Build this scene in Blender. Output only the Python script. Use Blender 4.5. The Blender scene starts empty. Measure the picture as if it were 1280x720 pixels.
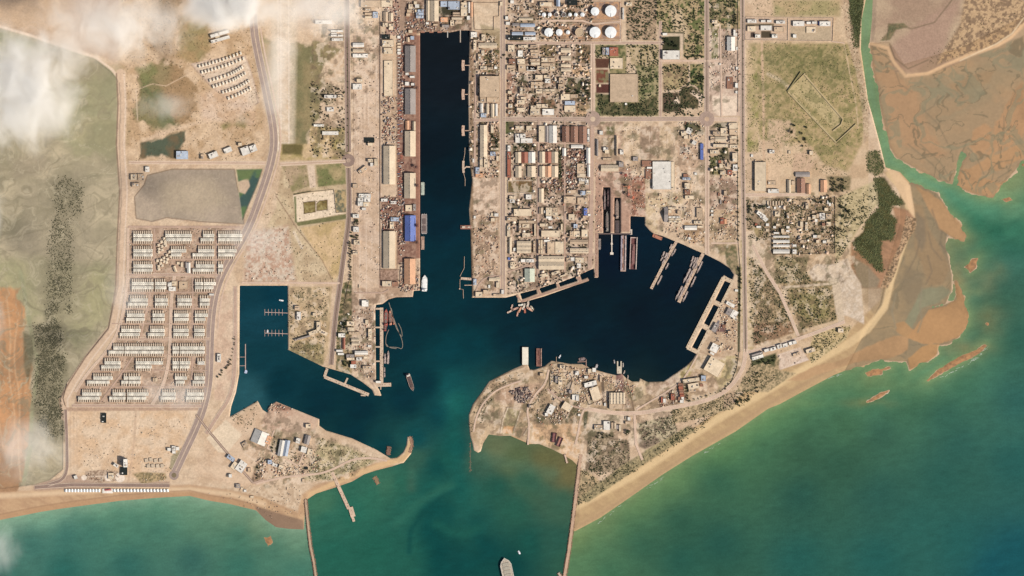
import bpy, math, random
import numpy as np
R = math.radians
random.seed(7)
# ------------------------------------------------------------------ scale, camera, light
S = 4.0                      # metres of ground per photo pixel (1280 wide)
G0 = 3.0                     # height of the made ground above the water
def P(x, y): return ((x - 640.0) * S, (360.0 - y) * S)
sc = bpy.context.scene
root_col = sc.collection
cam_d = bpy.data.cameras.new('camera'); cam = bpy.data.objects.new('camera', cam_d); root_col.objects.link(cam)
cam.location = (0, 0, 20003); cam.rotation_euler = (0, 0, 0)
cam_d.sensor_width = 36; cam_d.lens = 36 * 20000 / (1280 * S); cam_d.clip_start = 100; cam_d.clip_end = 400000
sc.camera = cam
SUN_EL, SUN_AZ = R(33), R(116)          # azimuth clockwise from north (+Y)
w = bpy.data.worlds.new('World'); sc.world = w; w.use_nodes = True
nt = w.node_tree; bg = nt.nodes['Background']
sky = nt.nodes.new('ShaderNodeTexSky'); sky.sky_type = 'NISHITA'; sky.sun_disc = False
sky.sun_elevation = SUN_EL; sky.sun_rotation = SUN_AZ; sky.dust_density = 2.5
nt.links.new(sky.outputs[0], bg.inputs[0]); bg.inputs[1].default_value = 0.07
sd_ = bpy.data.lights.new('sun', 'SUN'); sd_.energy = 4.2; sd_.angle = R(0.5); sd_.color = (1.0, 0.93, 0.82)
sun = bpy.data.objects.new('sun', sd_); root_col.objects.link(sun)
sun.rotation_euler = (math.pi / 2 - SUN_EL, 0, math.pi - SUN_AZ)
sun.location = (3000, -1500, 3000)
sc.view_settings.view_transform = 'Standard'; sc.view_settings.look = 'None'
sc.view_settings.exposure = 0.80; sc.view_settings.gamma = 1
sc.cycles.volume_bounces = 3; sc.cycles.volume_step_rate = 0.6; sc.cycles.max_bounces = 6; sc.cycles.transparent_max_bounces = 8
# ------------------------------------------------------------------ colour
GAIN = (1.62, 1.53, 1.34)    # how bright albedo 1 lies on flat ground in this light
def lin(c): return [(v / 255 / 12.92 if v <= 10.3 else ((v / 255 + 0.055) / 1.055) ** 2.4) for v in c]
def A(*c):
    if len(c) == 1: c = c[0]
    return tuple(min(0.92, v / g) for v, g in zip(lin(c), GAIN))
# ------------------------------------------------------------------ materials
def newmat(name):
    m = bpy.data.materials.new(name); m.use_nodes = True
    return m, m.node_tree, m.node_tree.nodes['Principled BSDF']
def noise_node(t, scale, detail=4, rough=0.6, vec=None):
    n = t.nodes.new('ShaderNodeTexNoise'); n.inputs['Scale'].default_value = scale
    n.inputs['Detail'].default_value = detail; n.inputs['Roughness'].default_value = rough
    if vec is not None: t.links.new(vec, n.inputs['Vector'])
    return n
def mulramp(t, fac, lo, hi, a=0.3, b=0.7):
    r = t.nodes.new('ShaderNodeMapRange'); r.inputs['From Min'].default_value = a; r.inputs['From Max'].default_value = b
    r.inputs['To Min'].default_value = lo; r.inputs['To Max'].default_value = hi; t.links.new(fac, r.inputs['Value'])
    return r.outputs[0]
def vmul(t, col, fac):
    v = t.nodes.new('ShaderNodeVectorMath'); v.operation = 'SCALE'
    t.links.new(col, v.inputs[0]); t.links.new(fac, v.inputs['Scale'])
    return v.outputs[0]
def worldpos(t):
    g = t.nodes.new('ShaderNodeNewGeometry'); return g.outputs['Position']
def attr_mat(name, rough, scales, amps, spec=0.2, bump=0, bscale=0.05):
    m, t, b = newmat(name); a = t.nodes.new('ShaderNodeAttribute'); a.attribute_name = 'tone'
    c = a.outputs['Color']; wp = worldpos(t)
    for s, k in zip(scales, amps):
        n = noise_node(t, s, 3, 0.65, wp); c = vmul(t, c, mulramp(t, n.outputs[0], 1 - k, 1 + k))
    t.links.new(c, b.inputs['Base Color']); b.inputs['Roughness'].default_value = rough
    b.inputs['Specular IOR Level'].default_value = spec
    if bump:
        n = noise_node(t, bscale, 5, 0.6, wp); bp = t.nodes.new('ShaderNodeBump'); bp.inputs['Strength'].default_value = bump
        bp.inputs['Distance'].default_value = 1.0; t.links.new(n.outputs[0], bp.inputs['Height']); t.links.new(bp.outputs[0], b.inputs['Normal'])
    return m
def objmat(name, rough=0.8, scale=0.08, amp=0.15, spec=0.2, metal=0, streak=None, scale2=None, amp2=0):
    m, t, b = newmat(name); o = t.nodes.new('ShaderNodeObjectInfo'); c = o.outputs['Color']
    wp = worldpos(t); n = noise_node(t, scale, 4, 0.6, wp); c = vmul(t, c, mulramp(t, n.outputs[0], 1 - amp, 1 + amp))
    if scale2: n = noise_node(t, scale2, 2, 0.6, wp); c = vmul(t, c, mulramp(t, n.outputs[0], 1 - amp2, 1 + amp2))
    if streak:
        tc = t.nodes.new('ShaderNodeTexCoord'); wv = t.nodes.new('ShaderNodeTexWave'); wv.bands_direction = streak[0]
        wv.inputs['Scale'].default_value = streak[1]; wv.inputs['Distortion'].default_value = 0.5
        t.links.new(tc.outputs['Object'], wv.inputs['Vector']); c = vmul(t, c, mulramp(t, wv.outputs['Fac'], 1 - streak[2], 1.03, 0, 1))
    t.links.new(c, b.inputs['Base Color']); b.inputs['Roughness'].default_value = rough
    b.inputs['Specular IOR Level'].default_value = spec; b.inputs['Metallic'].default_value = metal
    return m
M_WALL = objmat('plaster_wall', 0.9, 0.2, 0.15)
M_ROOF = objmat('flat_roof', 0.85, 0.05, 0.16, scale2=0.3, amp2=0.12)
M_METAL = objmat('sheet_metal_roof', 0.6, 0.03, 0.12, 0.3, 0, ('Y', 0.12, 0.10), 0.15, 0.08)
M_CONC = objmat('concrete', 0.9, 0.03, 0.14, scale2=0.25, amp2=0.12)
M_ROAD = objmat('road_surface', 0.9, 0.02, 0.12, scale2=0.2, amp2=0.12)
M_PAINT = objmat('painted_steel', 0.5, 0.15, 0.12, 0.4)
M_RUST = objmat('rusty_steel', 0.8, 0.12, 0.35, 0.2)
M_LEAF = objmat('foliage', 0.8, 0.25, 0.35)
M_BARK = objmat('bark', 0.9, 0.5, 0.2)
M_ROCK = objmat('rock_armour', 0.95, 0.15, 0.3)
M_PLAIN = objmat('clutter', 0.8, 0.1, 0.3)
# ------------------------------------------------------------------ mesh helpers
class MB:
    def __init__(s): s.v = []; s.f = []
    def add(s, vs, fs):
        o = len(s.v); s.v += [tuple(v) for v in vs]; s.f += [tuple(i + o for i in f) for f in fs]; return s
    def box(s, x0, y0, z0, x1, y1, z1):
        return s.add([(x0,y0,z0),(x1,y0,z0),(x1,y1,z0),(x0,y1,z0),(x0,y0,z1),(x1,y0,z1),(x1,y1,z1),(x0,y1,z1)],
            [(0,3,2,1),(4,5,6,7),(0,1,5,4),(1,2,6,5),(2,3,7,6),(3,0,4,7)])
    def rbox(s, cx, cy, z0, lx, ly, lz, a):
        c, n = math.cos(a), math.sin(a); q = [(-lx/2,-ly/2),(lx/2,-ly/2),(lx/2,ly/2),(-lx/2,ly/2)]
        q = [(cx+x*c-y*n, cy+x*n+y*c) for x, y in q]
        return s.add([(x,y,z0) for x,y in q]+[(x,y,z0+lz) for x,y in q], [(0,3,2,1),(4,5,6,7),(0,1,5,4),(1,2,6,5),(2,3,7,6),(3,0,4,7)])
    def prism(s, pts, z0, z1):        # pts counter-clockwise
        n = len(pts)
        if sum(pts[i][0]*pts[(i+1)%n][1]-pts[(i+1)%n][0]*pts[i][1] for i in range(n)) < 0: pts = pts[::-1]
        return s.add([(x,y,z0) for x,y in pts]+[(x,y,z1) for x,y in pts],
            [tuple(range(n))[::-1], tuple(range(n,2*n))]+[(i,(i+1)%n,n+(i+1)%n,n+i) for i in range(n)])
    def cyl(s, cx, cy, z0, r0, r1, z1, n=12, top=True):
        a = [2*math.pi*i/n for i in range(n)]
        return s.add([(cx+r0*math.cos(t),cy+r0*math.sin(t),z0) for t in a]+[(cx+r1*math.cos(t),cy+r1*math.sin(t),z1) for t in a],
            [tuple(range(n))[::-1]]+([tuple(range(n,2*n))] if top else [])+[(i,(i+1)%n,n+(i+1)%n,n+i) for i in range(n)])
    def ribbon(s, pts, w, z0, z1):    # closed slab along a polyline
        n = len(pts); L = []; Rr = []
        for i, (x, y) in enumerate(pts):
            a = pts[max(0,i-1)]; b = pts[min(n-1,i+1)]; dx, dy = b[0]-a[0], b[1]-a[1]; l = math.hypot(dx,dy) or 1
            ww = (w[i] if isinstance(w, (list,tuple)) else w)/2; nx, ny = -dy/l*ww, dx/l*ww
            L.append((x+nx,y+ny)); Rr.append((x-nx,y-ny))
        vs = [(x,y,z1) for x,y in L]+[(x,y,z1) for x,y in Rr]+[(x,y,z0) for x,y in L]+[(x,y,z0) for x,y in Rr]; f = []
        for i in range(n-1):
            f += [(i,n+i,n+i+1,i+1),(2*n+i,2*n+i+1,3*n+i+1,3*n+i),(i,i+1,2*n+i+1,2*n+i),(n+i,3*n+i,3*n+i+1,n+i+1)]
        f += [(0,2*n,3*n,n),(n-1,2*n-1,4*n-1,3*n-1)]
        return s.add(vs, f)
    def mesh(s, name, mat):
        me = bpy.data.meshes.new(name); me.from_pydata(s.v, [], s.f); me.materials.append(mat); return me
    def build(s, name, mat, col=(.5,.5,.5), parent=None, loc=None, rz=0, smooth=False):
        me = s.mesh(name, mat)
        if smooth: me.shade_smooth()
        return obj(name, me, col, parent, loc, rz)
def obj(name, me, col=(.5,.5,.5), parent=None, loc=None, rz=0):
    o = bpy.data.objects.new(name, me); root_col.objects.link(o); o.color = (*col, 1)
    if parent: o.parent = parent
    if loc: o.location = loc
    if rz: o.rotation_euler = (0, 0, rz)
    return o
def empty(name, loc, rz=0):
    o = bpy.data.objects.new(name, None); root_col.objects.link(o); o.location = loc; o.rotation_euler = (0,0,rz)
    o.empty_display_size = 5; return o
def tag(o, label=None, cat=None, group=None, kind=None):
    if label: o['label'] = label
    if cat: o['category'] = cat
    if group: o['group'] = group
    if kind: o['kind'] = kind
    return o
def copy_tree(o, parent=None):
    c = o.copy(); root_col.objects.link(c)
    if parent: c.parent = parent
    for ch in [k for k in o.children]: copy_tree(ch, c)
    return c
ONES = 'first second third fourth fifth sixth seventh eighth ninth tenth eleventh twelfth thirteenth fourteenth fifteenth sixteenth seventeenth eighteenth nineteenth'.split()
TENS = {2:'twenty',3:'thirty',4:'forty',5:'fifty',6:'sixty',7:'seventy',8:'eighty',9:'ninety'}
def ordn(n):
    if n < 20: return ONES[n-1]
    if n % 10 == 0: return TENS[n//10][:-1]+'ieth'
    return TENS[n//10]+'-'+ONES[n%10-1]
# ------------------------------------------------------------------ terrain raster
far = np.array([100, 200, 500, 1500, 5000, 20000.0])
xs = np.concatenate([(-60 - far)[::-1], np.arange(-60, 1341, 1.0), 1340 + far])
ys = np.concatenate([(-60 - far)[::-1], np.arange(-60, 781, 1.0), 780 + far])
GX, GY = np.meshgrid(xs, ys)
NY, NX = GX.shape
def _h(i, j, s):
    n = (i.astype(np.int64) * 374761393 + j.astype(np.int64) * 668265263 + s * 1274126177) & 0x7fffffff
    n = ((n ^ (n >> 13)) * 1274126177) & 0x7fffffff
    n = n ^ (n >> 16); return (n & 0xffff) / 65535.0
def vn(x, y, s):
    xi = np.floor(x); yi = np.floor(y); fx = x - xi; fy = y - yi; fx = fx*fx*(3-2*fx); fy = fy*fy*(3-2*fy)
    xi = xi.astype(np.int64); yi = yi.astype(np.int64)
    a = _h(xi, yi, s)*(1-fx)+_h(xi+1, yi, s)*fx; b = _h(xi, yi+1, s)*(1-fx)+_h(xi+1, yi+1, s)*fx
    return a*(1-fy)+b*fy
def fbm(scale, seed, octv=4, X=None, Y=None, stretch=1.0, ang=0, rough=0.55):
    X = GX if X is None else X; Y = GY if Y is None else Y
    c, n = math.cos(ang), math.sin(ang); u = (X*c+Y*n)/scale/stretch; v = (-X*n+Y*c)/scale
    t = 0; k = 1; tot = 0
    for i in range(octv): t = t + k*vn(u*2**i+i*17.3, v*2**i+i*9.1, seed+i*31); tot += k; k *= rough
    return t/tot
def sdf(poly, pad=8, X=None, Y=None):
    """signed distance (px, inside positive) on the part of the grid near the polygon"""
    p = np.array(poly, float); x0, y0 = p.min(0)-pad; x1, y1 = p.max(0)+pad
    i0, i1 = np.searchsorted(xs, [x0, x1]); j0, j1 = np.searchsorted(ys, [y0, y1]); sl = (slice(j0, j1), slice(i0, i1))
    X = GX[sl]; Y = GY[sl]; ins = np.zeros(X.shape, bool); d2 = np.full(X.shape, 1e12)
    n = len(p); lx = xs[i0:i1]; ly = ys[j0:j1]
    for k in range(n):
        ax, ay = p[k]; bx, by = p[(k+1) % n]
        if ay != by:
            c = ((ay > Y) != (by > Y)) & (X < (bx-ax)*(Y-ay)/(by-ay)+ax); ins ^= c
        a0, a1 = np.searchsorted(lx, [min(ax,bx)-pad-1, max(ax,bx)+pad+1]); b0, b1 = np.searchsorted(ly, [min(ay,by)-pad-1, max(ay,by)+pad+1])
        if a1 <= a0 or b1 <= b0: continue
        q = (slice(b0, b1), slice(a0, a1)); dx, dy = bx-ax, by-ay; L = dx*dx+dy*dy or 1e-9
        t = np.clip(((X[q]-ax)*dx+(Y[q]-ay)*dy)/L, 0, 1); e = (X[q]-ax-t*dx)**2+(Y[q]-ay-t*dy)**2
        d2[q] = np.minimum(d2[q], e)
    d = np.minimum(np.sqrt(d2), pad+1)
    return sl, np.where(ins, d, -d)
def ldist(pts, pad):
    p = np.array(pts, float); x0, y0 = p.min(0)-pad; x1, y1 = p.max(0)+pad
    i0, i1 = np.searchsorted(xs, [x0, x1]); j0, j1 = np.searchsorted(ys, [y0, y1]); sl = (slice(j0, j1), slice(i0, i1))
    X = GX[sl]; Y = GY[sl]; d2 = np.full(X.shape, 1e9)
    for (ax, ay), (bx, by) in zip(pts[:-1], pts[1:]):
        dx, dy = bx-ax, by-ay; L = dx*dx+dy*dy or 1e-9; t = np.clip(((X-ax)*dx+(Y-ay)*dy)/L, 0, 1)
        d2 = np.minimum(d2, (X-ax-t*dx)**2+(Y-ay-t*dy)**2)
    return sl, np.sqrt(d2)
COL = np.zeros((NY, NX, 3)); CLS = np.zeros((NY, NX), np.int8)
NF = fbm(3, 5, 3); NM = fbm(12, 11, 4); NL = fbm(60, 23, 4); NS = fbm(5, 41, 4, stretch=3, ang=0.5); NV = fbm(1.6, 77, 2)
def paint(poly, c, f=1.2, a=1.0, c2=None, nz=None, lo=0.35, hi=0.65, cls=None, jag=0):
    sl, d = sdf(poly, max(8, f+6))
    if jag: d = d+(NM[sl]-0.5)*2*jag
    al = np.clip(d/f+0.5, 0, 1)*a; col = np.array(lin(c))*np.ones(al.shape+(3,))
    if c2 is not None:
        t = np.clip(((NM if nz is None else nz)[sl]-lo)/(hi-lo), 0, 1)[..., None]; col = col*(1-t)+np.array(lin(c2))*t
    COL[sl] = COL[sl]*(1-al[..., None])+col*al[..., None]
    if cls is not None: CLS[sl][d > 0] = cls
def pline(pts, wd, c, f=1.0, a=1.0, cls=None):
    sl, d = ldist(pts, wd/2+f+2); al = (np.clip((wd/2-d)/f+0.5, 0, 1)*a)[..., None]
    COL[sl] = COL[sl]*(1-al)+np.array(lin(c))*al
    if cls is not None: CLS[sl][d < wd/2] = cls
def zoomed(ox, oy, s, txt):     # "x,y x,y ..." read off an enlargement
    return [(ox+float(a)/s, oy+float(b)/s) for a, b in (q.split(',') for q in txt.split())]
B = 21000
LAND = [(-B,655),(-60,652),(0,650),(20,646),(50,640),(75,636),(112,631),(150,626),(200,622),(237,620),(262,626),(287,630),(320,638),(332,650),(345,659),(360,661),
 (380,662),(381,640),(383,625),(395,617),(420,609),(440,602),(455,593),(470,588),(490,583),(505,578),(514,567),(516,556),(513,545),(509,546),(508,556),(504,565),
 (496,572),(488,573),(470,562),(440,548),(407,538),(399,532),(399,524),(367,511),(345,502),(337,507),(334,516),(328,512),(322,501),(287,521),(289,508),(295,490),
 (299,467),(299.5,357),(359.5,357),(360,437),(403,458),(438,468),(452,477),(465,487),(468,494),(477,495),(474,487),(470,481),(469,386),(470,381),(478,380),(486,374),(495,371.5),
 (516,371),(517,363.5),(525,363),(525,40),(545,39.5),(562,40.5),(575,38),(587,38),(586,80),(585,120),(586.5,200),(590,225),(586,262),(588,290),(590,372),(632,372),
 (646,368.5),(647,378),(655,377.5),(680,370.5),(715,358),(736,351),(734.5,347),(727,350),(725,343),(742,335.5),(743,347),(748,347),(748,292),(754,292),(754,234),
 (762.5,234),(762.5,292),(768,292),(768,247),(775.5,247),(775.5,292),(788,292),(788,270),(806,271),(806,281),(812,288),(817,292),(828,295),(840,300),(855,306),(870,313),(880,317),
 (900,327),(912,335),(917,343),(915,350),(905,344),(902,346),(896,360),(857,434.5),(868,441),(871,441),(866,449),(857,458),(845,466),(835,473),(829,477),(810,477.5),
 (806,476),(800,473),(798,477),(790,477),(782,472),(777,467),(770,469),(757,466),(747,463),(740,462),(734,458),(727,455),(712,455),(702,453),(689,451),(680,458),
 (667,462.5),(662,462),(660,456),(654,456),(642,461),(624,470),(611,477),(602,490),(591,505),(586,518),(586,530),(587.5,544),(590.6,555),(592,562.5),(597.5,566),
 (601,564),(604,554),(611,543),(626,545),(637.5,544.5),(650,550),(662,555),(674,555),(689,561),(705,569),(716,576),(722,582),(718,610),(716,640),(714,664),(719,664),
 (750,647.5),(790,620),(827,594),(865,570),(890,556),(920,539),(960,511),(975,505),(1010,486),(1042,469),(1072,457),(1085,414),(1110,385),(1120,367),(1120,355),
 (1130,320),(1145,280),(1144,262),(1139,230),(1125,215),(1107,209),(1100,180),(1092,150),(1085,125),(1079,82),(1076,62),(1077,25),(1082,0),(1084,-60),(1084,-B),(-B,-B)]
NE = [(1091,-B),(1091,0),(1090,25),(1087,54),(1110,60),(1117,77),(1132,96),(1160,94),(1185,82),(1210,72),(1247,60),(1265,50),(1280,33),(1340,0),(B,-400),(B,-B)]
HOLES = [zoomed(620,310,8,t) for t in ('240,455 400,415 410,455 260,515','430,405 595,350 605,395 455,450','625,350 795,285 812,330 640,385')] + \
 [[(906,351),(913,354),(901,378),(894,375)],[(892,380.6),(899,384),(887,408),(880,404)],[(877.5,410),(884,414),(872,437),(865,434)]]
FL1 = [(1087,54),(1091,84),(1097,120),(1107,162),(1110,180),(1120,197),(1147,212),(1172,225),(1191,231),(1197,205),(1203,192),(1206,195),(1199,212),(1195,233),(1222,244),(1242,249),
 (1246,240),(1258,226),(1270,212),(1290,190),(1340,170),(B,100),(B,-B),(1340,-60),(1280,20),(1200,60),(1130,80),(1112,52)]
FL2 = [(1139,226),(1172,242),(1185,262),(1200,280),(1209,295),(1205,303),(1195,300),(1184,293),(1182,305),(1186,325),(1190,345),(1190,362),(1182,380),(1166,384),(1178,382),(1192,376),
 (1196,368),(1192,350),(1198,350),(1204,362),(1206,380),(1211,390),(1210,407),(1200,420),(1187,430),(1172,432),(1172,442),(1160,452),(1137,462),(1133,452),(1122,452),(1100,450),
 (1067,461),(1055,465),(1100,380),(1110,330),(1125,280),(1125,240)]
ISL = [[(1206,334),(1215,324),(1223,322),(1220,335),(1213,341)],[(1252,249),(1262,246),(1266,250),(1258,253)],zoomed(960,360,4,'790,465 860,400 950,345 1040,310 1085,280 1097,288 1050,335 950,385 860,432 800,468'),
 zoomed(960,360,4,'487,425 520,408 570,402 610,393 612,402 575,415 570,432 500,445'),zoomed(960,360,4,'1085,180 1100,168 1116,182 1100,194'),zoomed(960,360,4,'490,570 560,525 605,512 600,524 540,560 495,575'),
 [(1275,205),(1290,200),(1290,210),(1278,208)],[(330,672),(338,670),(341,678),(335,683)]]
PAD = 40
Z = np.full((NY, NX), -3.0)
BEACH = [(-B,600),(-60,612),(0,615),(100,611),(237,606),(285,612),(330,622),(372,640),(378,618),(395,606),(440,590),(470,578),(520,585),(480,610),(400,640),(380,690),(200,680),(-B,720)]
BEACH2 = [(719,620),(760,600),(860,540),(960,470),(1050,425),(1100,375),(1105,340),(1120,300),(1130,240),(1105,215),(1160,215),(1170,300),(1130,400),(1070,480),(960,530),(860,600),(715,680)]
BEACH3 = [(608,536),(640,538),(680,552),(720,570),(722,600),(640,570),(604,556)]
SLP = np.full((NY, NX), 0.9)
for b_ in (BEACH, BEACH2, BEACH3): sl, d = sdf(b_, 8); SLP[sl] = np.where(d > -4, 0.09, SLP[sl])
def raise_to(poly, hgt, slope=None, pad=PAD):
    sl, d = sdf(poly, pad); s_ = SLP[sl] if slope is None else slope
    Z[sl] = np.maximum(Z[sl], np.clip(d*S*s_, -3, hgt))
raise_to(LAND, G0); raise_to(NE, G0, 0.15)
for h_ in HOLES: sl, d = sdf(h_, 8); Z[sl] = np.minimum(Z[sl], np.clip(-d*S*1.2, -3, G0))
for p_ in (FL1, FL2, *ISL): 
    sl, d = sdf(p_, 12); d = d+(NF[sl]-0.5)*2.2+(NM[sl]-.5)*(9 if p_ in (FL1, FL2) else 3); Z[sl] = np.maximum(Z[sl], np.clip(d*S*0.06, -1.5, 0.9)+(NM[sl]-.5)*0.1)
# distance to any land, for the shallows
DL = np.full((NY, NX), -41.0)
for p_ in (LAND, NE, FL1, FL2, *ISL[:4]): sl, d = sdf(p_, 40); DL[sl] = np.maximum(DL[sl], d)
# ------------------------------------------------------------------ ground colours
def px0(t): return [tuple(map(float, q.split(','))) for q in t.split()]
def smooth0(p):
    for _ in range(2):
        q = [p[0]]
        for a, b in zip(p[:-1], p[1:]): q += [(a[0]*.75+b[0]*.25, a[1]*.75+b[1]*.25), (a[0]*.25+b[0]*.75, a[1]*.25+b[1]*.75)]
        p = q+[p[-1]]
    return p
def Zm(ox, oy, s, *t): return [zoomed(ox, oy, s, q) for q in t]
t_ = np.clip((NM-0.35)/0.3, 0, 1)[..., None]; COL[:] = np.array(lin((216,186,150)))*(1-t_)+np.array(lin((202,170,134)))*t_
# north-west: scrub, flats and ponds
paint([(-B,-B),(150,-B),(150,80),(80,55),(0,33),(-B,20)], (205,172,136), 4, 1, (178,146,116), NL, .35, .6)
paint([(150,-B),(330,-B),(330,200),(150,200)], (214,182,144), 8, 1, (190,156,116), NM)
paint([(172,95),(205,75),(240,95),(245,120),(240,150),(215,160),(175,150)], (142,124,84), 5, .92, (160,128,90), NL, .4, .6, jag=14)
paint([(175,100),(190,98),(200,110),(215,135),(225,158),(205,165),(176,150)], (100,106,68), 7, .85, (134,122,82), NM, .4, .65, jag=12)
paint([(228,20),(246,14),(262,22),(262,60),(250,85),(225,70),(222,50)], (148,130,84), 6, .9, (168,138,94), NM, jag=10)
paint(zoomed(0,0,4,'680,345 760,310 790,360 720,430'), (124,122,76), 5, .8, jag=3)
paint(zoomed(220,80,8,'450,620 600,500 700,470 740,520 690,640 560,600 470,660'), (118,118,72), 4, .9, (150,130,84), NM, jag=3)
paint([(176,178),(200,172),(232,163),(232,176),(218,196),(176,196)], (64,78,56), 3, .95, (108,88,58), NM, .4, .7, cls=5, jag=5)
paint([(322,40),(348,55),(349,190),(340,190),(338,120)], (150,134,90), 5, .9, (178,150,108), NM, jag=6)
paint([(362,52),(404,56),(426,62),(410,76),(402,90),(398,120),(402,148),(388,160),(386,190),(362,192)], (120,112,74), 4, .95, (146,128,88), NM, jag=8)
paint([(340,0),(372,0),(368,190),(340,190)], (222,200,168), 5, .6)
paint([(346,-200),(362,-200),(362,188),(347,188)], (222,198,166), 2, 1, (208,178,142), NS)
for x in (347.5, 351, 361): pline([(x,0),(x+.3,186)], 1.0, (236,216,190), 1, .8)
EST = zoomed(220,0,8,'160,640 400,590 690,560 740,690 800,900 830,1020 760,1070 620,1060 480,960 360,860 250,740')
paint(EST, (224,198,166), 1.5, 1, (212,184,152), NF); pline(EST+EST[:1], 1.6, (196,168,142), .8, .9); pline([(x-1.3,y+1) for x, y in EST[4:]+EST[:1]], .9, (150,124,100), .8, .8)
for t in ('250,680 420,640 560,600 660,560','300,800 500,730 700,620','420,900 600,850 760,780'): pline(zoomed(220,0,8,t), 1, (170,144,122), .8, .7)
pline(zoomed(0,0,4,'680,450 760,420 830,430 980,350'), 1, (214,184,148), 1, .8); pline(zoomed(0,0,4,'720,700 860,650 1000,610 1160,590 1270,530'), 4, (218,186,150), 3, .8)
pline([(170,112),(172,150)], 1, (222,194,162), 1, .8); paint(zoomed(0,0,4,'1000,480 1100,430 1270,520 1270,620 1000,600'), (220,190,160), 6, .7, (206,170,134), NM, jag=6)
# western lagoon
WX1 = GX+(fbm(40, 701, 3)-.5)*70; WY1 = GY+(fbm(40, 702, 3)-.5)*70
NW = fbm(34, 703, 5, WX1, WY1, stretch=2.2, ang=.6); NW2 = fbm(26, 704, 5, WX1, WY1, stretch=3, ang=-.3)
def creeks(poly, scale, seed, c=(122,108,80), wd=.014, a=.75):
    sl, d = sdf(poly, 8); r_ = np.abs(fbm(scale, seed, 4, WX1[sl], WY1[sl])-.5); wv = wd*(.6+1.2*NM[sl])
    al = (np.clip((wv-r_)/.008+.5, 0, 1)*np.clip(d/4, 0, 1)*a)[..., None]; COL[sl] = COL[sl]*(1-al)+np.array(lin(c))*al
LAG = [(-B,-B),(-B,30),(0,35),(40,46),(82,60),(118,72),(140,86),(149,100),(151,130),(149,180),(152,240),(149,300),(147,360),(135,412),(105,447),(84,478),(75,498),(79,520),(79,586),(62,600),(42,606),(-60,618),(-B,620)]
LAG[0] = (-B, 30)
paint(LAG, (184,170,140), 1.5, 1, (154,144,116), NW2, .36, .62, cls=4)
sl, d = sdf(LAG, 8); Z[sl] = np.where(d > 0, 1.2, Z[sl])
paint([(-B,35),(0,38),(70,62),(30,75),(-B,70)], (120,124,84), 6, .9, (150,148,100), NM)
paint([(60,110),(150,90),(150,200),(90,190),(60,160)], (164,156,116), 18, .6, (150,150,112), NW, jag=12)
paint([(0,320),(140,330),(135,400),(95,440),(60,400),(-20,420)], (172,166,122), 16, .7, (156,154,114), NW, jag=10)
paint([(20,230),(110,210),(120,300),(100,400),(60,420),(30,330)], (156,144,120), 18, .5, jag=12)
paint([(10,200),(60,190),(60,215),(20,225)], (152,138,116), 10, .5, jag=6)
paint([(-B,355),(22,362),(30,392),(30,420),(38,455),(40,500),(36,560),(30,590),(20,615),(-B,620)], (200,148,102), 4, .95, (166,126,90), NW, .38, .62, jag=9)
pline([(26,340),(32,375),(40,420),(47,450),(46,475),(40,510),(38,560),(30,600)], 5, (160,158,122), 2, .9)
paint([(29,415),(40,420),(43,440),(35,480),(30,460)], (96,92,66), 3, .8)
for t in ('8,370 14,420 10,470 20,520 14,580','22,400 16,450 26,500 22,560 26,600','-20,400 0,440 -6,500 4,560'): pline(smooth0(px0(t)), 1.6, (222,182,140), 2, .6)
for t in ('0,380 6,430 2,480','30,470 26,520 30,570'): pline(smooth0(px0(t)), 2.4, (150,116,84), 3, .5)
paint([(44,408),(74,406),(84,430),(82,470),(78,500),(80,548),(58,556),(44,530),(44,470)], (116,108,80), 8, .6, (140,132,102), NF, .4, .6, jag=8)
MANG = [[(66,228),(86,222),(102,232),(102,262),(90,276),(89,390),(59,390),(60,320),(66,276)], [(58,388),(76,388),(70,440),(56,430)], [(40,405),(76,408),(80,450),(76,500),(79,545),(60,545),(42,520),(44,470),(46,440)]]
for q in MANG: paint(q, (134,126,100), 14, .55, (118,110,84), NF, jag=12)
for pts in ([(5,300),(60,285),(150,240)],[(0,210),(40,216),(90,205)],[(90,300),(130,270),(150,245)],[(100,350),(120,310),(150,280)],[(20,480),(-30,470)]): pline(pts, 1.2, (140,128,102), 1.5, .5)
pline([(-60,28),(0,33),(40,45),(80,59),(120,72),(140,87),(150,100)], 3.2, (226,198,166), 1.2, 1, cls=0)
sl, d = ldist([(-60,28),(0,33),(40,45),(80,59),(120,72),(140,87),(150,100)], 8); Z[sl] = np.where(d < 3, G0+.6, Z[sl])
DIKE = [(151,92),(153,130),(151,180),(155,240),(152,300),(150,360),(141,410),(112,447),(92,478),(80,500),(82,520)]
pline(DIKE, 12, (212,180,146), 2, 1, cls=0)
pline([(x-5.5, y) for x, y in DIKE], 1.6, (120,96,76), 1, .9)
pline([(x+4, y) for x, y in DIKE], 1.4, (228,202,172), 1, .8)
creeks(LAG, 44, 831, (140,130,104), .016, .5); creeks(LAG, 24, 832, (196,184,154), .014, .4); creeks(LAG, 14, 833, (146,136,110), .02, .3)
sl, d = sdf(LAG, 8); q_ = fbm(7, 834, 4, WX1[sl], WY1[sl], stretch=2.5, ang=-.4); COL[sl] *= (1+np.where(d > 0, (q_-.5)*.35, 0))[..., None]
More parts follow.
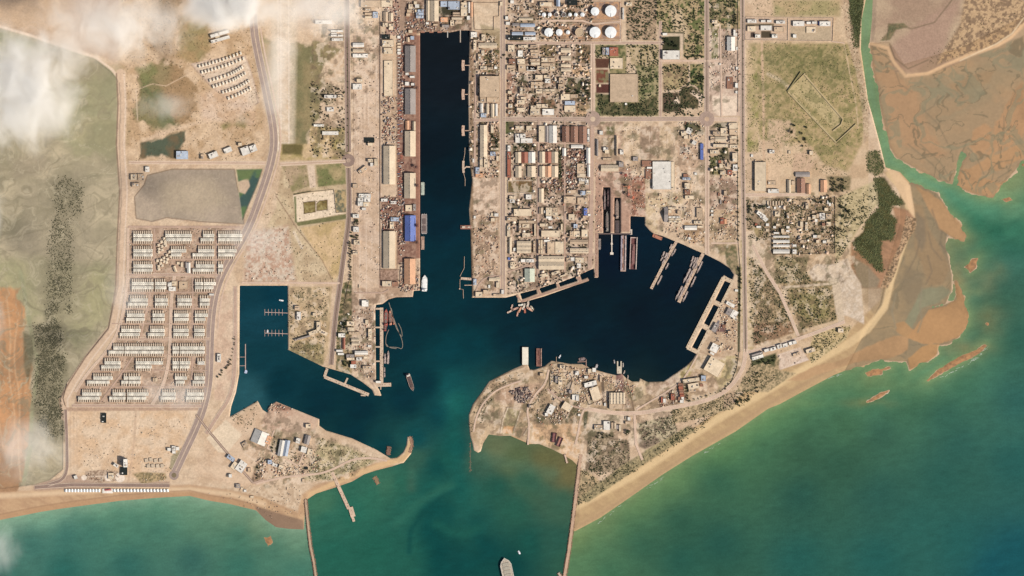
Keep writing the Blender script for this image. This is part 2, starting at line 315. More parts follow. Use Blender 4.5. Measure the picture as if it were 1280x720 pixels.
# the walled tidal basin
RES = [(168,246),(180,231),(184,219),(215,211.5),(293,211.5),(297,236),(303,250),(305,280),(250,277),(208,272),(190,277),(170,273)]
paint(RES, (182,164,142), 1.5, 1, (164,148,128), NW, .42, .58, cls=4); pline(RES+RES[:1], 1.2, (134,112,90), .8, .9)
creeks(RES, 30, 821, (192,176,150), .012, .5); creeks(RES, 18, 822, (156,138,116), .010, .4); paint([(200,230),(262,222),(286,250),(250,268),(205,262)], (186,168,140), 14, .6)
paint([(296,212),(328,211),(322,230),(310,258),(303,275),(299,245)], (58,82,72), 2, 1, (90,112,66), NM, .4, .6, cls=5)
sl, d = sdf([(296,212),(328,211),(322,230),(310,258),(303,275),(299,245)], 6); Z[sl] = np.where(d > 0, 1.5, Z[sl])
paint(zoomed(220,160,8,'620,540 720,500 740,580 690,660 630,640'), (200,170,136), 1.5)
paint([(295,212),(318,212),(312,225),(298,224)], (106,118,66), 3, .9)
# neighbourhood ground, bare lots
paint([(160,282),(305,282),(300,310),(265,368),(256,508),(92,508),(98,484),(150,420),(160,340)], (194,162,132), 2, 1, (176,144,116), NF)
paint([(86,514),(252,512),(240,548),(214,600),(90,600)], (222,192,156), 3, 1, (214,178,138), NM)
for xa in (88, 92, 96): pline([(xa,514),(xa+.5,600)], .9, (200,168,136), 1, .7)
paint([(82,509),(250,509),(250,513),(84,514)], (178,144,116), 1, .8)
pline([(170,512),(168,548),(164,582),(160,602)], 2.5, (196,164,132), 1.5, .7)
paint([(42,607),(90,592),(130,604),(212,602),(212,611),(80,612),(42,616)], (180,150,124), 2, 1)
paint(zoomed(80,540,8,'215,395 380,375 560,400 585,450 545,490 300,510 215,470'), (196,168,138), 1, 1, (150,122,96), NV, .4, .6)
for c in ((105,597,3.2),(135.5,597,4.5),(150,597,6)): pline([(c[0]-.1,c[1]),(c[0]+.1,c[1])], c[2]*2, (238,216,188), .8)
pline([(105,595.5),(135,595.5)], 1, (232,208,178), .8)
paint(zoomed(80,540,8,'690,420 760,400 1010,410 1030,460 1000,480 780,520'), (184,156,112), 2, .9, (120,106,70), NV, .4, .6)
paint([(214,570),(232,556),(222,594),(212,586)], (150,138,104), 1.5, .8)
paint([(262,470),(290,470),(285,508),(262,545),(240,590),(300,612),(345,600),(330,510),(290,522)], (218,186,150), 4, .9, (204,170,134), NM)
paint([(268,372),(296,362),(296,505),(268,500)], (218,188,154), 2, 1, (206,172,140), NM)
paint(zoomed(240,490,8,'340,275 500,430 350,610 260,600 145,460'), (226,200,164), 1, 1)
paint(zoomed(240,490,8,'840,110 1000,170 1270,270 1230,390 960,400 840,370 800,420 700,350 740,160'), (208,176,144), 2, 1, (196,160,130), NM)
paint(zoomed(240,490,8,'830,100 1000,160 1000,180 920,190 830,170'), (130,92,74), 1.5, .8, (170,120,96), NV)
paint(zoomed(240,490,8,'830,370 910,400 870,620 760,590 780,560'), (122,110,80), 1.5, .9, (160,140,106), NV)
paint([(400,548),(440,560),(470,575),(455,590),(420,600),(380,600),(392,575)], (206,182,136), 4, .9, (156,142,100), NF)
paint(zoomed(240,560,8,'640,160 720,120 690,300 640,360 590,320'), (170,138,108), 1.5, .9, (110,90,70), NV, .4, .6)
paint([(250,610),(380,605),(378,648),(345,655),(310,630),(262,620)], (220,192,156), 4, .8, (190,160,126), NF)
# beaches
WL = [(-60,652),(0,650),(20,646),(50,640),(75,636),(112,631),(150,626),(200,622),(237,620),(262,626),(287,630),(320,638)]
WLE = [(719,664),(750,647.5),(790,620),(827,594),(865,570),(890,556),(920,539),(960,511),(975,505),(1010,486),(1042,469)]
for q, c, c2 in ((BEACH, (198,160,118), (184,146,108)), (BEACH2, (196,162,114), (184,150,106)), (BEACH3, (206,160,112), (196,150,104))):
    paint(q, c, 3, 1, c2, NS, .35, .6, cls=1)
pline([(-60,622),(0,620),(75,616),(150,612),(240,612),(290,618),(330,630)], 6, (222,188,146), 4, .9)
pline([(x, y-2.5) for x, y in WL], 8, (178,138,98), 3, .75); pline([(x, y-7) for x, y in WL], 1.6, (150,114,84), 1.5, .6); pline([(x-2, y-5) for x, y in WLE], 9, (178,146,104), 4, .75)
paint([(318,632),(350,642),(379,650),(380,664),(345,662),(328,650)], (138,110,86), 2.5, .9)
pline([(719,634),(745,620),(790,596),(830,570),(865,545),(900,522),(960,488),(1010,458),(1060,430),(1085,412),(1108,384),(1117,350),(1128,320),(1140,282),(1141,262)], 9, (222,188,136), 4, .95)
pline([(718,660),(750,643),(790,617),(827,590),(865,565),(920,532),(960,505),(1010,478),(1050,455)], 4, (170,138,100), 3, .7)
paint([(1108,210),(1124,216),(1138,232),(1143,262),(1145,282),(1136,262),(1122,236)], (222,182,134), 2, 1, cls=1)
paint([(380,640),(383,622),(440,598),(475,585),(505,577),(514,566),(516,550),(512,548),(505,568),(470,580),(420,600),(386,616)], (208,170,122), 2, 1, cls=1)
# east side: flats and delta

paint(FL1, (170,144,110), 2, 1, (182,150,112), NW, .42, .58, cls=2)
Vd = lambda t: zoomed(960, 0, 2.666, t)
for t, c, f, a, j in (('350,170 420,230 500,300 520,380 560,440 600,520 560,540 470,480 400,420 370,300', (188,146,106), 10, .6, 14), ('600,280 680,250 760,230 740,280 660,300 620,310', (192,146,100), 4, .8, 4), ('540,370 580,330 690,320 680,350 600,380 550,400', (188,148,108), 4, .8, 6),
   ('680,440 720,410 745,430 735,490 700,530 680,500', (190,148,106), 3, .85, 5), ('760,400 800,340 853,270 880,260 880,420 830,470 780,500 740,520 750,460', (190,148,106), 4, .85, 8), ('622,620 640,570 700,540 780,505 830,480 880,470 880,510 820,545 780,560 715,575 715,590 760,605 810,600 800,640 740,662 700,645', (192,150,106), 2.5, .9, 4)):
    paint(Vd(t), c, f, a, tuple(v*.9 for v in c), NW, .4, .62, jag=j)
paint([(1150,100),(1290,60),(1290,90),(1210,140),(1160,160)], (152,138,108), 14, .5, jag=10)
for t in ('770,540 850,620 900,720','1000,400 1050,470 1100,440','1200,320 1240,280','1180,580 1180,700','620,310 660,420 720,460','780,560 830,530 850,480'): pline(zoomed(960,0,4,t), 1.2, (122,108,86), 1.5, .6)
for t in ('1000,20 1040,60 1080,150','1090,160 1150,90 1220,80','1120,180 1130,130','1150,170 1200,140 1230,60','950,100 960,60 990,0','700,0 820,100 900,190','760,0 860,90 910,170'): pline(zoomed(960,180,4,t), 1.4, (120,112,88), 1.5, .6)
creeks(FL1, 26, 801, (120,108,82), .018, .7); creeks(FL1, 50, 802, (138,136,108), .03, .5)
paint([(1088,-300),(1340,-300),(1340,20),(1185,84),(1132,97),(1112,62),(1089,54)], (188,160,126), 3, 1, (168,138,110), NW, .4, .6)
paint([(1110,60),(1160,20),(1200,0),(1180,60),(1140,92),(1120,88)], (176,142,116), 8, .8)
paint([(1215,-60),(1300,-60),(1290,25),(1240,58),(1170,80),(1200,30)], (200,164,120), 4, .9, (140,112,84), NF, .42, .6)
paint(zoomed(960,0,4,'600,120 680,115 700,135 640,150 610,200 560,205 600,160'), (92,94,62), 2, .9, (130,114,80), NF)
for pts in ([(1112,30),(1140,36),(1168,28),(1190,0)],[(1112,55),(1118,72),(1135,86),(1160,75)],[(1111,30),(1108,50)]): pline(pts, 1.4, (112,96,70), 1.5, .7)
pline([(1087,54),(1110,60),(1117,77),(1132,95),(1160,92),(1185,80),(1210,70),(1247,57),(1265,46),(1285,26)], 4, (220,182,140), 2, .9)
pline([(1200,76),(1245,55),(1265,42),(1280,22)], 1.5, (228,204,168), 1, .9)
for a in ISL[:4]+ISL[4:]: paint(a, (196,146,98), 1.5, 1, (160,120,84), NF, .4, .7, cls=2)
paint(FL2, (150,132,102), 2, 1, (166,142,106), NW, .4, .6, cls=2); creeks(FL2, 30, 812, (122,112,88), .022, .5)
Vf = lambda t: zoomed(875, 188, 2.309, t)
for t, c, f, a in (('610,150 640,160 660,220 700,290 720,340 700,385 660,390 640,330 620,280', (164,136,100), 4, .8), ('625,180 650,200 655,260 640,290 620,250', (132,118,96), 4, .7), ('590,330 640,350 650,420 600,450 580,400', (140,124,98), 5, .6), ('640,400 700,390 725,410 690,440 640,455 610,520 590,500 620,440', (146,146,116), 3, .8),
   ('620,100 660,120 700,150 740,200 772,235 765,264 745,262 715,240 690,230 680,200 650,150', (188,148,104), 2, .95), ('600,540 560,535 500,560 420,600 330,625 250,665 300,662 400,628 470,608 560,598 600,575', (190,150,106), 2, .95), ('560,500 590,495 620,520 625,545 600,540 570,525', (186,146,100), 1.5, .95),
   ('738,372 755,400 778,470 776,505 745,540 700,555 640,560 600,540 620,510 660,460 710,450 742,430 735,390', (192,148,100), 1.5, .95), ('640,565 692,558 680,592 640,620 607,632 600,600', (192,148,98), 1.5, .95), ('470,330 520,300 560,340 540,420 500,470 470,440', (160,136,104), 6, .6)):
    paint(Vf(t), c, f, a, tuple(v*.92 for v in c), NW, .4, .6, jag=2)
for t in ('820,330 850,420 900,460','800,440 820,520 870,580','800,560 820,640 790,700','870,440 860,500 900,540','760,480 740,560 700,640'): pline(zoomed(960,180,4,t), 2, (128,112,90), 2, .6)
for t in ('770,0 760,100 770,160 750,220','640,30 620,120 640,200'): pline(zoomed(960,360,4,t), 2, (150,138,112), 2, .7)
SPIT = [(719,634),(745,620),(790,596),(830,570),(865,545),(900,522),(960,488),(1010,458),(1060,430),(1085,412),(1106,384),(1114,350),(1124,320),(1136,284),(1137,262),(1128,236),(1112,218)]
pline(SPIT[8:], 8.5, (216,182,132), 3, .95, cls=1); paint([(1108,210),(1124,216),(1138,232),(1143,262),(1145,282),(1136,262),(1122,236)], (220,182,136), 2, 1, cls=1)
# mangrove marsh behind the spit
MARSH = zoomed(960,180,4,'530,170 580,170 640,250 680,300 620,310 610,350 640,380 625,480 560,480 575,640 540,630 450,540 420,490 470,440 480,390 550,320')
MARSH2 = zoomed(960,180,4,'490,40 545,30 575,80 575,140 540,160 500,140')
MARSH3 = [(1058,-40),(1081,-40),(1079,10),(1075,40),(1074,60),(1066,56),(1062,30)]
paint(zoomed(960,180,4,'620,310 700,330 740,380 700,470 640,600 570,720 460,720 410,600 420,480 560,470 640,380'), (176,132,96), 3, 1, (156,118,86), NS)
paint(zoomed(960,180,4,'420,560 500,610 560,680 545,720 470,720 440,650'), (146,128,100), 3, .9)
paint(MARSH, (66,66,38), 3, 1, (88,82,48), NS, .4, .65, jag=3)
paint(MARSH2, (120,108,72), 3, .9, jag=2); paint(MARSH3, (60,62,36), 2, 1)
paint(zoomed(960,180,4,'690,360 740,370 735,430 700,480 660,560 640,640 600,720 560,720 600,620 660,500'), (190,154,114), 1.5, .9, (110,90,66), NV, .4, .6)
# chalky spoil ground
paint(zoomed(960,180,4,'200,640 240,600 330,600 400,570 415,620 465,700 470,760 480,860 480,900 400,860 330,850 310,780 250,720'), (222,200,174), 2, 1, (206,182,154), NF, .35, .6)
# green field and earthworks (east)
paint([(936,54),(1066,54),(1078,80),(1084,130),(1078,178),(1060,215),(1030,205),(1012,180),(950,175),(936,120)], (168,150,102), 4, 1, (190,162,120), NF, .35, .65)
paint([(955,58),(1040,58),(1062,90),(1050,110),(1000,92),(955,85)], (126,118,78), 12, .85, (158,142,96), NF, .35, .65, jag=8)
paint([(950,80),(990,100),(984,150),(950,150)], (158,140,96), 8, .7, (180,156,112), NF, jag=4)
pline([(1055,54),(1062,90),(1070,130),(1073,160)], 1.2, (222,190,154), .8, .9)
paint([(1050,-60),(1062,-60),(1062,20),(1070,50),(1078,85),(1088,130),(1086,170),(1080,180),(1078,140),(1070,90),(1056,40)], (212,184,150), 2, .9, (180,150,120), NV)
FORT = zoomed(960,0,4,'105,450 180,370 375,595 340,650 180,500'); FORT2 = zoomed(960,0,4,'100,455 170,365 440,620 345,715')
paint(FORT2, (186,162,116), 1.5, 1, (168,150,104), NF); paint(FORT, (194,172,126), 1, .9)
pline(zoomed(960,0,4,'105,450 340,712'), 1.6, (206,184,142), 1); pline(zoomed(960,0,4,'180,368 370,600 330,655'), 1.6, (206,184,142), 1)
pline(zoomed(960,0,4,'108,440 160,368'), 3, (92,84,56), 1, .9); pline(zoomed(960,0,4,'435,622 345,712'), 3, (104,94,66), 1, .9); pline(zoomed(960,0,4,'360,590 365,620 325,650'), 2.6, (110,98,70), 1, .9)
pline(zoomed(960,0,4,'0,370 60,400 110,440'), 4, (216,192,158), 3, .7)
paint([(933,60),(946,60),(948,190),(934,190)], (204,174,132), 2, 1, (150,140,84), NM)
pline([(952,50),(954,110),(955,200)], 3, (212,176,140), 1.5, .9)
paint(zoomed(960,0,4,'0,600 120,600 150,680 60,720 0,720'), (208,176,142), 4, .9)
paint([(940,0),(966,0),(964,20),(940,20)], (212,180,144), 3, .9); paint([(966,0),(1050,0),(1050,20),(968,20)], (166,152,104), 5, .9, (188,162,120), NM)
paint(zoomed(920,0,8,'95,170 975,175 965,412 90,400'), (206,176,146), .8, 1)
paint(zoomed(920,0,8,'250,310 350,310 350,378 250,378'), (84,72,54), .8); paint(zoomed(920,0,8,'545,270 950,270 950,400 545,400'), (196,172,140), .8)
paint(zoomed(920,0,8,'145,320 190,320 190,375 145,375'), (74,60,52), .8); paint(zoomed(920,0,8,'100,235 380,235 380,262 100,262'), (100,88,62), .8, .8)
paint(zoomed(920,150,8,'320,340 590,340 560,470 450,480 440,720 320,720'), (216,184,148), 1, 1)
paint(zoomed(920,150,8,'580,340 720,320 780,440 720,520 560,520'), (208,174,142), 2, .9)
paint(zoomed(920,230,8,'740,130 990,130 1000,700 370,710 360,540 740,520'), (178,148,116), 1.5, .8, (110,98,70), NV, .35, .65)
paint(zoomed(920,230,8,'100,130 520,150 540,700 330,700 100,420'), (188,158,124), 1.5, .8, (124,104,78), NV, .35, .65)
paint(zoomed(920,230,8,'160,430 270,430 270,530 160,530'), (164,142,96), 1, .8); paint(zoomed(920,150,8,'900,560 1150,560 1140,700 960,720'), (96,92,58), 3, .8, (150,130,96), NV)
paint(zoomed(960,180,4,'345,270 540,180 550,300 470,400 410,490 340,600 330,480'), (206,184,140), 3, .9, (176,158,116), NF)
paint(zoomed(960,180,4,'30,560 200,570 190,640 230,700 40,700'), (178,156,116), 2, .9, (112,104,70), NV, .4, .6)
paint([(936,318),(970,356),(994,408),(992,416),(944,432),(938,428)], (190,160,120), 1.5, 1, (124,108,78), NV, .35, .6)
paint([(936,405),(990,402),(992,416),(944,432)], (150,104,80), 3, .5); paint([(976,352),(1008,350),(1040,352),(1046,400),(1002,412)], (184,156,116), 2, 1, (116,104,72), NV, .35, .6)
paint([(985,368),(1030,364),(1036,396),(1006,404)], (150,138,88), 6, .6)
paint([(976,358),(1050,352),(1056,402),(1048,404),(1040,356),(978,361)], (214,190,160), 1, .9)
paint(zoomed(920,400,8,'400,350 640,270 730,400 440,500'), (226,200,174), 1, 1, (212,184,158), NV)
paint(zoomed(920,400,8,'780,140 960,90 1150,60 1100,190 900,340 760,430 720,330'), (212,184,136), 2, .9, (160,142,96), NV, .4, .7)
paint(zoomed(920,400,8,'150,440 400,330 440,400 420,500 600,530 320,720 0,720 60,600'), (192,164,122), 2, .9, (120,108,76), NV, .4, .65)
paint(zoomed(920,400,8,'150,400 400,330 400,400 380,470 320,420 160,460'), (70,76,46), 2, .9)
# green blocks north-east of the roundabouts
def grn(q, c=(158,140,98), c2=(96,98,60), f=1, nz=None): paint(q, c, f, 1, c2, NF if nz is None else nz, .4, .62)
grn([(744,56),(783,56),(783,92),(798,92),(798,130),(762,130),(762,92),(760,70),(744,70)]); grn([(783,56),(823,56),(823,145),(744,145),(744,116),(798,128),(798,94)], (168,150,108))
paint(zoomed(620,0,8,'990,585 1140,585 1120,680 1000,680'), (96,64,48), .8); paint(zoomed(620,80,8,'1000,55 1120,55 1130,190 1000,190'), (122,76,56), .8, 1, (130,116,80), NF, .5, .6); paint(zoomed(620,80,8,'1000,200 1140,200 1135,290 1000,290'), (92,56,46), .8)
grn([(745,118),(762,118),(770,132),(780,130),(800,128),(822,118),(822,144),(752,144)], (112,100,68), (70,72,44))
paint([(783,58),(822,58),(822,82),(790,82)], (204,176,136), 3, .9, (168,146,104), NF)
paint([(820,-60),(928,-60),(928,40),(900,36),(886,72),(828,72),(828,40),(821,30)], (186,158,116), 1, 1, (104,106,62), NF, .42, .62)
paint([(780,-60),(820,-60),(820,50),(783,50)], (190,160,124), 2, 1, (140,116,90), NV); paint([(838,12),(852,12),(860,40),(852,60),(842,40)], (212,182,142), 4, .9)
grn([(828,40),(855,40),(855,62),(828,62)], (70,66,44), (50,56,34)); paint([(828,41),(850,42),(852,45),(828,46)], (206,180,146), .8); paint([(850,42),(854,42),(854,74),(850,74)], (212,184,150), .8)
grn([(829,80),(860,80),(860,112),(829,112)], (182,158,112), (140,116,86)); grn([(862,80),(879,80),(879,118),(862,110)], (160,142,96), (64,78,42))
grn([(828,116),(848,116),(852,140),(828,140)], (100,80,62), (70,66,46)); grn([(850,110),(873,108),(876,118),(872,136),(850,134)], (110,94,66), (66,64,42))
pline([(862,81),(862,107)], 1, (220,190,156), .6); pline([(829,114),(850,114)], 1.2, (220,190,156), .6)
pline([(850,114),(851,110),(855,107.5),(862,106),(869,108),(873,113),(877,119)], 1.6, (206,176,144), .8); paint(zoomed(780,80,8,'525,325 560,390 510,405 495,380'), (232,204,172), .7)
paint(zoomed(780,80,8,'660,290 690,260 740,300 800,320 760,420 740,350'), (224,194,162), .8)
paint([(886,36),(928,36),(928,145),(886,145)], (202,172,144), 1, 1); paint(zoomed(780,0,8,'880,290 940,290 940,590 870,590'), (110,110,62), 1, .9)
paint(zoomed(780,80,8,'880,320 1130,320 1125,510 950,520 890,470'), (232,204,172), 1.2); paint(zoomed(780,80,8,'865,640 920,590 1030,580 1030,640'), (74,76,48), 1.2, .9)
paint(zoomed(780,80,8,'590,600 620,580 730,590 790,660 800,700 700,700 600,640'), (76,78,48), 1.2, .9)
# mid blocks below the long avenue
paint([(742,152),(780,152),(780,200),(744,206)], (212,182,146), 1, 1, (186,152,122), NF); paint(zoomed(620,150,8,'1060,180 1190,180 1190,360 1060,360'), (168,140,100), .8, 1, (110,92,68), NF)
paint(zoomed(620,150,8,'1100,60 1180,70 1180,150 1100,150'), (110,104,66), 3, .9); paint(zoomed(620,150,8,'750,160 780,160 780,190 750,200'), (190,160,126), 1)
paint([(778,153),(800,153),(800,200),(778,205)], (216,186,148), 1, 1, (204,172,134), NF); paint(zoomed(780,150,8,'160,65 355,65 355,385 160,385'), (178,148,118), .8); paint(zoomed(780,150,8,'360,60 490,60 490,380 360,380'), (204,174,136), .8)
pline([(813,158),(813,197)], .8, (150,122,96), .5); paint(zoomed(780,150,8,'500,250 720,230 740,400 790,520 560,520 530,300'), (200,166,132), 2, .9); paint(zoomed(780,150,8,'560,270 660,270 670,320 560,330'), (220,202,176), 1, 1, (160,140,116), NV)
grn(zoomed(780,150,8,'860,370 960,370 960,550 860,550'), (150,132,84), (84,92,50)); paint(zoomed(780,150,8,'960,290 1040,280 1045,360 960,370'), (84,82,50), 2, .9)
paint([(887,222),(921,222),(921,282),(887,282)], (196,164,134), 1, 1, (160,128,104), NF); paint([(887,262),(921,262),(921,300),(887,300)], (200,168,130), 1, 1, (172,144,110), NF); paint([(893,303),(918,300),(922,315),(900,320)], (176,150,110), 2, .9)
paint(zoomed(780,220,8,'220,170 590,160 590,290 350,320 330,570 280,540 220,470'), (216,188,146), 1, 1, (200,170,130), NV); paint(zoomed(780,220,8,'600,440 800,550 800,680 600,640'), (200,162,118), 1.5, .9, (150,118,86), NF)
paint(zoomed(780,220,8,'0,0 210,0 210,400 80,400 70,300 0,300'), (178,130,100), 1, 1, (150,100,80), NV)
# shipyard aprons and western quay
paint([(744,200),(790,212),(790,290),(744,290)], (190,152,124), 1.2, 1, (176,138,112), NS); paint([(743,152),(790,210),(744,215)], (196,164,132), 2, .5)
paint([(519,44),(525.5,44),(525.5,323),(519,323)], (150,108,86), .8, 1); paint([(496,44),(520,44),(520,330),(496,330)], (164,128,104), 1, 1, (132,96,78), NF)
paint([(482,0),(500,0),(500,44),(482,44)], (196,164,136), 2, 1, (168,132,110), NF); paint([(500,0),(590,0),(590,40),(500,42)], (176,144,116), 1.2, 1, (116,92,74), NF, .4, .6)
paint([(543,8),(565,8),(565,16),(543,18)], (82,84,58), 1.5, .9); paint([(441,40),(478,40),(478,360),(441,360)], (216,186,154), 1.5, 1, (202,170,136), NS)
for x, c in ((475, (128,102,84)), (496.5, (150,122,98)), (442,(170,140,112))): pline([(x,45),(x,350)], 1.2, c, .8, .9)
paint([(440,282),(468,282),(466,300),(442,300)], (190,160,132), 6, .5); paint([(478,160),(496,160),(496,182),(478,182)], (206,176,144), 1, 1, (170,140,110), NV)
paint([(478,118),(496,118),(496,164),(478,164)], (204,172,138), 1, 1, (176,146,114), NV, .4, .6); paint([(478,226),(496,226),(496,242),(478,242)], (208,178,144), 1)
paint([(476,246),(500,246),(500,290),(478,290)], (164,128,102), 1, 1, (120,88,72), NV, .4, .6); paint([(500,328),(525,325),(525,362),(500,366)], (200,172,140), 1, 1, (172,142,114), NV)
paint([(474,336),(498,336),(498,360),(474,360)], (180,146,120), 1, 1, (140,110,88), NV); paint([(430,360),(517,360),(516,371),(480,378),(430,384)], (204,172,140), 1, 1, (176,144,114), NS)
paint([(434,382),(470,382),(469,486),(456,470),(440,460),(432,440)], (202,174,144), 1, 1, (166,136,108), NF); paint([(422,356),(440,350),(440,470),(420,462)], (172,146,106), 1, 1, (84,82,52), NF, .4, .6)
paint([(361,358),(415,358),(410,440),(404,456),(361,436)], (206,176,134), 1.5, 1, (180,152,112), NM); paint([(380,455),(360,438),(372,425),(405,430),(404,456)], (172,150,102), 2, .8, (110,100,64), NF)
paint([(300,205),(352,205),(345,260),(325,300),(308,352),(430,352),(432,205)], (208,182,142), 3, 1, (188,160,122), NM); paint([(308,290),(360,282),(370,352),(305,352)], (214,192,164), 6, .9, (190,150,122), NF)
paint(zoomed(320,180,4,'130,110 250,105 270,210 180,240'), (178,150,116), 2, .9, (140,128,84), NM); paint(zoomed(320,180,4,'300,105 445,95 450,200 310,215'), (176,152,108), 2, 1, (122,120,74), NM)
paint(zoomed(320,180,4,'255,105 292,105 300,215 270,220'), (218,190,158), 1); paint(zoomed(320,180,4,'120,0 445,0 440,75 120,85'), (206,174,130), 2, 1, (170,148,94), NM); paint(zoomed(320,180,4,'130,0 235,0 230,55 130,50'), (100,88,52), 3, .9)
paint(zoomed(320,180,4,'185,255 390,228 400,340 450,345 200,392'), (232,206,170), .8); paint(zoomed(320,180,4,'200,392 450,350 450,375 210,410'), (110,108,66), 1, .9); paint(zoomed(320,180,4,'395,230 450,228 450,340 400,340'), (110,108,84), 1, 1, (190,160,112), NF)
for t in ('237,292 295,285 298,340 240,348','302,300 318,284 357,280 358,328 305,334'): paint(zoomed(320,180,4,t), (126,104,60), .6, 1, (160,142,90), NF); pline(zoomed(320,180,4,t)+zoomed(320,180,4,t)[:1], .9, (92,74,52), .5)
paint(zoomed(320,180,4,'190,262 200,262 205,395 195,390'), (110,112,68), .7, .9); pline(zoomed(320,180,4,'190,250 270,236'), 1.6, (96,92,60), .6)
paint(zoomed(320,180,4,'220,420 445,380 430,640 390,680 300,540'), (212,178,132), 2, 1, (190,160,110), NM); paint(zoomed(320,0,4,'270,630 445,640 445,720 270,720'), (206,174,126), 2, 1, (160,142,88), NM)
pline(zoomed(320,180,4,'100,260 210,430 330,580 385,690'), 1.1, (140,110,84), .7, .9); pline(zoomed(320,180,4,'190,440 230,520'), 3, (224,202,172), 2, .7)
# east bank of the channel
paint([(587,40),(624,40),(624,370),(590,370)], (200,168,134), 1.2, 1, (166,134,106), NV, .4, .65); paint([(587,45),(591,45),(592,370),(588,370)], (124,98,72), 1, .9, (160,130,98), NF)
paint(zoomed(580,0,8,'95,25 350,30 350,290 110,300'), (220,192,156), .7, 1, (206,176,140), NS); paint([(592,223),(624,223),(624,262),(592,272)], (216,186,154), 1.5, 1, (202,170,138), NV); paint([(600,30),(625,36),(625,60),(606,60)], (150,132,92), 2, .6)
grn([(604,62),(624,62),(624,92),(604,90)], (170,134,98), (76,78,46)); grn([(612,165),(624,165),(624,190),(614,188)], (130,108,78), (64,66,40)); paint([(595,125),(598,125),(598,165),(594,165)], (196,166,134), 1)
# central town blocks
URB = [(634,0),(742,0),(742,345),(700,355),(650,366),(634,368)]
paint(URB, (198,168,138), 1.2, 1, (148,122,98), NF, .4, .66); paint([(674,2),(777,2),(777,54),(672,54)], (192,158,122), 1, 1, (172,136,106), NF); paint([(634,0),(672,0),(672,54),(634,54)], (196,166,132), 1, 1, (160,130,104), NF)
for q in ([(735,8),(748,2),(775,2),(775,24),(740,26),(680,24),(676,18),(684,14),(728,12)],[(678,30),(775,30),(775,48),(680,48)]): paint(q, (150,122,104), 2, .9, (196,150,108), NF, .4, .6)
grn(zoomed(620,0,8,'450,450 595,450 595,565 450,565'), (160,130,92), (110,96,64)); grn(zoomed(620,0,8,'800,450 940,450 940,640 800,620'), (176,138,100), (104,94,60)); paint(zoomed(620,80,8,'760,20 940,20 940,110 860,130 770,120'), (220,178,132), 1.5, .9)
paint(zoomed(620,80,8,'690,130 950,140 940,370 800,380 690,260'), (104,84,58), 1.5, .9, (56,66,36), NF, .4, .6); paint(zoomed(620,80,8,'800,400 900,360 940,430 900,515 800,515'), (206,166,122), 1.5, .9)
paint(zoomed(620,80,8,'340,320 590,320 590,440 350,410'), (150,106,76), 1.5, .9, (90,66,50), NF); paint(zoomed(620,80,8,'210,120 310,110 310,200 220,190'), (64,66,40), 1.5, .9); paint(zoomed(620,80,8,'110,90 190,90 190,515 110,515'), (130,92,74), 1, .9, (180,136,108), NV)
grn(zoomed(620,150,8,'170,240 400,240 400,310 170,310'), (104,84,60), (58,62,38)); grn(zoomed(620,150,8,'95,10 180,10 180,140 95,140'), (96,96,58), (60,70,38)); paint(zoomed(620,150,8,'625,290 655,290 655,575 625,575'), (64,72,44), .8, .9)
paint(zoomed(620,150,8,'655,285 905,275 905,575 655,575'), (150,112,90), 1, 1, (104,76,62), NV, .35, .6); paint(zoomed(620,150,8,'430,590 800,580 800,720 430,720'), (168,126,98), 1, .9, (120,86,68), NV, .35, .6)
paint(zoomed(620,150,8,'120,610 360,610 360,725 120,725'), (112,96,54), .6, 1, (124,90,54), NM); Q = zoomed(620,150,8,'118,605 366,605'); pline(Q, .8, (226,200,166), .5)
paint(zoomed(620,230,8,'715,230 860,230 860,360 720,370'), (126,84,66), .8, .9); pline([(686,150),(686,360)], 2.2, (190,156,126), 1, .8)
for y in (253,274,297,319): pline([(634,y),(742,y)], 1.8, (196,162,132), 1, .8)
for x in (647.5, 673.5, 707): pline([(x, 0) if x > 700 else (x, 54),(x,298)], 1.6, (200,168,136), 1, .5)
pline([(738,200),(738,330)], 5, (196,160,132), 2, .8)
# southern head
paint([(586,518),(602,488),(624,468),(662,462),(690,452),(727,456),(757,466),(790,477),(835,474),(868,442),(930,448),(925,470),(900,495),(850,510),(760,520),(730,530),(722,580),(640,545),(600,560),(588,545)], (200,170,132), 2, 1, (180,150,114), NM)
paint(zoomed(580,430,8,'460,470 560,430 640,440 690,520 600,590 520,570'), (110,88,78), 1.5, .95, (150,120,100), NV, .3, .6); paint(zoomed(580,430,8,'380,450 620,400 760,380 820,430 700,560 680,620 560,600 400,600 300,560'), (190,152,122), 4, .6)
paint(zoomed(580,430,8,'860,290 1070,290 1080,380 1040,500 980,530 860,420'), (198,170,132), .8, 1); paint(zoomed(580,430,8,'1040,360 1080,340 1060,540 980,520'), (62,54,46), 1, .8)
paint(zoomed(580,500,8,'440,80 560,110 500,330 470,350 380,340 410,160'), (178,158,116), 1, 1, (160,144,104), NF); paint(zoomed(580,500,8,'400,260 500,260 480,340 380,330'), (212,160,110), 1.5, .9)
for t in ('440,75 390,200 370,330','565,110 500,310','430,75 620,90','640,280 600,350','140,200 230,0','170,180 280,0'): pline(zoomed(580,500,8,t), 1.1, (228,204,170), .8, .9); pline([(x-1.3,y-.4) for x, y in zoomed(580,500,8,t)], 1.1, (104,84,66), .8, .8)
paint(zoomed(580,500,8,'290,120 400,120 360,260 150,210 220,100'), (184,160,126), 1.5, .9, (150,126,100), NV); paint(zoomed(580,500,8,'690,240 1170,240 1170,560 1140,640 900,480 680,400'), (218,178,132), 2, 1, (206,166,124), NM)
paint(zoomed(580,500,8,'680,210 760,60 900,0 1160,20 1140,230 760,250'), (168,140,108), 2, .9, (92,84,60), NF, .4, .6)
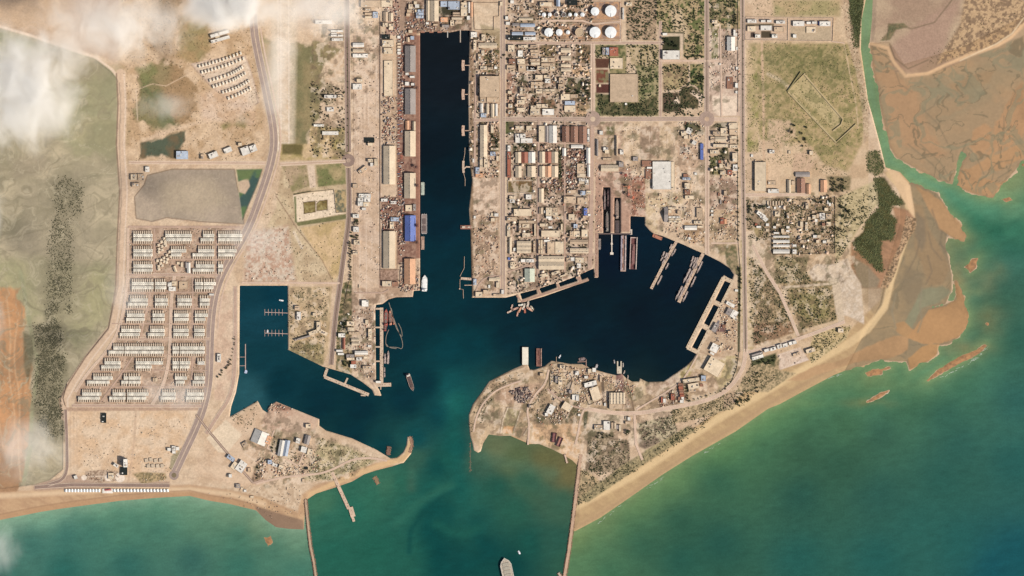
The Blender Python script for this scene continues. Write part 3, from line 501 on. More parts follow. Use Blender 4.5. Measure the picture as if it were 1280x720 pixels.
paint(zoomed(720,430,8,'400,290 470,280 490,480 460,480 430,430 400,400'), (110,72,70), 2, .85, (150,110,96), NF); paint(zoomed(720,430,8,'580,370 700,370 690,600 600,600'), (218,188,146), 2, .9); paint(zoomed(720,430,8,'700,380 870,390 1000,300 1040,350 790,530 700,480'), (170,140,114), 3, .9, (196,166,134), NM)
paint(zoomed(720,430,8,'250,330 280,330 290,600 260,600'), (80,68,58), 1.2, .8); paint(zoomed(720,430,8,'490,490 560,640 470,650'), (204,178,148), 1); pline(zoomed(720,430,8,'500,330 580,660'), 1.1, (96,76,60), .7)
paint(zoomed(720,430,8,'820,520 1080,390 1110,570 830,640'), (176,146,114), 1, .9, (104,78,62), NV, .35, .6)
paint(zoomed(700,500,8,'280,340 680,400 700,560 700,620 560,720 250,720'), (178,154,120), 1, 1, (128,108,84), NV, .35, .6); paint(zoomed(700,500,8,'600,420 690,410 700,520 640,500'), (120,98,78), 2, .7)
paint(zoomed(700,500,8,'790,230 1130,150 1180,330 850,490 790,460'), (192,172,134), 1, 1, (124,106,84), NF, .4, .65); paint(zoomed(700,500,8,'790,400 1000,380 980,440 850,490 790,470'), (122,100,82), 3, .7)
paint(zoomed(700,500,8,'850,500 1200,330 1280,290 1280,330 1000,470 850,560'), (132,128,88), 3, .8, (176,154,110), NF); paint(zoomed(700,500,8,'280,300 540,320 530,370 380,390 280,350'), (90,82,58), 1.5, .8)
paint(zoomed(700,500,8,'280,110 630,170 630,300 430,330 290,290'), (206,180,146), .8, 1); paint(zoomed(700,500,8,'240,120 285,110 260,290 235,280'), (62,66,44), .8, .9)
paint([(724,586),(736,590),(760,610),(722,632)], (196,166,122), 2, .9, (140,122,88), NF); paint([(735,628),(790,590),(870,538),(860,532),(780,580),(722,624)], (172,152,108), 2, .9, (116,104,74), NV)
paint(zoomed(840,440,8,'0,560 500,430 640,380 620,560 280,660 0,720'), (196,168,126), 1.5, 1, (150,128,94), NV, .4, .65); paint(zoomed(840,440,8,'520,430 630,380 640,500 520,560'), (180,150,118), 2, .9)
paint(zoomed(840,440,8,'260,180 500,320 470,370 300,430 180,400 100,300'), (206,174,136), 1, .9, (180,148,116), NF); paint(zoomed(840,440,8,'330,30 640,40 640,180 560,330 470,360 430,250'), (186,164,114), 1.5, .9, (200,176,130), NF)
paint(zoomed(840,440,8,'60,230 240,60 180,230 90,270'), (170,152,92), 2, .8); paint(zoomed(820,360,8,'630,180 740,0 820,0 820,620 640,720 420,640 640,330'), (204,174,138), 1, 1, (186,154,120), NF); paint(zoomed(820,360,8,'600,400 640,360 700,360 690,440 600,440'), (92,56,62), 2, .8)
paint(zoomed(820,360,8,'560,430 620,320 640,330 580,450'), (116,108,108), .8); paint([(925,300),(935,300),(942,345),(942,440),(928,440),(926,380)], (216,188,150), 1.5, 1, (190,164,120), NF); paint([(922,340),(926,330),(925,440),(922,440)], (66,72,42), 1.2, .9)
paint([(905,308),(920,305),(925,345),(918,342),(908,330)], (92,92,58), 2, .9, (160,136,100), NF); paint([(928,290),(942,288),(952,310),(944,322),(930,320)], (214,186,152), 2, 1)
rl = random.Random(8)
for i in range(26): x = rl.uniform(443, 474); y = rl.uniform(48, 300); pline([(x, y), (x+rl.uniform(-.6, .6), y+rl.uniform(30, 120))], .9, rl.choice([(232,206,176),(176,146,120),(160,130,106)]), .9, .55)
for i in range(30): x = rl.uniform(745, 880); y = rl.uniform(156, 240); L_ = rl.uniform(8, 30); pline([(x, y), (x, y+L_) if rl.random() < .5 else (x+L_, y)], .9, rl.choice([(230,204,172),(160,132,106),(140,114,92)]), .8, .5)
for i in range(40): x = rl.uniform(940, 1070); y = rl.uniform(60, 205); a_ = rl.uniform(0, 6.3); L_ = rl.uniform(8, 26); pline([(x, y), (x+L_*math.cos(a_), y+L_*math.sin(a_)), (x+L_*1.6*math.cos(a_+.4), y+L_*1.6*math.sin(a_+.4))], .8, rl.choice([(206,180,136),(196,170,126),(120,114,74)]), 1, .45)
for i in range(60): x = rl.uniform(90, 300); y = rl.uniform(500, 640); a_ = rl.uniform(-.4, .6); L_ = rl.uniform(8, 36); pline([(x, y), (x+L_*math.cos(a_), y+L_*math.sin(a_))], .7, rl.choice([(232,206,172),(190,158,126)]), 1, .35) if y < 605-abs(x-200)*.1 else None
sl, d = sdf([(936,54),(1066,54),(1084,130),(1078,178),(1040,210),(950,175)], 8); g_ = fbm(6, 905, 4)[sl]; al = (np.clip((g_-.52)/.08, 0, 1)*np.clip(d/6, 0, 1)*.5)[..., None]; COL[sl] = COL[sl]*(1-al)+np.array(lin((112,112,66)))*al
# worn, weedy and swept patches
M1 = fbm(7, 901, 4, GX+(NM-.5)*10, GY+(NF-.5)*8); M2 = fbm(9, 902, 4)
for q in (URB, [(586,518),(602,488),(624,468),(662,462),(690,452),(757,466),(790,477),(868,442),(930,448),(925,470),(900,495),(850,510),(800,555),(730,590),(722,580),(640,545),(600,560)], [(588,42),(624,42),(624,370),(590,370)], [(742,150),(925,152),(925,300),(900,320),(800,280),(742,215)],
        [(340,505),(400,540),(480,570),(440,600),(330,612),(300,560)], [(430,360),(500,366),(478,380),(468,486),(420,462)], [(361,358),(415,358),(404,456),(361,436)], [(932,240),(1055,235),(1075,330),(1000,430),(940,440)], [(500,0),(588,0),(588,38),(505,42)], [(885,0),(925,0),(925,140),(885,140)], [(386,0),(478,0),(478,60),(440,200),(388,198)], [(160,282),(305,282),(264,368),(256,508),(92,508),(150,420)]):
    sl, d = sdf(q, 8); ed = np.clip(d/3, 0, 1); es = .45 if q[0] == (160,282) else 1
    for mk, c, a in ((np.clip((M1[sl]-.56)/.06, 0, 1), (122,100,78), .55), (np.clip((M2[sl]-.60)/.05, 0, 1), (96,92,62), .5), (np.clip((.43-M1[sl])/.06, 0, 1), (232,206,174), .5)):
        al = (mk*ed*a*es)[..., None]; COL[sl] = COL[sl]*(1-al)+np.array(lin(c))*al
for t in ('130,690 160,600 230,510 330,430 440,380 560,355','860,200 860,300 830,400 780,480 700,600 670,690','880,200 960,175'): pline(zoomed(580,430,8,t), 1.1, (96,84,62), .9, .85)
pline(zoomed(580,430,8,'60,700 100,600 180,500 260,390 360,320 500,260 600,225'), 1.6, (120,98,74), 1.2, .7); paint(zoomed(480,0,10.667,'280,130 440,130 440,480 320,480'), (164,112,84), 2, .7, (120,90,72), NF)
paint(zoomed(480,0,10.667,'755,95 930,100 1010,140 900,200 780,210'), (62,58,42), 1.2, .9); paint(zoomed(480,0,10.667,'180,20 290,20 260,480 180,480'), (168,138,112), 1.5, .9)
# salty urban grime: darker and lighter grains everywhere on dry land
land_all, dl = sdf([(155,0),(1060,0),(1060,210),(1040,300),(1070,350),(1080,400),(960,480),(850,540),(740,600),(724,570),(600,540),(590,520),(600,480),(300,520),(250,600),(100,600),(90,510),(155,400)], 8)
g = 1+(fbm(1.3, 301, 2)-0.5)*0.34+(fbm(4.5, 302, 2)-.5)*.16
gs = 1+(fbm(2.5, 303, 3)-0.5)*0.14
GR = gs.copy(); GR[land_all] = np.where(dl > 0, g[land_all], gs[land_all])
FLT = np.isin(CLS, (1, 2, 4, 5)); GR[FLT] = 1+(GR[FLT]-1)*.8
COL *= GR[..., None]; e_ = np.clip((GX-930)/60, 0, 1)*(CLS == 0)*(GX < 1086); COL *= (1-e_[..., None]*np.array([.05, .07, .13]))
COL[CLS == 2] *= np.array([.92, .86, .76]); COL[CLS == 4] *= np.array([.97, .92, .83])
for p_ in (FL1, FL2, *ISL):     # the wet margins of the bars
    sl, d = sdf(p_, 12); m_ = (CLS[sl] == 2) & (d > -4); COL[sl] *= (1-m_*.22*np.exp(-np.abs(d+(NM[sl]-.5)*5)/2.5))[..., None]
COL = np.minimum(COL/np.array(GAIN), 0.85)
# ------------------------------------------------------------------ terrain meshes by kind of ground
def sheet(name, faces_mask, mat, X, Y, Zz, C, label=None):
    ny, nx = X.shape; idx = np.arange(ny*nx).reshape(ny, nx)
    q = np.stack([idx[1:, :-1], idx[1:, 1:], idx[:-1, 1:], idx[:-1, :-1]], -1)[faces_mask]
    if not len(q): return
    u, inv = np.unique(q, return_inverse=True); inv = inv.reshape(-1)
    co = np.stack([(X.ravel()[u]-640)*S, (360-Y.ravel()[u])*S, Zz.ravel()[u]], -1).astype(np.float32)
    me = bpy.data.meshes.new(name); me.vertices.add(len(u)); me.vertices.foreach_set('co', co.ravel())
    me.loops.add(len(inv)); me.loops.foreach_set('vertex_index', inv.astype(np.int32)); me.polygons.add(len(q))
    me.polygons.foreach_set('loop_start', np.arange(0, len(inv), 4, dtype=np.int32)); me.update(calc_edges=True)
    a = me.attributes.new('tone', 'FLOAT_COLOR', 'POINT'); c = np.ones((len(u), 4), np.float32); c[:, :3] = C.reshape(-1, 3)[u]
    a.data.foreach_set('color', c.ravel()); me.materials.append(mat); me.shade_smooth()
    o = obj(name, me); o['kind'] = 'structure'; return o
M_GROUND = attr_mat('dry_ground', 0.95, (0.02, 0.12), (0.05, 0.12), 0.1, 0.25, 0.15)
M_SAND = attr_mat('sand', 0.9, (0.01, 0.1), (0.04, 0.05), 0.2)
M_FLAT = attr_mat('wet_flat', 0.7, (0.01, 0.06), (0.05, 0.06), 0.3)
# shoal/rise detail on dry land
dry = (Z > 2.5) & (CLS == 0); Z = np.where(dry, Z+(NF-.5)*.25, Z)
fc = CLS[:-1, :-1]; zmax = np.maximum(np.maximum(Z[:-1,:-1], Z[1:,:-1]), np.maximum(Z[:-1,1:], Z[1:,1:]))
above = zmax > -0.5
for k, n, m in ((0, 'ground', M_GROUND), (1, 'beach', M_SAND), (2, 'tidal_flat', M_FLAT), (4, 'lagoon_mud', M_FLAT), (5, 'pond', M_FLAT)):
    sheet(n, (fc == k) & above, m, GX, GY, Z, COL)
seab = ~above; sheet('seabed', seab[:, :], M_SAND, GX, GY, np.minimum(Z, -.4), COL)
# ------------------------------------------------------------------ water: one sheet, tinted by what is suspended in it
WX = GX[::2, ::2]; WY = GY[::2, ::2]
CP_IN = '''555 60 22 30 37;555 100 21 30 38;540 180 16 29 38;560 230 10 33 43;552 280 9 40 52;545 330 10 46 56;600 385 10 46 56;540 395 10 48 58;500 430 10 50 60;480 410 10 46 56;
560 440 12 60 68;590 430 10 56 64;562 480 18 74 78;572 505 26 86 84;550 520 14 66 72;530 480 10 52 62;505 500 10 50 60;450 510 10 46 56;400 500 11 48 58;350 480 12 52 62;
330 450 18 60 70;310 490 40 86 94;330 400 24 66 78;345 370 14 58 72;310 370 20 62 74;440 545 10 50 60;480 560 12 58 64;520 550 16 72 76;570 560 20 82 80;545 585 18 80 82;
640 420 10 42 52;680 430 8 36 48;640 390 12 42 52;720 400 7 26 38;760 430 7 26 38;800 400 6 22 34;850 360 7 22 36;850 430 7 26 38;800 320 8 26 40;795 290 10 32 46;765 320 8 20 36;
900 335 10 24 38;880 440 7 24 36;757 260 24 18 22;771 270 24 22 24;660 368 10 24 34;708 350 10 24 34;472 420 8 30 38;905 365 14 24 34;885 390 12 24 34;875 420 12 24 34;
580 640 30 94 90;570 610 28 92 88;540 610 28 94 90;520 640 36 102 94;530 690 34 100 92;560 640 20 82 82;550 660 15 74 76;550 690 14 72 76;575 700 18 76 78;600 700 20 78 78;
500 600 40 104 92;460 620 46 112 98;480 600 60 118 100;440 640 40 108 96;410 650 44 108 96;400 630 62 120 100;420 690 36 102 92;470 690 34 100 90;500 700 34 98 90;520 570 50 100 90;
600 580 56 100 88;620 560 104 116 84;640 575 84 110 80;680 580 96 108 76;710 590 104 112 80;660 600 56 102 84;700 630 54 100 86;640 640 38 96 86;620 610 34 92 84;660 680 26 86 82;690 680 40 92 84;600 650 30 90 86;640 705 16 72 74;710 700 44 94 82;560 575 26 90 86;610 690 18 74 76;590 620 38 100 92'''
CP_W = '''0 655 140 176 148;60 645 120 170 140;130 640 96 152 122;200 632 92 148 118;240 630 110 156 124;280 636 112 152 118;320 655 110 140 106;370 675 104 146 116;340 690 76 126 104;
0 680 84 134 118;40 680 60 114 102;80 670 60 116 104;120 665 66 120 104;150 660 80 132 108;200 660 72 124 104;250 655 92 138 110;300 670 70 124 102;0 715 52 108 96;80 710 42 104 94;160 705 48 104 94;240 700 54 104 94;300 705 56 114 98;370 715 70 126 106;-50 700 70 124 108'''
CP_E = '''722 672 128 150 90;730 700 98 142 92;750 680 92 138 92;760 655 120 146 92;800 625 110 148 92;780 660 78 130 86;840 600 108 148 92;900 560 100 148 90;930 545 104 150 92;960 520 110 156 96;
720 718 104 146 94;760 715 70 124 86;800 680 50 102 76;850 650 50 100 74;850 700 44 102 80;900 600 58 108 78;900 680 44 98 78;950 560 72 120 82;980 530 90 138 90;1000 560 60 100 70;1000 620 46 96 76;
1000 700 44 106 88;1050 480 100 146 98;1040 500 92 146 98;1080 500 96 146 96;1060 530 74 116 76;1050 580 58 102 74;1100 470 84 140 96;1120 480 92 146 98;1140 500 72 118 80;1150 470 96 150 104;1180 460 90 146 104;
1100 540 62 108 82;1100 620 52 104 84;1100 700 42 106 90;1180 520 56 108 84;1200 480 66 120 86;1180 600 50 106 86;1200 560 54 108 88;1230 450 72 126 94;1270 430 54 108 84;1270 500 54 110 92;1270 580 46 106 90;1200 680 44 108 92;1270 690 28 96 94;1240 710 26 96 96;1150 660 52 112 92;
1220 400 58 108 80;1240 370 66 112 78;1200 390 80 122 90;1250 340 60 118 94;1230 300 62 120 94;1270 300 48 108 86;1210 320 84 126 92;1195 340 88 136 108;1190 370 96 144 112;1165 375 128 140 106;1240 270 78 134 106;1270 260 84 136 106;1210 250 88 142 110;1180 240 98 146 112;1150 222 104 150 112;1120 205 106 150 110;1105 180 110 152 112;1095 130 112 152 112;1085 70 114 152 112;1086 20 114 152 112;
1194 215 100 130 92;1260 200 110 136 104;1275 185 104 134 106;1235 235 100 140 108;1215 365 66 120 92;1160 440 104 146 104;1190 440 100 134 96;1100 458 110 146 98;1215 335 92 130 92;1225 345 78 126 94;1180 310 110 128 92'''
def parse(t): return np.array([[float(v) for v in q.split()] for q in t.replace('\n', '').split(';') if q.strip()])
WARPX = (fbm(26, 501, 3, WX, WY)-.5)*18; WARPY = (fbm(26, 502, 3, WX, WY)-.5)*18
def idw(pts, X, Y, p=3.2, soft=60):
    num = np.zeros(X.shape+(3,)); den = np.zeros(X.shape)
    for r in pts:
        wgt = 1/((X-r[0])**2+(Y-r[1])**2+soft)**(p/2); num += wgt[..., None]*np.array(lin(r[2:5])); den += wgt
    return num/den[..., None]
ci_ = parse(CP_IN); q_ = ci_[:, 1] > 565; ci_[q_, 2:] *= np.array([1.08, .965, .9]); dk_ = (ci_[:, 3] < 32) & (ci_[:, 1] > 200); ci_[dk_, 2:] += np.array([2, 6, 5])
WC = idw(ci_, WX+WARPX*.4, WY+WARPY*.4, 3.4)
def wline(pts, wd, c, a):
    d2 = np.full(WX.shape, 1e9); X = WX+WARPX*.25; Y = WY+WARPY*.25
    for (ax, ay), (bx, by) in zip(pts[:-1], pts[1:]):
        dx, dy = bx-ax, by-ay; t_ = np.clip(((X-ax)*dx+(Y-ay)*dy)/(dx*dx+dy*dy), 0, 1); d2 = np.minimum(d2, (X-ax-t_*dx)**2+(Y-ay-t_*dy)**2)
    g_ = (np.exp(-d2/wd**2)*a)[..., None]; WC[:] = WC*(1-g_)+np.array(lin(c))*g_
wline([(548,718),(540,690),(536,668),(533,650),(540,632)], 16, (14,72,70), .75); wline([(560,716),(590,706),(612,690),(600,672),(594,655)], 11, (16,74,72), .6); wline([(570,612),(555,618),(536,632),(524,646),(514,662),(511,690)], 3.5, (20,76,72), .7)
wline([(566,606),(548,613),(530,624),(510,640),(496,656)], 6, (52,112,94), .55); wline([(570,500),(566,540),(572,580),(580,620)], 12, (26,92,84), .6); wline([(545,655),(562,664),(580,668),(596,660)], 7, (36,98,84), .5)
wline([(600,570),(640,580),(690,592)], 9, (84,116,92), .5); wline([(650,600),(680,612)], 12, (50,98,82), .5); wline([(515,585),(514,610)], 6, (70,104,86), .5); wline([(450,612),(490,590),(512,590)], 9, (52,104,86), .5)
jx = 724-(WY-570)*0.115
me_ = (WX > jx) & (WY > 560) | (WX > 950) | ((WX > 727) & (WY > 500) & (WX-727 > (560-WY)*3)); off_ = np.clip(-DL[::2, ::2]/40, 0, 1)[..., None]; WC[me_] = (idw(parse(CP_E), WX+WARPX*.4, WY+WARPY*.4, 3.0, 450)*(np.array([.90,.88,.98])*(1-off_)+np.array([.72,.75,.93])*off_))[me_]
CP_R = '''1086 -40 122 148 112;1086 20 122 148 112;1082 60 120 148 112;1090 110 116 148 112;1098 160 112 150 112;1106 190 110 150 114;1125 210 110 152 114;1150 222 106 152 116;1170 232 96 148 116;1192 240 84 142 112;1192 215 124 142 104;1215 250 80 138 108;1240 262 76 134 106;
1270 262 92 140 108;1270 285 58 116 92;1245 290 48 106 84;1220 280 50 112 88;1200 268 62 124 96;1212 300 76 118 90;1230 310 60 118 88;1260 320 46 106 84;1225 340 84 124 88;1260 225 124 140 100;1275 195 120 134 98;1240 235 116 142 104'''
mr = (WX > 1074) & (WY < 330); k_ = np.clip((330-WY)/40, 0, 1)[..., None]; WR = idw(parse(CP_R), WX+WARPX*.3, WY+WARPY*.3, 3.6); WC = np.where(mr[..., None], WC*(1-k_)+WR*k_, WC)
# shallows: suspended sand over the bars and along the beaches
dl_ = -DL[::2, ::2]; out = (WX > 950) | me_; sh = np.exp(-np.clip(dl_, 0, 60)/7)*(dl_ > -2)*out*(.45+.7*fbm(18, 640, 3, WX, WY)); sh = np.clip(sh, 0, .8)[..., None]
WC = WC*(1-sh)+np.array(lin((126,150,104)))*sh
for (cx_, cy_, rx_, ry_, c_, a_) in ((1195,352,14,22,(150,136,98),.6),(1180,330,8,40,(128,132,100),.6),(1232,352,16,14,(134,120,84),.35),(1238,398,18,20,(126,126,86),.5),(1190,395,18,8,(118,140,104),.5),(1205,435,30,8,(134,128,90),.5),(1100,480,50,14,(112,128,84),.35),(1190,300,20,22,(128,134,96),.45),(1250,340,12,12,(110,112,76),.3),(1085,505,26,5,(122,124,82),.5),(1000,505,30,7,(116,150,100),.4),(1215,362,18,5,(128,146,104),.4)):
    g_ = np.exp(-(((WX+WARPX*.7-cx_)/rx_)**2+((WY+WARPY*.7-cy_)/ry_)**2))*a_*(.6+.8*fbm(9, 650, 3, WX, WY)); g_ = np.clip(g_, 0, 1)[..., None]; WC = WC*(1-g_)+np.array(lin(c_))*g_
jw = 381+(WY-622)*0.14
mw = (WX < jw) & (WY > 605); WC[mw] = (idw(parse(CP_W), WX+WARPX*.4, WY+WARPY*.4, 2.8, 200)*np.array([.95,.92,.95]))[mw]
sh2 = np.exp(-np.clip(dl_, 0, 60)/9)*(dl_ > -2)*mw*(.3+.9*fbm(16, 660, 3, WX, WY)); sh2 = np.clip(sh2, 0, .75)[..., None]; WC = WC*(1-sh2)+np.array(lin((138,172,142)))*sh2
sw = fbm(5, 600, 3, WX, WY, stretch=4, ang=-0.45); WC *= (1+(sw-.5)*.16)[..., None]
s2 = fbm(30, 610, 4, WX, WY, stretch=3, ang=-0.35); WC *= (1+(s2-.5)*np.where((WX > 300) & (WY < 560), .35, .06))[..., None]
# stirred plume off the entrance
pl = np.exp(-(((WX-563)/16)**2+((WY-505)/42)**2)); WC = WC+(pl*(fbm(6, 620, 3, WX, WY)*.6+.2))[..., None]*np.array([.004,.035,.03])
GW = (1.64, 1.66, 1.60); WC = np.maximum(WC/np.array(GW)-np.array([0.0015, 0.002, 0.003]), 0.0008)
m, t, b = newmat('sea_water'); a = t.nodes.new('ShaderNodeAttribute'); a.attribute_name = 'tone'
wp = worldpos(t); n = noise_node(t, 0.02, 5, 0.6, wp); c = vmul(t, a.outputs['Color'], mulramp(t, n.outputs[0], 0.93, 1.07))
n3 = noise_node(t, 0.11, 2, 0.5, wp); c = vmul(t, c, mulramp(t, n3.outputs[0], 0.93, 1.07)); t.links.new(c, b.inputs['Base Color']); b.inputs['Roughness'].default_value = 0.35; b.inputs['Specular IOR Level'].default_value = 0.12
mp = t.nodes.new('ShaderNodeMapping'); mp.inputs['Rotation'].default_value = (0, 0, R(-40)); mp.inputs['Scale'].default_value = (0.012, 0.05, 1); t.links.new(wp, mp.inputs[0])
n2 = noise_node(t, 1.0, 4, 0.65, mp.outputs[0]); c = vmul(t, c, mulramp(t, n2.outputs[0], .93, 1.07)); t.links.new(c, b.inputs['Base Color']); bp = t.nodes.new('ShaderNodeBump'); bp.inputs['Strength'].default_value = 0.5; bp.inputs['Distance'].default_value = 1.0
t.links.new(n2.outputs[0], bp.inputs['Height']); t.links.new(bp.outputs[0], b.inputs['Normal']); M_SEA = m
sheet('sea', np.ones((WX.shape[0]-1, WX.shape[1]-1), bool), M_SEA, WX, WY, np.zeros(WX.shape), WC)
# surf lines
M_FOAM = objmat('surf_foam', 0.6, 0.1, 0.2)
mb = MB()
for t_, n_ in (('1175,472 1190,465 1206,456 1222,446 1234,434', 26), ('1085,500 1100,493 1110,490', 12), ('800,616 815,606 828,597', 9), ('880,566 900,553', 8), ('745,655 752,650 775,632',10), ('1035,472 1052,467',8)):
    pts = [tuple(map(float, q.split(','))) for q in t_.split()]
    for i in range(n_):
        k = random.randrange(len(pts)-1); u = random.random(); x = pts[k][0]*(1-u)+pts[k+1][0]*u+random.gauss(.5, .7); y = pts[k][1]*(1-u)+pts[k+1][1]*u+random.gauss(.5, .7)
        X, Y = P(x, y); mb.rbox(X, Y, 0.02, random.uniform(8, 22), random.uniform(.8, 1.6), .25, R(25)+random.gauss(0, .3))
tag(mb.build('surf_foam', M_FOAM, A(200,205,180)), kind='stuff')
# ------------------------------------------------------------------ roads
RC = {'a': (176,148,126), 'd': (150,124,106), 'p': (212,180,150), 'h': (166,142,124), 't': (190,158,132)}
def px(t): return [tuple(map(float, q.split(','))) for q in t.split()]
def arc(cx, cy, r, a0, a1, n=14): return [(cx+r*math.cos(R(a0+(a1-a0)*i/n)), cy-r*math.sin(R(a0+(a1-a0)*i/n))) for i in range(n+1)]
def smooth(pts, k=2):
    for _ in range(k):
        q = [pts[0]]
        for a, b in zip(pts[:-1], pts[1:]): q += [(a[0]*.75+b[0]*.25, a[1]*.75+b[1]*.25), (a[0]*.25+b[0]*.75, a[1]*.25+b[1]*.75)]
        pts = q+[pts[-1]]
    return pts
rz_ = [0.30]; RSEG = []
def road(pts, wd, c='a', median=None, sm=False, name='road', kerb=True):
    if sm: pts = smooth(pts, 2)
    RSEG.extend([(a, b, wd/2+.7) for a, b in zip(pts[:-1], pts[1:])])
    rz_[0] += 0.012; z = G0+rz_[0]; q = [P(*p) for p in pts]; m = MB().ribbon(q, wd*S, 1.0, z)
    o = m.build(name, M_ROAD, A(RC[c])); o['kind'] = 'structure'
    if kerb:
        k = MB()
        for s_ in (-1, 1):
            off = []
            for i, (x, y) in enumerate(q):
                a = q[max(0,i-1)]; b = q[min(len(q)-1,i+1)]; l = math.hypot(b[0]-a[0], b[1]-a[1]) or 1
                off.append((x-(b[1]-a[1])/l*s_*(wd*S/2+.9), y+(b[0]-a[0])/l*s_*(wd*S/2+.9)))
            k.ribbon(off, 1.8, 1.0, z+.14)
        o = k.build('kerb', M_CONC, A(224,198,166)); o['kind'] = 'structure'
    if median:
        rz_[0] += .004; o = MB().ribbon(q, median[0]*S, 1.0, z+.12).build('median_strip', M_CONC, A(median[1])); o['kind'] = 'structure'
def roundabout(cx, cy, r, ri, c='a', isl=(208,180,146)):
    rz_[0] += .012; z = G0+rz_[0]+.05; X, Y = P(cx, cy); o = MB().cyl(X, Y, 1, r*S, r*S, z, 28).build('road', M_ROAD, A(RC[c])); o['kind'] = 'structure'
    o = MB().cyl(X, Y, 1, ri*S, ri*S, z+.25, 20).build('traffic_island', M_CONC, A(isl)); o['kind'] = 'structure'
med = (1.0, (204,178,142)); dmed = (1.2, (104,92,66))
road(px('628.5,-60 628.5,368'), 5.6, 'a', med); road(px('629,149 745,149'), 4.6, 'a', (.6,(206,178,146))); road(px('738,149 890,148.5'), 4.6, 'a', (.6,(206,178,146))); road(px('886,149 922,149'), 4, 'p')
road(px('741,54 741,144'), 4.2, 'p', (.8,(176,148,120))); road(px('634,54 830,53.5'), 2.6, 't'); road(px('883.5,-60 883.5,146'), 5, 'a', (.8,(122,104,80))); road(px('884,152 884,318'), 4.4, 'p', (.8,(166,138,112)))
road(px('825.5,26 825.5,146'), 3, 't'); road(px('825,76 883,76'), 2.2, 'p', kerb=False); road(px('775.5,4 775.5,53'), 1.8, 'p', kerb=False); road(px('676,26 728,26 742,30 775,27'), 2.2, 'p', kerb=False); road(px('883,76 902,76'), 2, 'p', kerb=False)
road(px('928,-60 928.5,200 930,290 932,440'), 4.6, 'a', (.9,(96,88,64)))
road(px('932,436 931,452 926,466 916,480 903,492 885,500 860,506 830,511 805,516 780,517 755,515 735,511'), 4.2, 'p', sm=True)
road(px('932,441 965,434 1000,423 1030,412 1056,402'), 3.4, 'p', sm=True); road(px('941,306 958,340 975,366 988,396 998,420'), 3, 'p'); road(px('932,244 1010,243'), 3.2, 'p'); road(px('889,304 924,304'), 2.2, 'p', kerb=False)
HW = px('316,-60 316,0 317,35 321,60 328,92 335,125 341,155 343,180 339,202 332,226 323,252 313,280 300,304 285,328 273,352 266,380 263,412 262,450 261,480 255,508 245,535 232,562 219,590')
road(HW, 9.5, 'h', (1.2,(206,178,148)), True)
road([(x+8.5+max(0,(y-200))*.004, y) for x, y in HW[2:17]], 2.0, 'p', None, True, kerb=False)
road(px('433,-60 434,60 435.5,190'), 6.4, 'd', dmed); road(px('435.5,210 437,250 436,280 431,310 427,340 425,356 420,390 417,420 414,456'), 5.6, 'd', (1.0,(120,100,80)), True)
roundabout(435.5, 200.5, 8, 2.6, 'd', (178,150,124)); roundabout(741, 148.8, 10, 3.2, 'a'); roundabout(883.5, 148.8, 9.5, 3, 'a', (200,166,132)); roundabout(217.5, 594, 6, 3, 'h', (130,112,82))
road(px('161,203 250,203.5 332,204'), 3.2, 'p', (.7,(190,160,130))); road(px('350,205.5 432,201.5'), 3.2, 'p', (.9,(190,160,128))); road(px('302,353.5 360,353.5 426,354'), 2.4, 'p', kerb=False)
road(px('294,358 294,450 292,478 286,500 272,520 258,542'), 4, 't', sm=True); road(px('245,518 262,540 300,585 316,603'), 3, 'd', (.7,(206,178,146)), kerb=False)
road(px('160,283.5 300,284'), 2.2, 't', kerb=False); road(px('160,343.5 272,343.5'), 3, 't'); road(px('146,423.5 262,423.5'), 2.6, 't'); road(px('90,507 252,507.5'), 3, 't'); road(px('160,285 160,345 155,385 148,415 133,440 110,465 94,490'), 2.4, 'p', sm=True)
road(px('193,286 193,343'), 2, 't', kerb=False); road(px('270.5,286 270.5,343'), 2, 't', kerb=False); road(px('218,345 214,372 213,423 211,455 203,485 190,506'), 3, 'p', sm=True); road(px('188,346 187,375 180,400 176,422'), 2, 't', sm=True, kerb=False)
road(px('241,346 241,423 240,470 232,506'), 2, 't', kerb=False); road(px('166,446 150,470 126,502'), 1.8, 't', kerb=False)
for y in (303.5, 324, 365.5, 385, 404.5, 443, 463, 483.5): road([(158 if y<400 else 140 if y<450 else 118, y), (300-(y-300)*.5 if y<340 else 259 if y>400 else 270-(y-350)*.15, y)], 1.2, 't', kerb=False)
road(px('320,605 350,597 378,594 402,592 420,585 440,574 462,572 484,576'), 2.6, 'p', sm=True, kerb=False); road(px('316,604 330,600'), 2.4, 't', kerb=False); road(px('343,538 334,560 372,582'), 2, 'p', kerb=False); road(px('374,580 384,556'), 1.8, 'p', kerb=False)
road(px('82,512 84,560 84,598 60,606'), 3.4, 'd', sm=True); road(px('44,609 90,606 212,607'), 4, 'd'); road(px('592,540 594,526 600,510 609,498 620,488 636,481 652,476'), 2, 'p', sm=True, kerb=False)
road(px('660,556 662,530 658,512 668,494 682,480 686,462'), 2.4, 'p', sm=True, kerb=False); road(px('736,512 728,512 722,545 719,556'), 2.6, 'p', sm=True, kerb=False); road(px('684,486 700,500 716,508 730,511'), 2.2, 't', sm=True, kerb=False)
road(px('793,518 795,555 803,575'), 3, 'p', kerb=False); road(px('796,512 850,480 862,462 872,444'), 2, 'p', sm=True, kerb=False); road(px('850,481 872,474'), 1.8, 'p', kerb=False)
road(px('592,150 624,150'), 3, 't'); road(px('595,94 594,150 593,222'), 2.4, 't', kerb=False); road(px('634,176 672,178 735,180'), 1.6, 't', kerb=False); road(px('673.5,150 672,345'), 2.4, 't', kerb=False); road(px('740.5,156 738.5,300 737,336'), 5, 't', kerb=False)
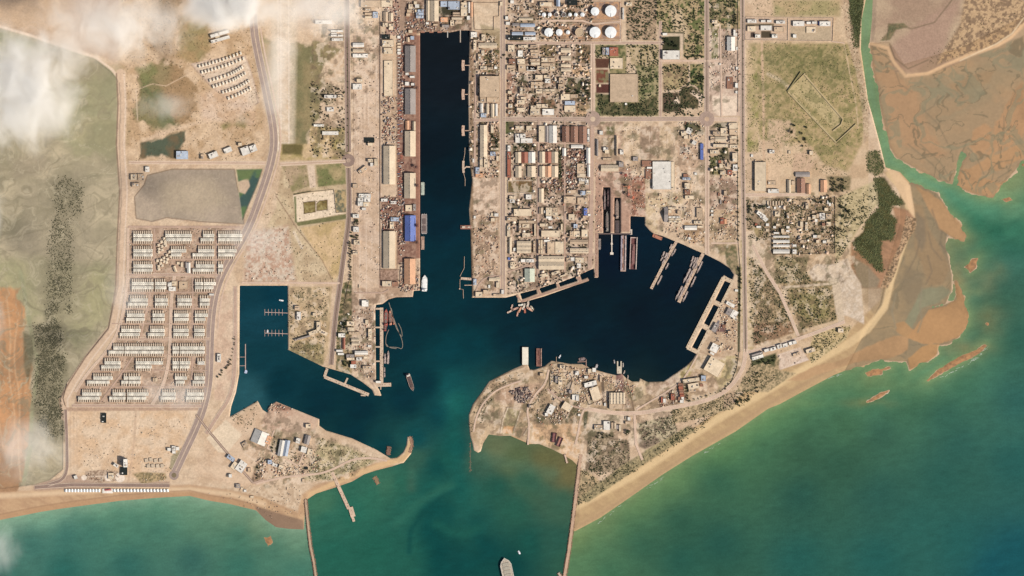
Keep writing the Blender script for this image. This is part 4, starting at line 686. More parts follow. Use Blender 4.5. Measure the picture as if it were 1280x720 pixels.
road(px('706,150 706,340'), 2, 't', kerb=False); road(px('634,340 668,330 715,322 745,318'), 1.6, 't', kerb=False); road(px('900,30 901,76 902,146'), 2, 'p', kerb=False); road(px('1040,52 1056,54'), 1.2, 'p', kerb=False)
road(px('443,366 478,366 486,362'), 1.6, 't', kerb=False); road(px('595,372 594,366 600,352 612,345 628,345'), 2, 't', sm=True, kerb=False)
# ------------------------------------------------------------------ building kit
CC = {'w': ((238,226,204),'white'), 'c': ((228,202,164),'cream'), 't': ((206,176,140),'tan'), 'b': ((158,114,88),'brown'), 'r': ((172,104,78),'red'), 'g': ((166,152,138),'grey'),
      'B': ((108,124,178),'blue'), 'd': ((34,40,36),'dark'), 'o': ((226,170,126),'orange'), 'l': ((182,188,192),'pale blue'), 'G': ((206,206,176),'pale green')}
def rel(x0, y0, x1, y1): # local half sizes in metres
    return abs(x1-x0)*S/2, abs(y1-y0)*S/2
def walls(hx, hy, h, parent, c=(196,168,136)):
    return MB().box(-hx, -hy, 0, hx, hy, h).build('wall', M_WALL, A(c), parent)
def flat_building(root, hx, hy, h, rc, rnd):
    walls(hx, hy, h, root)
    rf = MB().box(-hx-.3, -hy-.3, h, hx+.3, hy+.3, h+.35).build('roof', M_ROOF, A(rc), root)
    p = .6; pm = MB(); t = .5; z0, z1 = h+.35, h+1.15
    pm.box(-hx-.3, -hy-.3, z0, hx+.3, -hy+t, z1).box(-hx-.3, hy-t, z0, hx+.3, hy+.3, z1).box(-hx-.3, -hy+t, z0, -hx+t, hy-t, z1).box(hx-t, -hy+t, z0, hx+.3, hy-t, z1)
    pm.build('parapet', M_WALL, A([min(245, v*1.04) for v in rc]), rf)
    if hx*hy > 90:
        for k in range(rnd.randint(1, 4 if hx*hy < 500 else 6)):
            a, b = rnd.uniform(-hx+4, hx-4) if hx > 5 else 0, rnd.uniform(-hy+4, hy-4) if hy > 5 else 0
            l, w_ = rnd.uniform(1.2, min(hx*.5, 4)), rnd.uniform(1.2, min(hy*.5, 4))
            MB().box(a-l, b-w_, h+.35, a+l, b+w_, h+rnd.uniform(1.6, 3.4)).build('rooftop_unit', M_PAINT, A(rnd.choice([(226,216,196),(150,136,120),(196,172,140),(120,104,92)])), rf)
def gable_building(root, hx, hy, h, rc, rnd, vert=True, spans=1, pitch=17, c2=None):
    wx = hx if vert else hy; ly = hy if vert else hx; r = MB(); rt = []; wl = MB(); bay = 2*wx/spans; rise = bay/2*math.tan(R(pitch))
    e = max(3.5, h-rise*.6)
    for k in range(spans):
        x0 = -wx+k*bay; xm = x0+bay/2; x1 = x0+bay
        wl.add([(x0,-ly,0),(x1,-ly,0),(x1,-ly,e),(xm,-ly,e+rise),(x0,-ly,e),(x0,ly,0),(x1,ly,0),(x1,ly,e),(xm,ly,e+rise),(x0,ly,e)],
            [(0,1,2,3,4),(9,8,7,6,5),(0,4,9,5),(1,6,7,2),(0,5,6,1),(4,3,8,9),(2,7,8,3)])
        sl_ = MB(); ov = .5 if spans == 1 else .02; g = .08
        for xa, za, xb, zb in ((x0-ov, e-ov*math.tan(R(pitch))+g, xm, e+rise+g), (xm, e+rise+g, x1+ov, e-ov*math.tan(R(pitch))+g)):
            sl_.add([(xa,-ly-.5,za),(xb,-ly-.5,zb),(xb,ly+.5,zb),(xa,ly+.5,za),(xa,-ly-.5,za+.25),(xb,-ly-.5,zb+.25),(xb,ly+.5,zb+.25),(xa,ly+.5,za+.25)],
                [(0,3,2,1),(4,5,6,7),(0,1,5,4),(1,2,6,5),(2,3,7,6),(3,0,4,7)])
        sl_.box(xm-.5, -ly-.4, e+rise+g+.1, xm+.5, ly+.4, e+rise+g+.75); rt.append(sl_)
    def turn(m):
        if not vert: m.v = [(-y, x, z) for x, y, z in m.v]
        return m
    turn(wl).build('wall', M_WALL, A(200,172,140), root)
    for k, m_ in enumerate(rt):
        rf = turn(m_).build('roof', M_METAL, A(rc if not (c2 and k % 2) else c2), root)
        if hx*hy > 500:
            x0 = -wx+k*bay
            for j in range(int(ly/9)):
                y = -ly+9+j*18+rnd.uniform(-2, 2)
                if y > ly-4: break
                v = MB().box(x0+bay*.5-1.2, y-1.2, e+rise, x0+bay*.5+1.2, y+1.2, e+rise+1.8); turn(v).build('roof_vent', M_PAINT, A(rnd.choice([(150,130,112),(210,196,174)])), rf)
    for s_ in (-1, 1):
        if ly > 9: d = MB().box(-2.5, s_*ly-.2, 0, 2.5, s_*ly+.2, min(4.5, e)); turn(d).build('door', M_PAINT, A(120,100,90), root)
NOUN = {'f': ('flat-roofed building','building'), 'v': ('gabled shed','shed'), 'h': ('gabled shed','shed'), 'm': ('many-ridged warehouse','warehouse'), 'w': ('long gabled warehouse','warehouse')}
SPEC = []   # every building before labels are handed out
def area(place, ox, oy, s, txt):
    for q in txt.replace('\n', ';').split(';'):
        q = q.split('#'); lab = q[1].strip() if len(q) > 1 else None; q = q[0].split()
        if len(q) < 4: continue
        x0, y0, x1, y1 = [float(v)/s for v in q[:4]]; x0 += ox; x1 += ox; y0 += oy; y1 += oy
        c = q[4] if len(q) > 4 else 'c'; ty = 'f'; ang = 0; hgt = None; sp = 1
        for e in q[5:]:
            if e in 'fvhmw': ty = e
            if e[0] == 'a': ang = float(e[1:])
            if e[0] == 'H': hgt = float(e[1:])
            if e[0] == 'n': sp = int(e[1:])
        SPEC.append(dict(place=place, x=(x0+x1)/2, y=(y0+y1)/2, hx=abs(x1-x0)*S/2, hy=abs(y1-y0)*S/2, c=c, ty=ty, a=ang, H=hgt, n=sp, lab=lab))
area('the cloudy depot near the channel top', 380, 0, 8, '''115 205 280 240 w;570 5 770 75 t;775 5 885 70 c;270 305 330 320 w;335 305 390 320 w;275 328 330 342 w;270 350 330 366 w;340 350 390 366 w;280 385 390 410 w
490 430 600 470 w h;490 492 600 520 c h;490 540 640 575 w;610 85 680 110 t;610 130 680 150 t;610 165 680 185 c;690 120 740 180 l;795 120 840 215 t v;850 130 890 215 c v;790 230 840 270 c;850 240 895 300 c;780 350 860 390 d;785 402 900 470 c;800 480 890 540 c
935 360 965 385 w;935 430 970 448 c;935 460 970 478 c;935 490 970 508 w;935 520 970 540 w''')
area('the lots below the cloudy depot', 380, 80, 8, '''490 200 580 255 w;530 150 590 185 c;205 312 325 342 w;340 312 400 342 c;230 435 300 475 w;100 605 200 625 w;185 675 345 710 w''')
area('the west quay of the long channel', 0, 0, 1, '''506.4 57.5 519.5 90 g v H13 #grey and white gabled quay shed, northernmost on the west side of the channel
506.4 111 519.5 143 g v H13 #pale gabled quay shed, second from north on the west quay
506.2 164 519.5 195.5 c v H13 #cream gabled quay shed, third from north on the west quay
505.5 216.5 519.5 248 c v H14 #tan gabled quay shed just north of the blue-roofed one
506.3 269.5 519.6 301.5 B v H14 #big bright blue gabled quay shed beside the moored barge
505.5 323.5 519.2 355 o v H13 #orange-cream gabled quay shed, southernmost on the west quay
479.5 182.5 494.2 230.5 c w H13 #very long cream warehouse behind the quay, northern one of the pair
479.3 289 494 335.5 c w H13 #very long cream warehouse behind the quay, southern one of the pair
480.3 76 491 120 c f H4 #long low pale slab building behind the quay sheds
507 151 511.5 162 o v;516 152 519.4 163 c v;507 91 511 94 w;512.5 95 518.5 97.5 w;506.5 102.5 511.5 107 w;514 104 518.5 107 w;507 256.5 515 264 c f;516.5 255.5 520 263.5 g;455.5 172 468 178.5 d f H2 #dark rectangular roof standing alone on the bare railway strip
476.5 248.5 484.5 252 w;488.5 251.5 495.5 255 w;488.7 272 498.7 276.5 l;487.5 277.5 492.5 286 c;478 351.5 490 358 c;490 352.5 497.5 357.5 b''')
area('the row right of the harbour avenue', 380, 240, 8, '''490 225 550 258 w;495 350 550 400 w;500 482 560 530 c;490 590 540 625 c;550 20 600 55 w;605 20 670 60 w;540 62 600 95 w;605 64 665 98 w;540 100 590 140 w;595 105 655 145 c;580 158 620 182 w;640 -490 690 -462 c''')
area('the yard right of the avenue crossroads', 380, 160, 8, '''640 312 690 342 c;705 310 742 378 c;665 350 692 385 w;545 400 635 440 t f a38;490 560 540 600 t''')
area('the yard left of the walled pier', 400, 360, 8, '''420 125 485 185 w f H9;270 335 345 378 c;280 395 345 432 c;290 440 400 465 t;185 455 252 492 w;228 495 252 612 r v;315 505 390 533 c h;318 545 390 573 c h;485 410 520 500 c;205 342 225 362 w;350 630 480 665 w h H10;165 618 230 640 w;480 572 515 592 w
455 320 485 360 c;390 -30 398 0 c''')
area('the point behind the walled pier', 400, 420, 8, '''350 188 480 205 t;265 185 345 215 g;270 218 345 242 c;305 285 365 320 w;315 250 358 282 r;440 200 480 228 c;560 450 610 470 w;430 207 470 235 t;365 215 420 245 w;180 170 240 190 w;430 300 520 330 t;485 25 520 45 c''')
area('the scrub left of the harbour avenue', 320, 360, 4, '''304 170 324 216 c f H10;265 214 309 232 c f a20 H10;316 214 360 232 c f a-28 H10;194 246 274 253 g f a16;205 120 225 160 w;195 90 220 110 t;285 125 300 140 c;15 0 25 1 c''')
area('the tank farm', 620, 0, 8, '''605 0 640 65 l w;717 3 815 53 d f H9 #dark green shed north of the oil tanks;440 25 560 65 c;230 178 370 203 c h;165 232 235 262 g h;245 238 390 270 l h;160 322 270 352 l h;290 322 395 352 l h
122 360 268 404 d f H10 #black flat roof at the southwest corner of the tank farm;275 372 400 403 w;145 5 180 35 w;95 165 122 198 w;100 220 140 250 w;430 135 450 150 w;1266 80 1280 196 w;40 20 70 60 c;200 60 240 100 t;330 80 390 105 t''')
area('the block under the tank farm', 620, 0, 8, '''122 452 188 520 c;225 452 320 478 c;345 452 418 478 t;220 506 268 568 w;345 500 430 525 t;350 530 430 560 t;215 590 290 640 c;340 592 440 618 t;350 625 440 650 c;455 580 520 622 c;525 580 592 622 t;455 635 590 662 t;455 675 520 710 c;530 672 592 712 t
650 482 745 525 c h;650 562 750 605 c h;650 640 750 668 c h;650 684 750 714 c h;310 668 400 710 w;225 655 300 715 t;130 590 190 640 b;110 655 190 700 t''')
area('the square plaza block', 620, 0, 8, '''1065 478 1098 550 g;1100 478 1130 550 l;1136 476 1222 560 r f H8 #red-roofed building north of the square plaza;1142 582 1268 688 c f H3 #pale low slab between the red roof and the square plaza;1142 742 1420 1022 t f H5 #huge square tan slab amid gardens right of the first roundabout
1030 845 1050 870 c''')
area('the block west of the first roundabout', 620, 80, 8, '''395 112 468 160 c;480 112 540 142 c;490 150 545 190 w f H8;350 182 470 210 t;350 215 420 245 t;400 252 465 295 c;472 252 590 275 c;472 280 590 297 t;630 138 680 190 t;625 202 680 258 t;650 302 740 360 c;745 305 820 340 t;690 372 790 410 l;685 418 795 480 c;350 418 400 500 c;405 402 455 440 c;460 402 520 440 c
345 452 440 510 c;465 452 580 510 w;250 332 300 352 c;210 362 290 402 c;210 440 290 480 c;240 237 268 300 c;275 237 300 300 t;225 5 300 55 t;320 28 400 62 c;415 25 470 60 c;480 25 530 62 t;540 25 590 62 c;120 270 160 300 c;130 330 170 360 t;125 400 165 440 c;120 460 165 500 t''')
area('the striped-roof warehouse rows', 620, 150, 8, '''430 60 488 222 c f H8;492 60 524 222 g v;532 58 608 230 w w H11;662 65 732 220 b w H11;747 65 820 225 b w H11;832 65 910 235 b w H11;915 90 935 218 w
195 60 278 98 c;305 60 360 105 c;230 100 255 118 c;195 140 240 230 w;243 140 295 180 w;250 185 365 230 w;752 249 870 281 w h;665 283 700 360 w v;905 280 942 435 w w;915 446 940 568 w v
195 322 250 430 c v H9;252 322 318 430 r v H9;325 322 392 430 w v H9;435 318 489 430 c v H9;491 318 552 430 r v H9;556 318 620 430 c v H9;195 462 255 575 c v H9;315 462 395 570 c v H9;435 462 489 570 c v H9;491 462 552 570 o v H9;556 462 620 570 c v H9
115 318 148 575 r f H7 #long narrow red roof beside the main avenue;118 256 145 312 w;812 437 885 533 t;812 537 898 574 c;830 587 888 612 w;830 616 888 640 c;895 597 925 650 w H9;1036 110 1070 148 w;1050 452 1225 514 c h H9;1075 275 1120 310 w;1090 300 1130 335 c''')
area('the workshops left of the dry docks', 620, 230, 8, '''430 47 478 185 c v;300 107 355 153 w;135 120 195 150 c;140 155 190 188 w;180 252 355 320 c f H9;112 332 210 372 t;230 367 385 395 t;230 398 252 490 t;265 402 335 438 c;265 492 345 530 c;112 422 143 528 c;130 537 155 698 c v;210 572 350 692 c m n3;375 572 395 688 t;385 400 397 520 c;500 237 560 318 c;563 237 620 280 t;565 285 620 318 c
575 322 650 353 t;502 325 555 345 w;525 345 565 360 w;680 127 800 190 t f H9;815 137 920 200 t f H9;845 72 893 112 l;905 67 950 103 c;712 62 800 95 t;727 302 788 362 c;880 242 913 314 B f H8 #small blue roof by the brown yard west of the docks;777 402 815 440 l;740 472 775 528 t;778 472 838 528 c;857 457 918 530 c;455 467 640 530 c f H10
440 397 518 425 c;525 425 565 445 w;650 402 668 460 c;515 577 590 698 t;593 577 678 698 c;482 560 540 580 w;740 558 920 600 t h;740 642 925 692 c m n2;425 562 445 698 t;450 562 468 698 c;430 237 470 300 t v;480 265 500 290 w;175 640 200 670 w;920 300 945 320 w;870 320 900 355 t''')
area('the yard above the curved basins', 620, 310, 8, '''427 82 680 135 c h H11;427 137 680 215 c h H11;287 207 386 338 G v H11 #pale greenish shed beside the curved basins;250 113 295 142 w;305 113 380 143 w;147 142 190 208 c;440 258 525 292 c f a15;555 235 640 262 c f a18;795 97 880 148 c;705 100 750 140 t;745 95 785 130 w;810 155 850 200 w;765 185 785 215 w;3 292 38 398 c;120 95 140 120 B;640 270 700 285 c f a18;560 200 600 215 w''')
area('the northern east bank', 580, 0, 8, '''40 22 58 130 w v;60 22 88 165 o v;70 322 130 372 w f H8;177 346 215 410 c;145 432 330 478 c h H8;97 400 125 500 c;0 100 30 160 c;30 160 60 200 w;175 505 205 560 c;140 540 170 610 t;0 10 25 50 t''')
area('the middle east bank', 570, 70, 8, '''240 203 435 412 t f H15 #big square tan building on the east bank of the channel;245 415 300 458 t;310 415 435 460 t;240 478 270 565 w v;300 478 325 580 c v;350 480 382 612 c v;390 480 415 600 w v;250 576 303 614 l;384 107 412 130 w;245 105 310 140 c;318 112 370 140 t''')
area('the lower east bank', 570, 150, 8, '''242 52 312 368 c w H12 #long cream gabled warehouse on the east bank of the channel;350 52 378 130 c;240 372 268 478 c;282 372 318 478 c;197 475 235 538 l;197 535 272 572 o;345 320 395 358 l;405 362 430 410 c;167 388 185 425 w;360 410 400 440 t;350 280 430 300 c''')
area('the bare east bank yard', 570, 230, 8, '''350 292 378 320 c;385 295 425 325 w;350 342 390 375 c;395 340 420 370 t;178 320 200 345 w''')
area('the east corner quay', 570, 300, 8, '''332 377 440 410 c h;197 520 265 568 c f H7;375 540 450 560 t;540 227 582 280 c;175 390 205 450 l;275 500 330 540 t;455 500 480 540 w;325 450 342 480 w''')
area('the north garden quarter', 780, 0, 8, '''387 507 556 595 w f H10 #large white flat-roofed hall in the walled garden;387 332 432 354 w;1030 370 1110 508 w v H11 #white gabled warehouse beside the eastern road;880 202 935 235 c;905 235 960 265 c;1112 330 1132 365 w;1095 300 1115 360 w;20 25 80 60 c;1120 470 1138 500 w;955 635 970 650 w;1120 670 1140 695 w
1112 832 1138 878 w;1028 771 1088 888 b f H3;10 1030 30 1050 w;1115 910 1135 935 w''')
area('the block below the second roundabout', 780, 150, 8, '''573 112 622 160 c f a10;625 82 678 138 w f a-25;600 152 640 188 c;648 150 690 188 t;682 207 724 246 w f a-30;764 237 794 398 B f H7 #long bright blue roof beside the second avenue;967 82 1024 138 c;1052 30 1138 90 c;1055 95 1138 150 t;890 117 960 152 t;965 142 1045 158 c;912 168 1018 214 c h;865 168 905 210 t;1057 162 1130 190 c;1060 195 1125 232 t;892 243 1043 272 c
862 302 950 338 c;1057 248 1138 282 c;1085 332 1134 418 c f H10;1090 447 1134 508 w;1037 502 1080 548 r;962 512 1008 548 c;1030 430 1070 470 t;945 405 970 430 r;955 440 990 480 c''')
area('the yards right of the dry docks', 780, 150, 8, '''180 407 284 470 b f H4;217 492 284 588 b f H4;287 417 470 694 w f H9 #largest white square building, stained roof, east of the dry docks;474 418 506 700 c f H6;586 577 664 600 l;706 527 730 550 w;595 540 640 570 b;230 470 285 488 w;90 370 140 410 g''')
area('the yards above the slanted piers', 780, 220, 8, '''607 72 658 128 c;612 197 700 232 c;608 140 660 185 b;402 312 440 460 g h;445 312 530 330 c;445 340 475 370 c;535 345 565 380 t;447 405 560 420 w;447 426 570 440 c;447 446 575 466 c;607 498 728 540 w h;735 500 795 518 c;727 320 785 418 t f H6;870 342 893 362 w;872 380 893 400 w;645 612 668 638 w;700 450 780 480 c;670 195 700 225 w;350 180 380 200 t;940 170 960 200 b;1000 150 1030 195 t;960 240 975 280 g;1000 250 1030 275 b;965 420 1000 480 r;1005 430 1030 480 o''')
area('the walled eastern compound', 920, 0, 8, '''115 197 205 230 w;250 202 294 224 w;311 202 354 224 w;400 209 490 237 w;115 264 200 314 c;247 257 358 304 w;192 347 244 380 w;360 347 413 380 w;570 213 683 262 w;706 219 748 242 w;761 217 808 240 w;836 216 944 262 w;570 346 603 378 w;382 272 478 318 t;705 270 800 330 c f H3;822 216 834 250 B''')
area('the barracks by the green field', 920, 150, 8, '''188 422 300 712 c f H10 #long cream hall standing alone east of the eastern road;320 693 428 730 w;610 585 690 730 b w H10;705 642 745 740 o v;845 602 908 722 o v H9;595 522 738 568 g h H7;515 602 548 728 c v;335 302 384 334 w;525 307 550 338 c;320 610 400 650 t f H3;150 345 172 370 w;555 610 590 650 t;190 400 205 418 t;735 310 770 350 c''')
area('the eastern residential quarter', 920, 230, 8, '''205 290 300 325 w f a-35;240 320 320 360 w f a-40;390 277 440 325 c;372 518 534 535 w h;372 562 534 588 w h;372 606 534 630 w h;372 656 534 694 w h;566 606 604 628 w;566 657 604 698 w;642 377 670 428 c;692 382 720 468 c;762 312 800 350 c;805 300 830 340 t;835 292 888 325 w;840 328 890 358 w;787 352 815 380 w;790 384 812 410 c;912 166 932 200 w;930 190 950 220 w;772 512 808 538 w;814 512 850 538 c
802 562 832 590 c;868 567 902 592 w;910 557 940 582 c;372 422 400 444 w;402 398 440 420 c;505 422 535 444 w;502 462 535 480 w;507 292 535 344 t;697 192 724 248 c;377 482 430 500 w;452 450 480 490 c;312 172 328 214 c;340 172 352 214 t;366 172 380 214 c;396 172 410 214 c;424 172 438 214 t;452 172 466 214 c;310 222 340 240 w;885 240 920 270 c;900 300 960 350 t;905 380 950 420 c;860 390 890 420 b
720 330 745 360 c;640 560 700 590 t;860 170 880 200 t;300 395 330 420 w;300 450 330 475 c;205 420 250 440 w;190 395 215 415 r;380 230 400 250 w;430 220 460 235 w;575 175 605 195 t;520 360 540 390 t;760 270 790 290 t''')
area('the eastern beach compound', 920, 400, 8, '''160 357 275 388 w f a17;155 332 270 350 g f a17;282 290 330 318 w f a17;340 275 400 305 w f a17;412 245 460 285 w f a17;470 235 518 270 w f a17;530 218 562 250 w f a17;568 208 604 240 w f a17;700 285 790 325 c f a17;570 330 640 355 t f a17;1020 85 1075 125 c''')
area('the east end of the harbour head', 840, 440, 8, '''342 70 502 222 c f a-30 H11 #large square cream roof set askew on the harbour head;292 237 338 290 l;108 265 275 300 c f a8;162 312 270 370 c f a10;170 372 240 400 t;282 320 312 345 b;62 315 108 335 b;66 345 108 365 r;70 378 112 398 b;76 410 118 430 r;95 450 120 480 w;62 450 85 485 b;380 5 425 25 w f a-30;0 385 20 410 c''')
area('the yard behind the slanted basins', 820, 360, 8, '''705 205 768 275 g f a-28;752 225 812 300 w f a-28 H8;770 290 815 325 c f a-28;700 148 790 180 w f a-28;548 560 624 640 w f a-28 H8;640 575 665 605 c;570 350 620 440 g f a-28;665 370 690 400 b;700 350 740 380 t f a-28;720 430 760 460 t;790 15 820 35 w''')
area('the slipway yard', 720, 430, 8, '''332 487 490 598 c m n5 H12 #big cream shed with many ridges beside the slipway;335 602 465 650 t;82 378 208 422 w f a15;150 430 240 560 c f a17 H9;165 420 195 540 g f a17;0 520 30 568 w;282 590 300 620 w;850 532 868 588 r;872 547 898 585 w;950 500 985 560 r;995 560 1010 580 c;1040 560 1075 590 w;1032 408 1075 428 b;1030 440 1072 460 r;1036 474 1078 494 b;1042 508 1082 528 r;165 240 200 280 w;240 320 260 380 t''')
area('the west half of the harbour head', 580, 430, 8, '''912 322 940 388 g;945 332 985 408 c f H9;985 345 1020 362 c;988 375 1020 400 t;1082 507 1148 560 w;840 608 900 700 w f a-28 H8;985 592 1080 665 c f a-32 H9;1112 272 1150 310 w;960 210 1010 245 c;1020 230 1050 260 t;1140 700 1165 720 w;810 690 840 720 w;900 560 960 580 t f a-30;650 610 700 640 t;1050 460 1080 490 g;760 290 800 320 t;1205 320 1240 345 w;1240 250 1275 290 c;1150 340 1180 360 t''')
area('the lot above the eastern breakwater', 700, 500, 8, '''437 212 500 300 w H8;345 250 425 272 t;345 276 425 298 c;514 226 535 290 t;545 226 562 290 c;592 250 612 315 c;677 172 704 204 w;655 215 700 240 t;560 250 585 290 g;655 165 670 200 c''')
area('the western peninsula', 240, 490, 8, '''605 388 755 520 w v a-22 H12 n1 #long white gabled hall with ridged annex on the western peninsula;745 440 790 520 o f a-22;868 482 918 640 w v a-10 H11 #white gabled shed, western one of the touching pair on the peninsula;920 482 970 640 l v a-10 H11 #pale blue gabled shed, eastern one of the touching pair on the peninsula;1042 462 1084 512 w f a-12;1128 432 1182 522 g v a-14 H10;1092 548 1148 604 w f a-14;1156 568 1208 630 c f a-12;1140 320 1190 360 c;505 500 560 550 t a30;910 620 990 660 c f a-12;760 680 800 700 l''')
area('the lower western peninsula', 240, 560, 8, '''400 140 455 215 c f a-35;455 130 535 240 w f a-35 H10 #white angled hall beside the walled track on the peninsula;350 80 430 120 l f a-35;805 155 855 185 w f a-20;870 172 920 210 c f a-20;370 262 400 294 w;520 417 545 440 w;490 395 515 415 c;440 360 485 400 g;585 480 620 500 c;350 270 368 290 t;1130 190 1160 215 d;760 120 800 160 l;560 200 590 240 t''')
area('the western seafront', 80, 540, 8, '''600 270 640 350 w f H24 #tall narrow white tower block on the seafront plain;566 352 634 430 d f H4 #dark navy flat roof just below the white tower;1037 160 1070 190 w;1080 140 1118 186 w;1122 150 1154 182 w;1085 190 1118 215 w;498 318 548 348 w f a-32;103 435 135 470 w f a20;445 410 500 470 c f H5;780 5 790 15 c''')
area('the roadside above the tidal basin', 220, 160, 8, '''5 232 122 312 l f H9 #pale blue roof beside the green pond;330 245 420 300 w f a22 H9;482 198 560 246 w f a22 H8;655 190 735 270 w f a20 H9;742 172 808 238 w f a20 H9;625 150 660 180 c;250 265 285 310 t''')
area('the ground above the curved estate', 220, 0, 8, '''345 325 535 355 w f a16;350 380 540 410 w f a16;395 352 440 384 c f a16''')
area('the corner by the western dike', 0, 180, 4, '''655 152 685 180 c;690 150 722 182 t;728 114 748 140 w;662 195 700 215 t''')
area('the western estate', 140, 260, 8, '''618 580 645 640 c v a20;650 540 680 565 c;690 545 715 590 c;732 545 750 600 g v;752 548 785 650 w v H9;672 735 758 810 t f H4;560 745 600 785 w;600 735 650 775 c;570 790 640 830 w;975 857 1020 875 w''')
area('the green strip by the canal road', 180, 420, 8, '''733 196 768 262 w H7;547 262 600 288 w;90 420 110 460 t;115 420 135 455 c''')
area('the fenced plain below the terraces', 0, 360, 4, '''508 626 532 674 d f H4 #black rectangular roof alone on the bare plain;1088 330 1106 362 w''')
area('the coast below the terraces', 0, 540, 4, '''838 80 850 90 c;1000 0 1001 1 c''')
area('the spit of land by the western pier', 320, 540, 4, '''232 235 245 250 t;170 180 180 190 c;80 150 90 160 w;270 105 285 117 t''')
area('the ground at the channel head', 480, 0, 10.667, '''565 10 608 275 c v H10;617 10 728 285 c v H11 #biggest cream gabled warehouse just above the channel head;757 20 843 92 l;857 20 1008 128 l;415 60 470 105 w;415 130 448 160 c;452 130 530 163 l;430 170 530 203 l;430 210 530 243 l;757 235 853 295 o;887 275 935 345 c;905 232 1045 262 c h;920 165 1010 186 t h;920 196 1010 216 t h;1027 35 1108 120 c;1027 125 1108 215 c
950 272 1040 318 t;400 20 440 58 c;310 130 372 170 t;330 60 382 120 c;355 485 402 530 l;772 332 868 368 g;300 180 350 220 t;300 500 340 560 t v;660 320 720 345 t;560 300 600 325 w;330 400 380 440 c''')
area('the oval-garden yard by the first roundabout', 620, 150, 8, '''1003 195 1022 360 g v;1200 160 1215 358 t v;1070 380 1160 400 t;1240 300 1275 345 w;1230 420 1275 470 g''')
rnd = random.Random(3); BUILT = []
SPEC = [s for s in SPEC if s['hx'] > 1.4 and s['hy'] > 1.4]
groups = {}
HOMES = ('the block under the tank farm', 'the block west of the first roundabout', 'the eastern residential quarter', 'the north garden quarter', 'the block below the second roundabout', 'the roadside above the tidal basin')
for s in SPEC:
    if s['ty'] == 'm': s['ty'] = 'm'
    A_ = 4*s['hx']*s['hy']; el = max(s['hx'], s['hy'])/min(s['hx'], s['hy'])
    s['size'] = 'tiny' if A_ < 200 else 'small' if A_ < 520 else '' if A_ < 1300 else 'large'
    s['long'] = 'long ' if el > 2.6 and s['ty'] != 'w' else ''
    big = A_ > 1300 and s['ty'] == 'f'; s['kind'] = NOUN[s['ty']]
    if s['ty'] == 'f':
        if s['place'] in HOMES and not big: s['kind'] = ('flat-roofed house', 'house')
        elif s['size'] == 'tiny': s['kind'] = ('hut', 'hut')
        elif big: s['kind'] = ('flat-roofed hall', 'hall')
    s['desc'] = (s['size']+' ' if s['size'] else '')+s['long']+CC[s['c']][1]+' '+s['kind'][0]
    if not s['lab']: groups.setdefault((s['place'], s['desc']), []).append(s)
for (pl_, de), L in groups.items():
    L.sort(key=lambda s: s['x'])
    for i, s in enumerate(L):
        if len(L) == 1: s['lab'] = f'{de} in {pl_}, the only one like it' if len((de+pl_).split()) < 9 else f'{de} in {pl_}'
        elif i == len(L)-1: s['lab'] = f'easternmost {de} in {pl_}'
        elif i == 0: s['lab'] = f'westernmost {de} in {pl_}'
        else: s['lab'] = f'{ordn(i+1)} {de} from west in {pl_}'
for s in SPEC:
    X, Y = P(s['x'], s['y']); rt = empty({'building': 'flat_roofed_building', 'shed': 'gabled_shed'}.get(s['kind'][1], s['kind'][1]), (X, Y, G0-.1), R(s['a']))
    cc = CC[s['c']][0]; h = s['H'] or {'f': rnd.choice([6, 7.5, 9]), 'v': 7.5, 'h': 7.5, 'm': 10, 'w': 11}[s['ty']]
    if s['size'] == 'tiny' and not s['H']: h = 3.6
    jf = rnd.uniform(.94, 1.03); cc = tuple(min(250, v*jf) for v in cc)
    if s['ty'] == 'f': flat_building(rt, s['hx'], s['hy'], h, cc, rnd)
    elif s['ty'] == 'm': gable_building(rt, s['hx'], s['hy'], h, tuple(v*.96 for v in cc), rnd, s['n'] > 3, s['n'], 14)
    else: gable_building(rt, s['hx'], s['hy'], h, tuple(v*.95 for v in cc), rnd, s['ty'] in 'vw', 1, 19 if s['hx'] < 12 else 17)
    tag(rt, s['lab'], s['kind'][1], 'buildings of '+s['place']); BUILT.append((s['x'], s['y'], s['hx']/S, s['hy']/S))
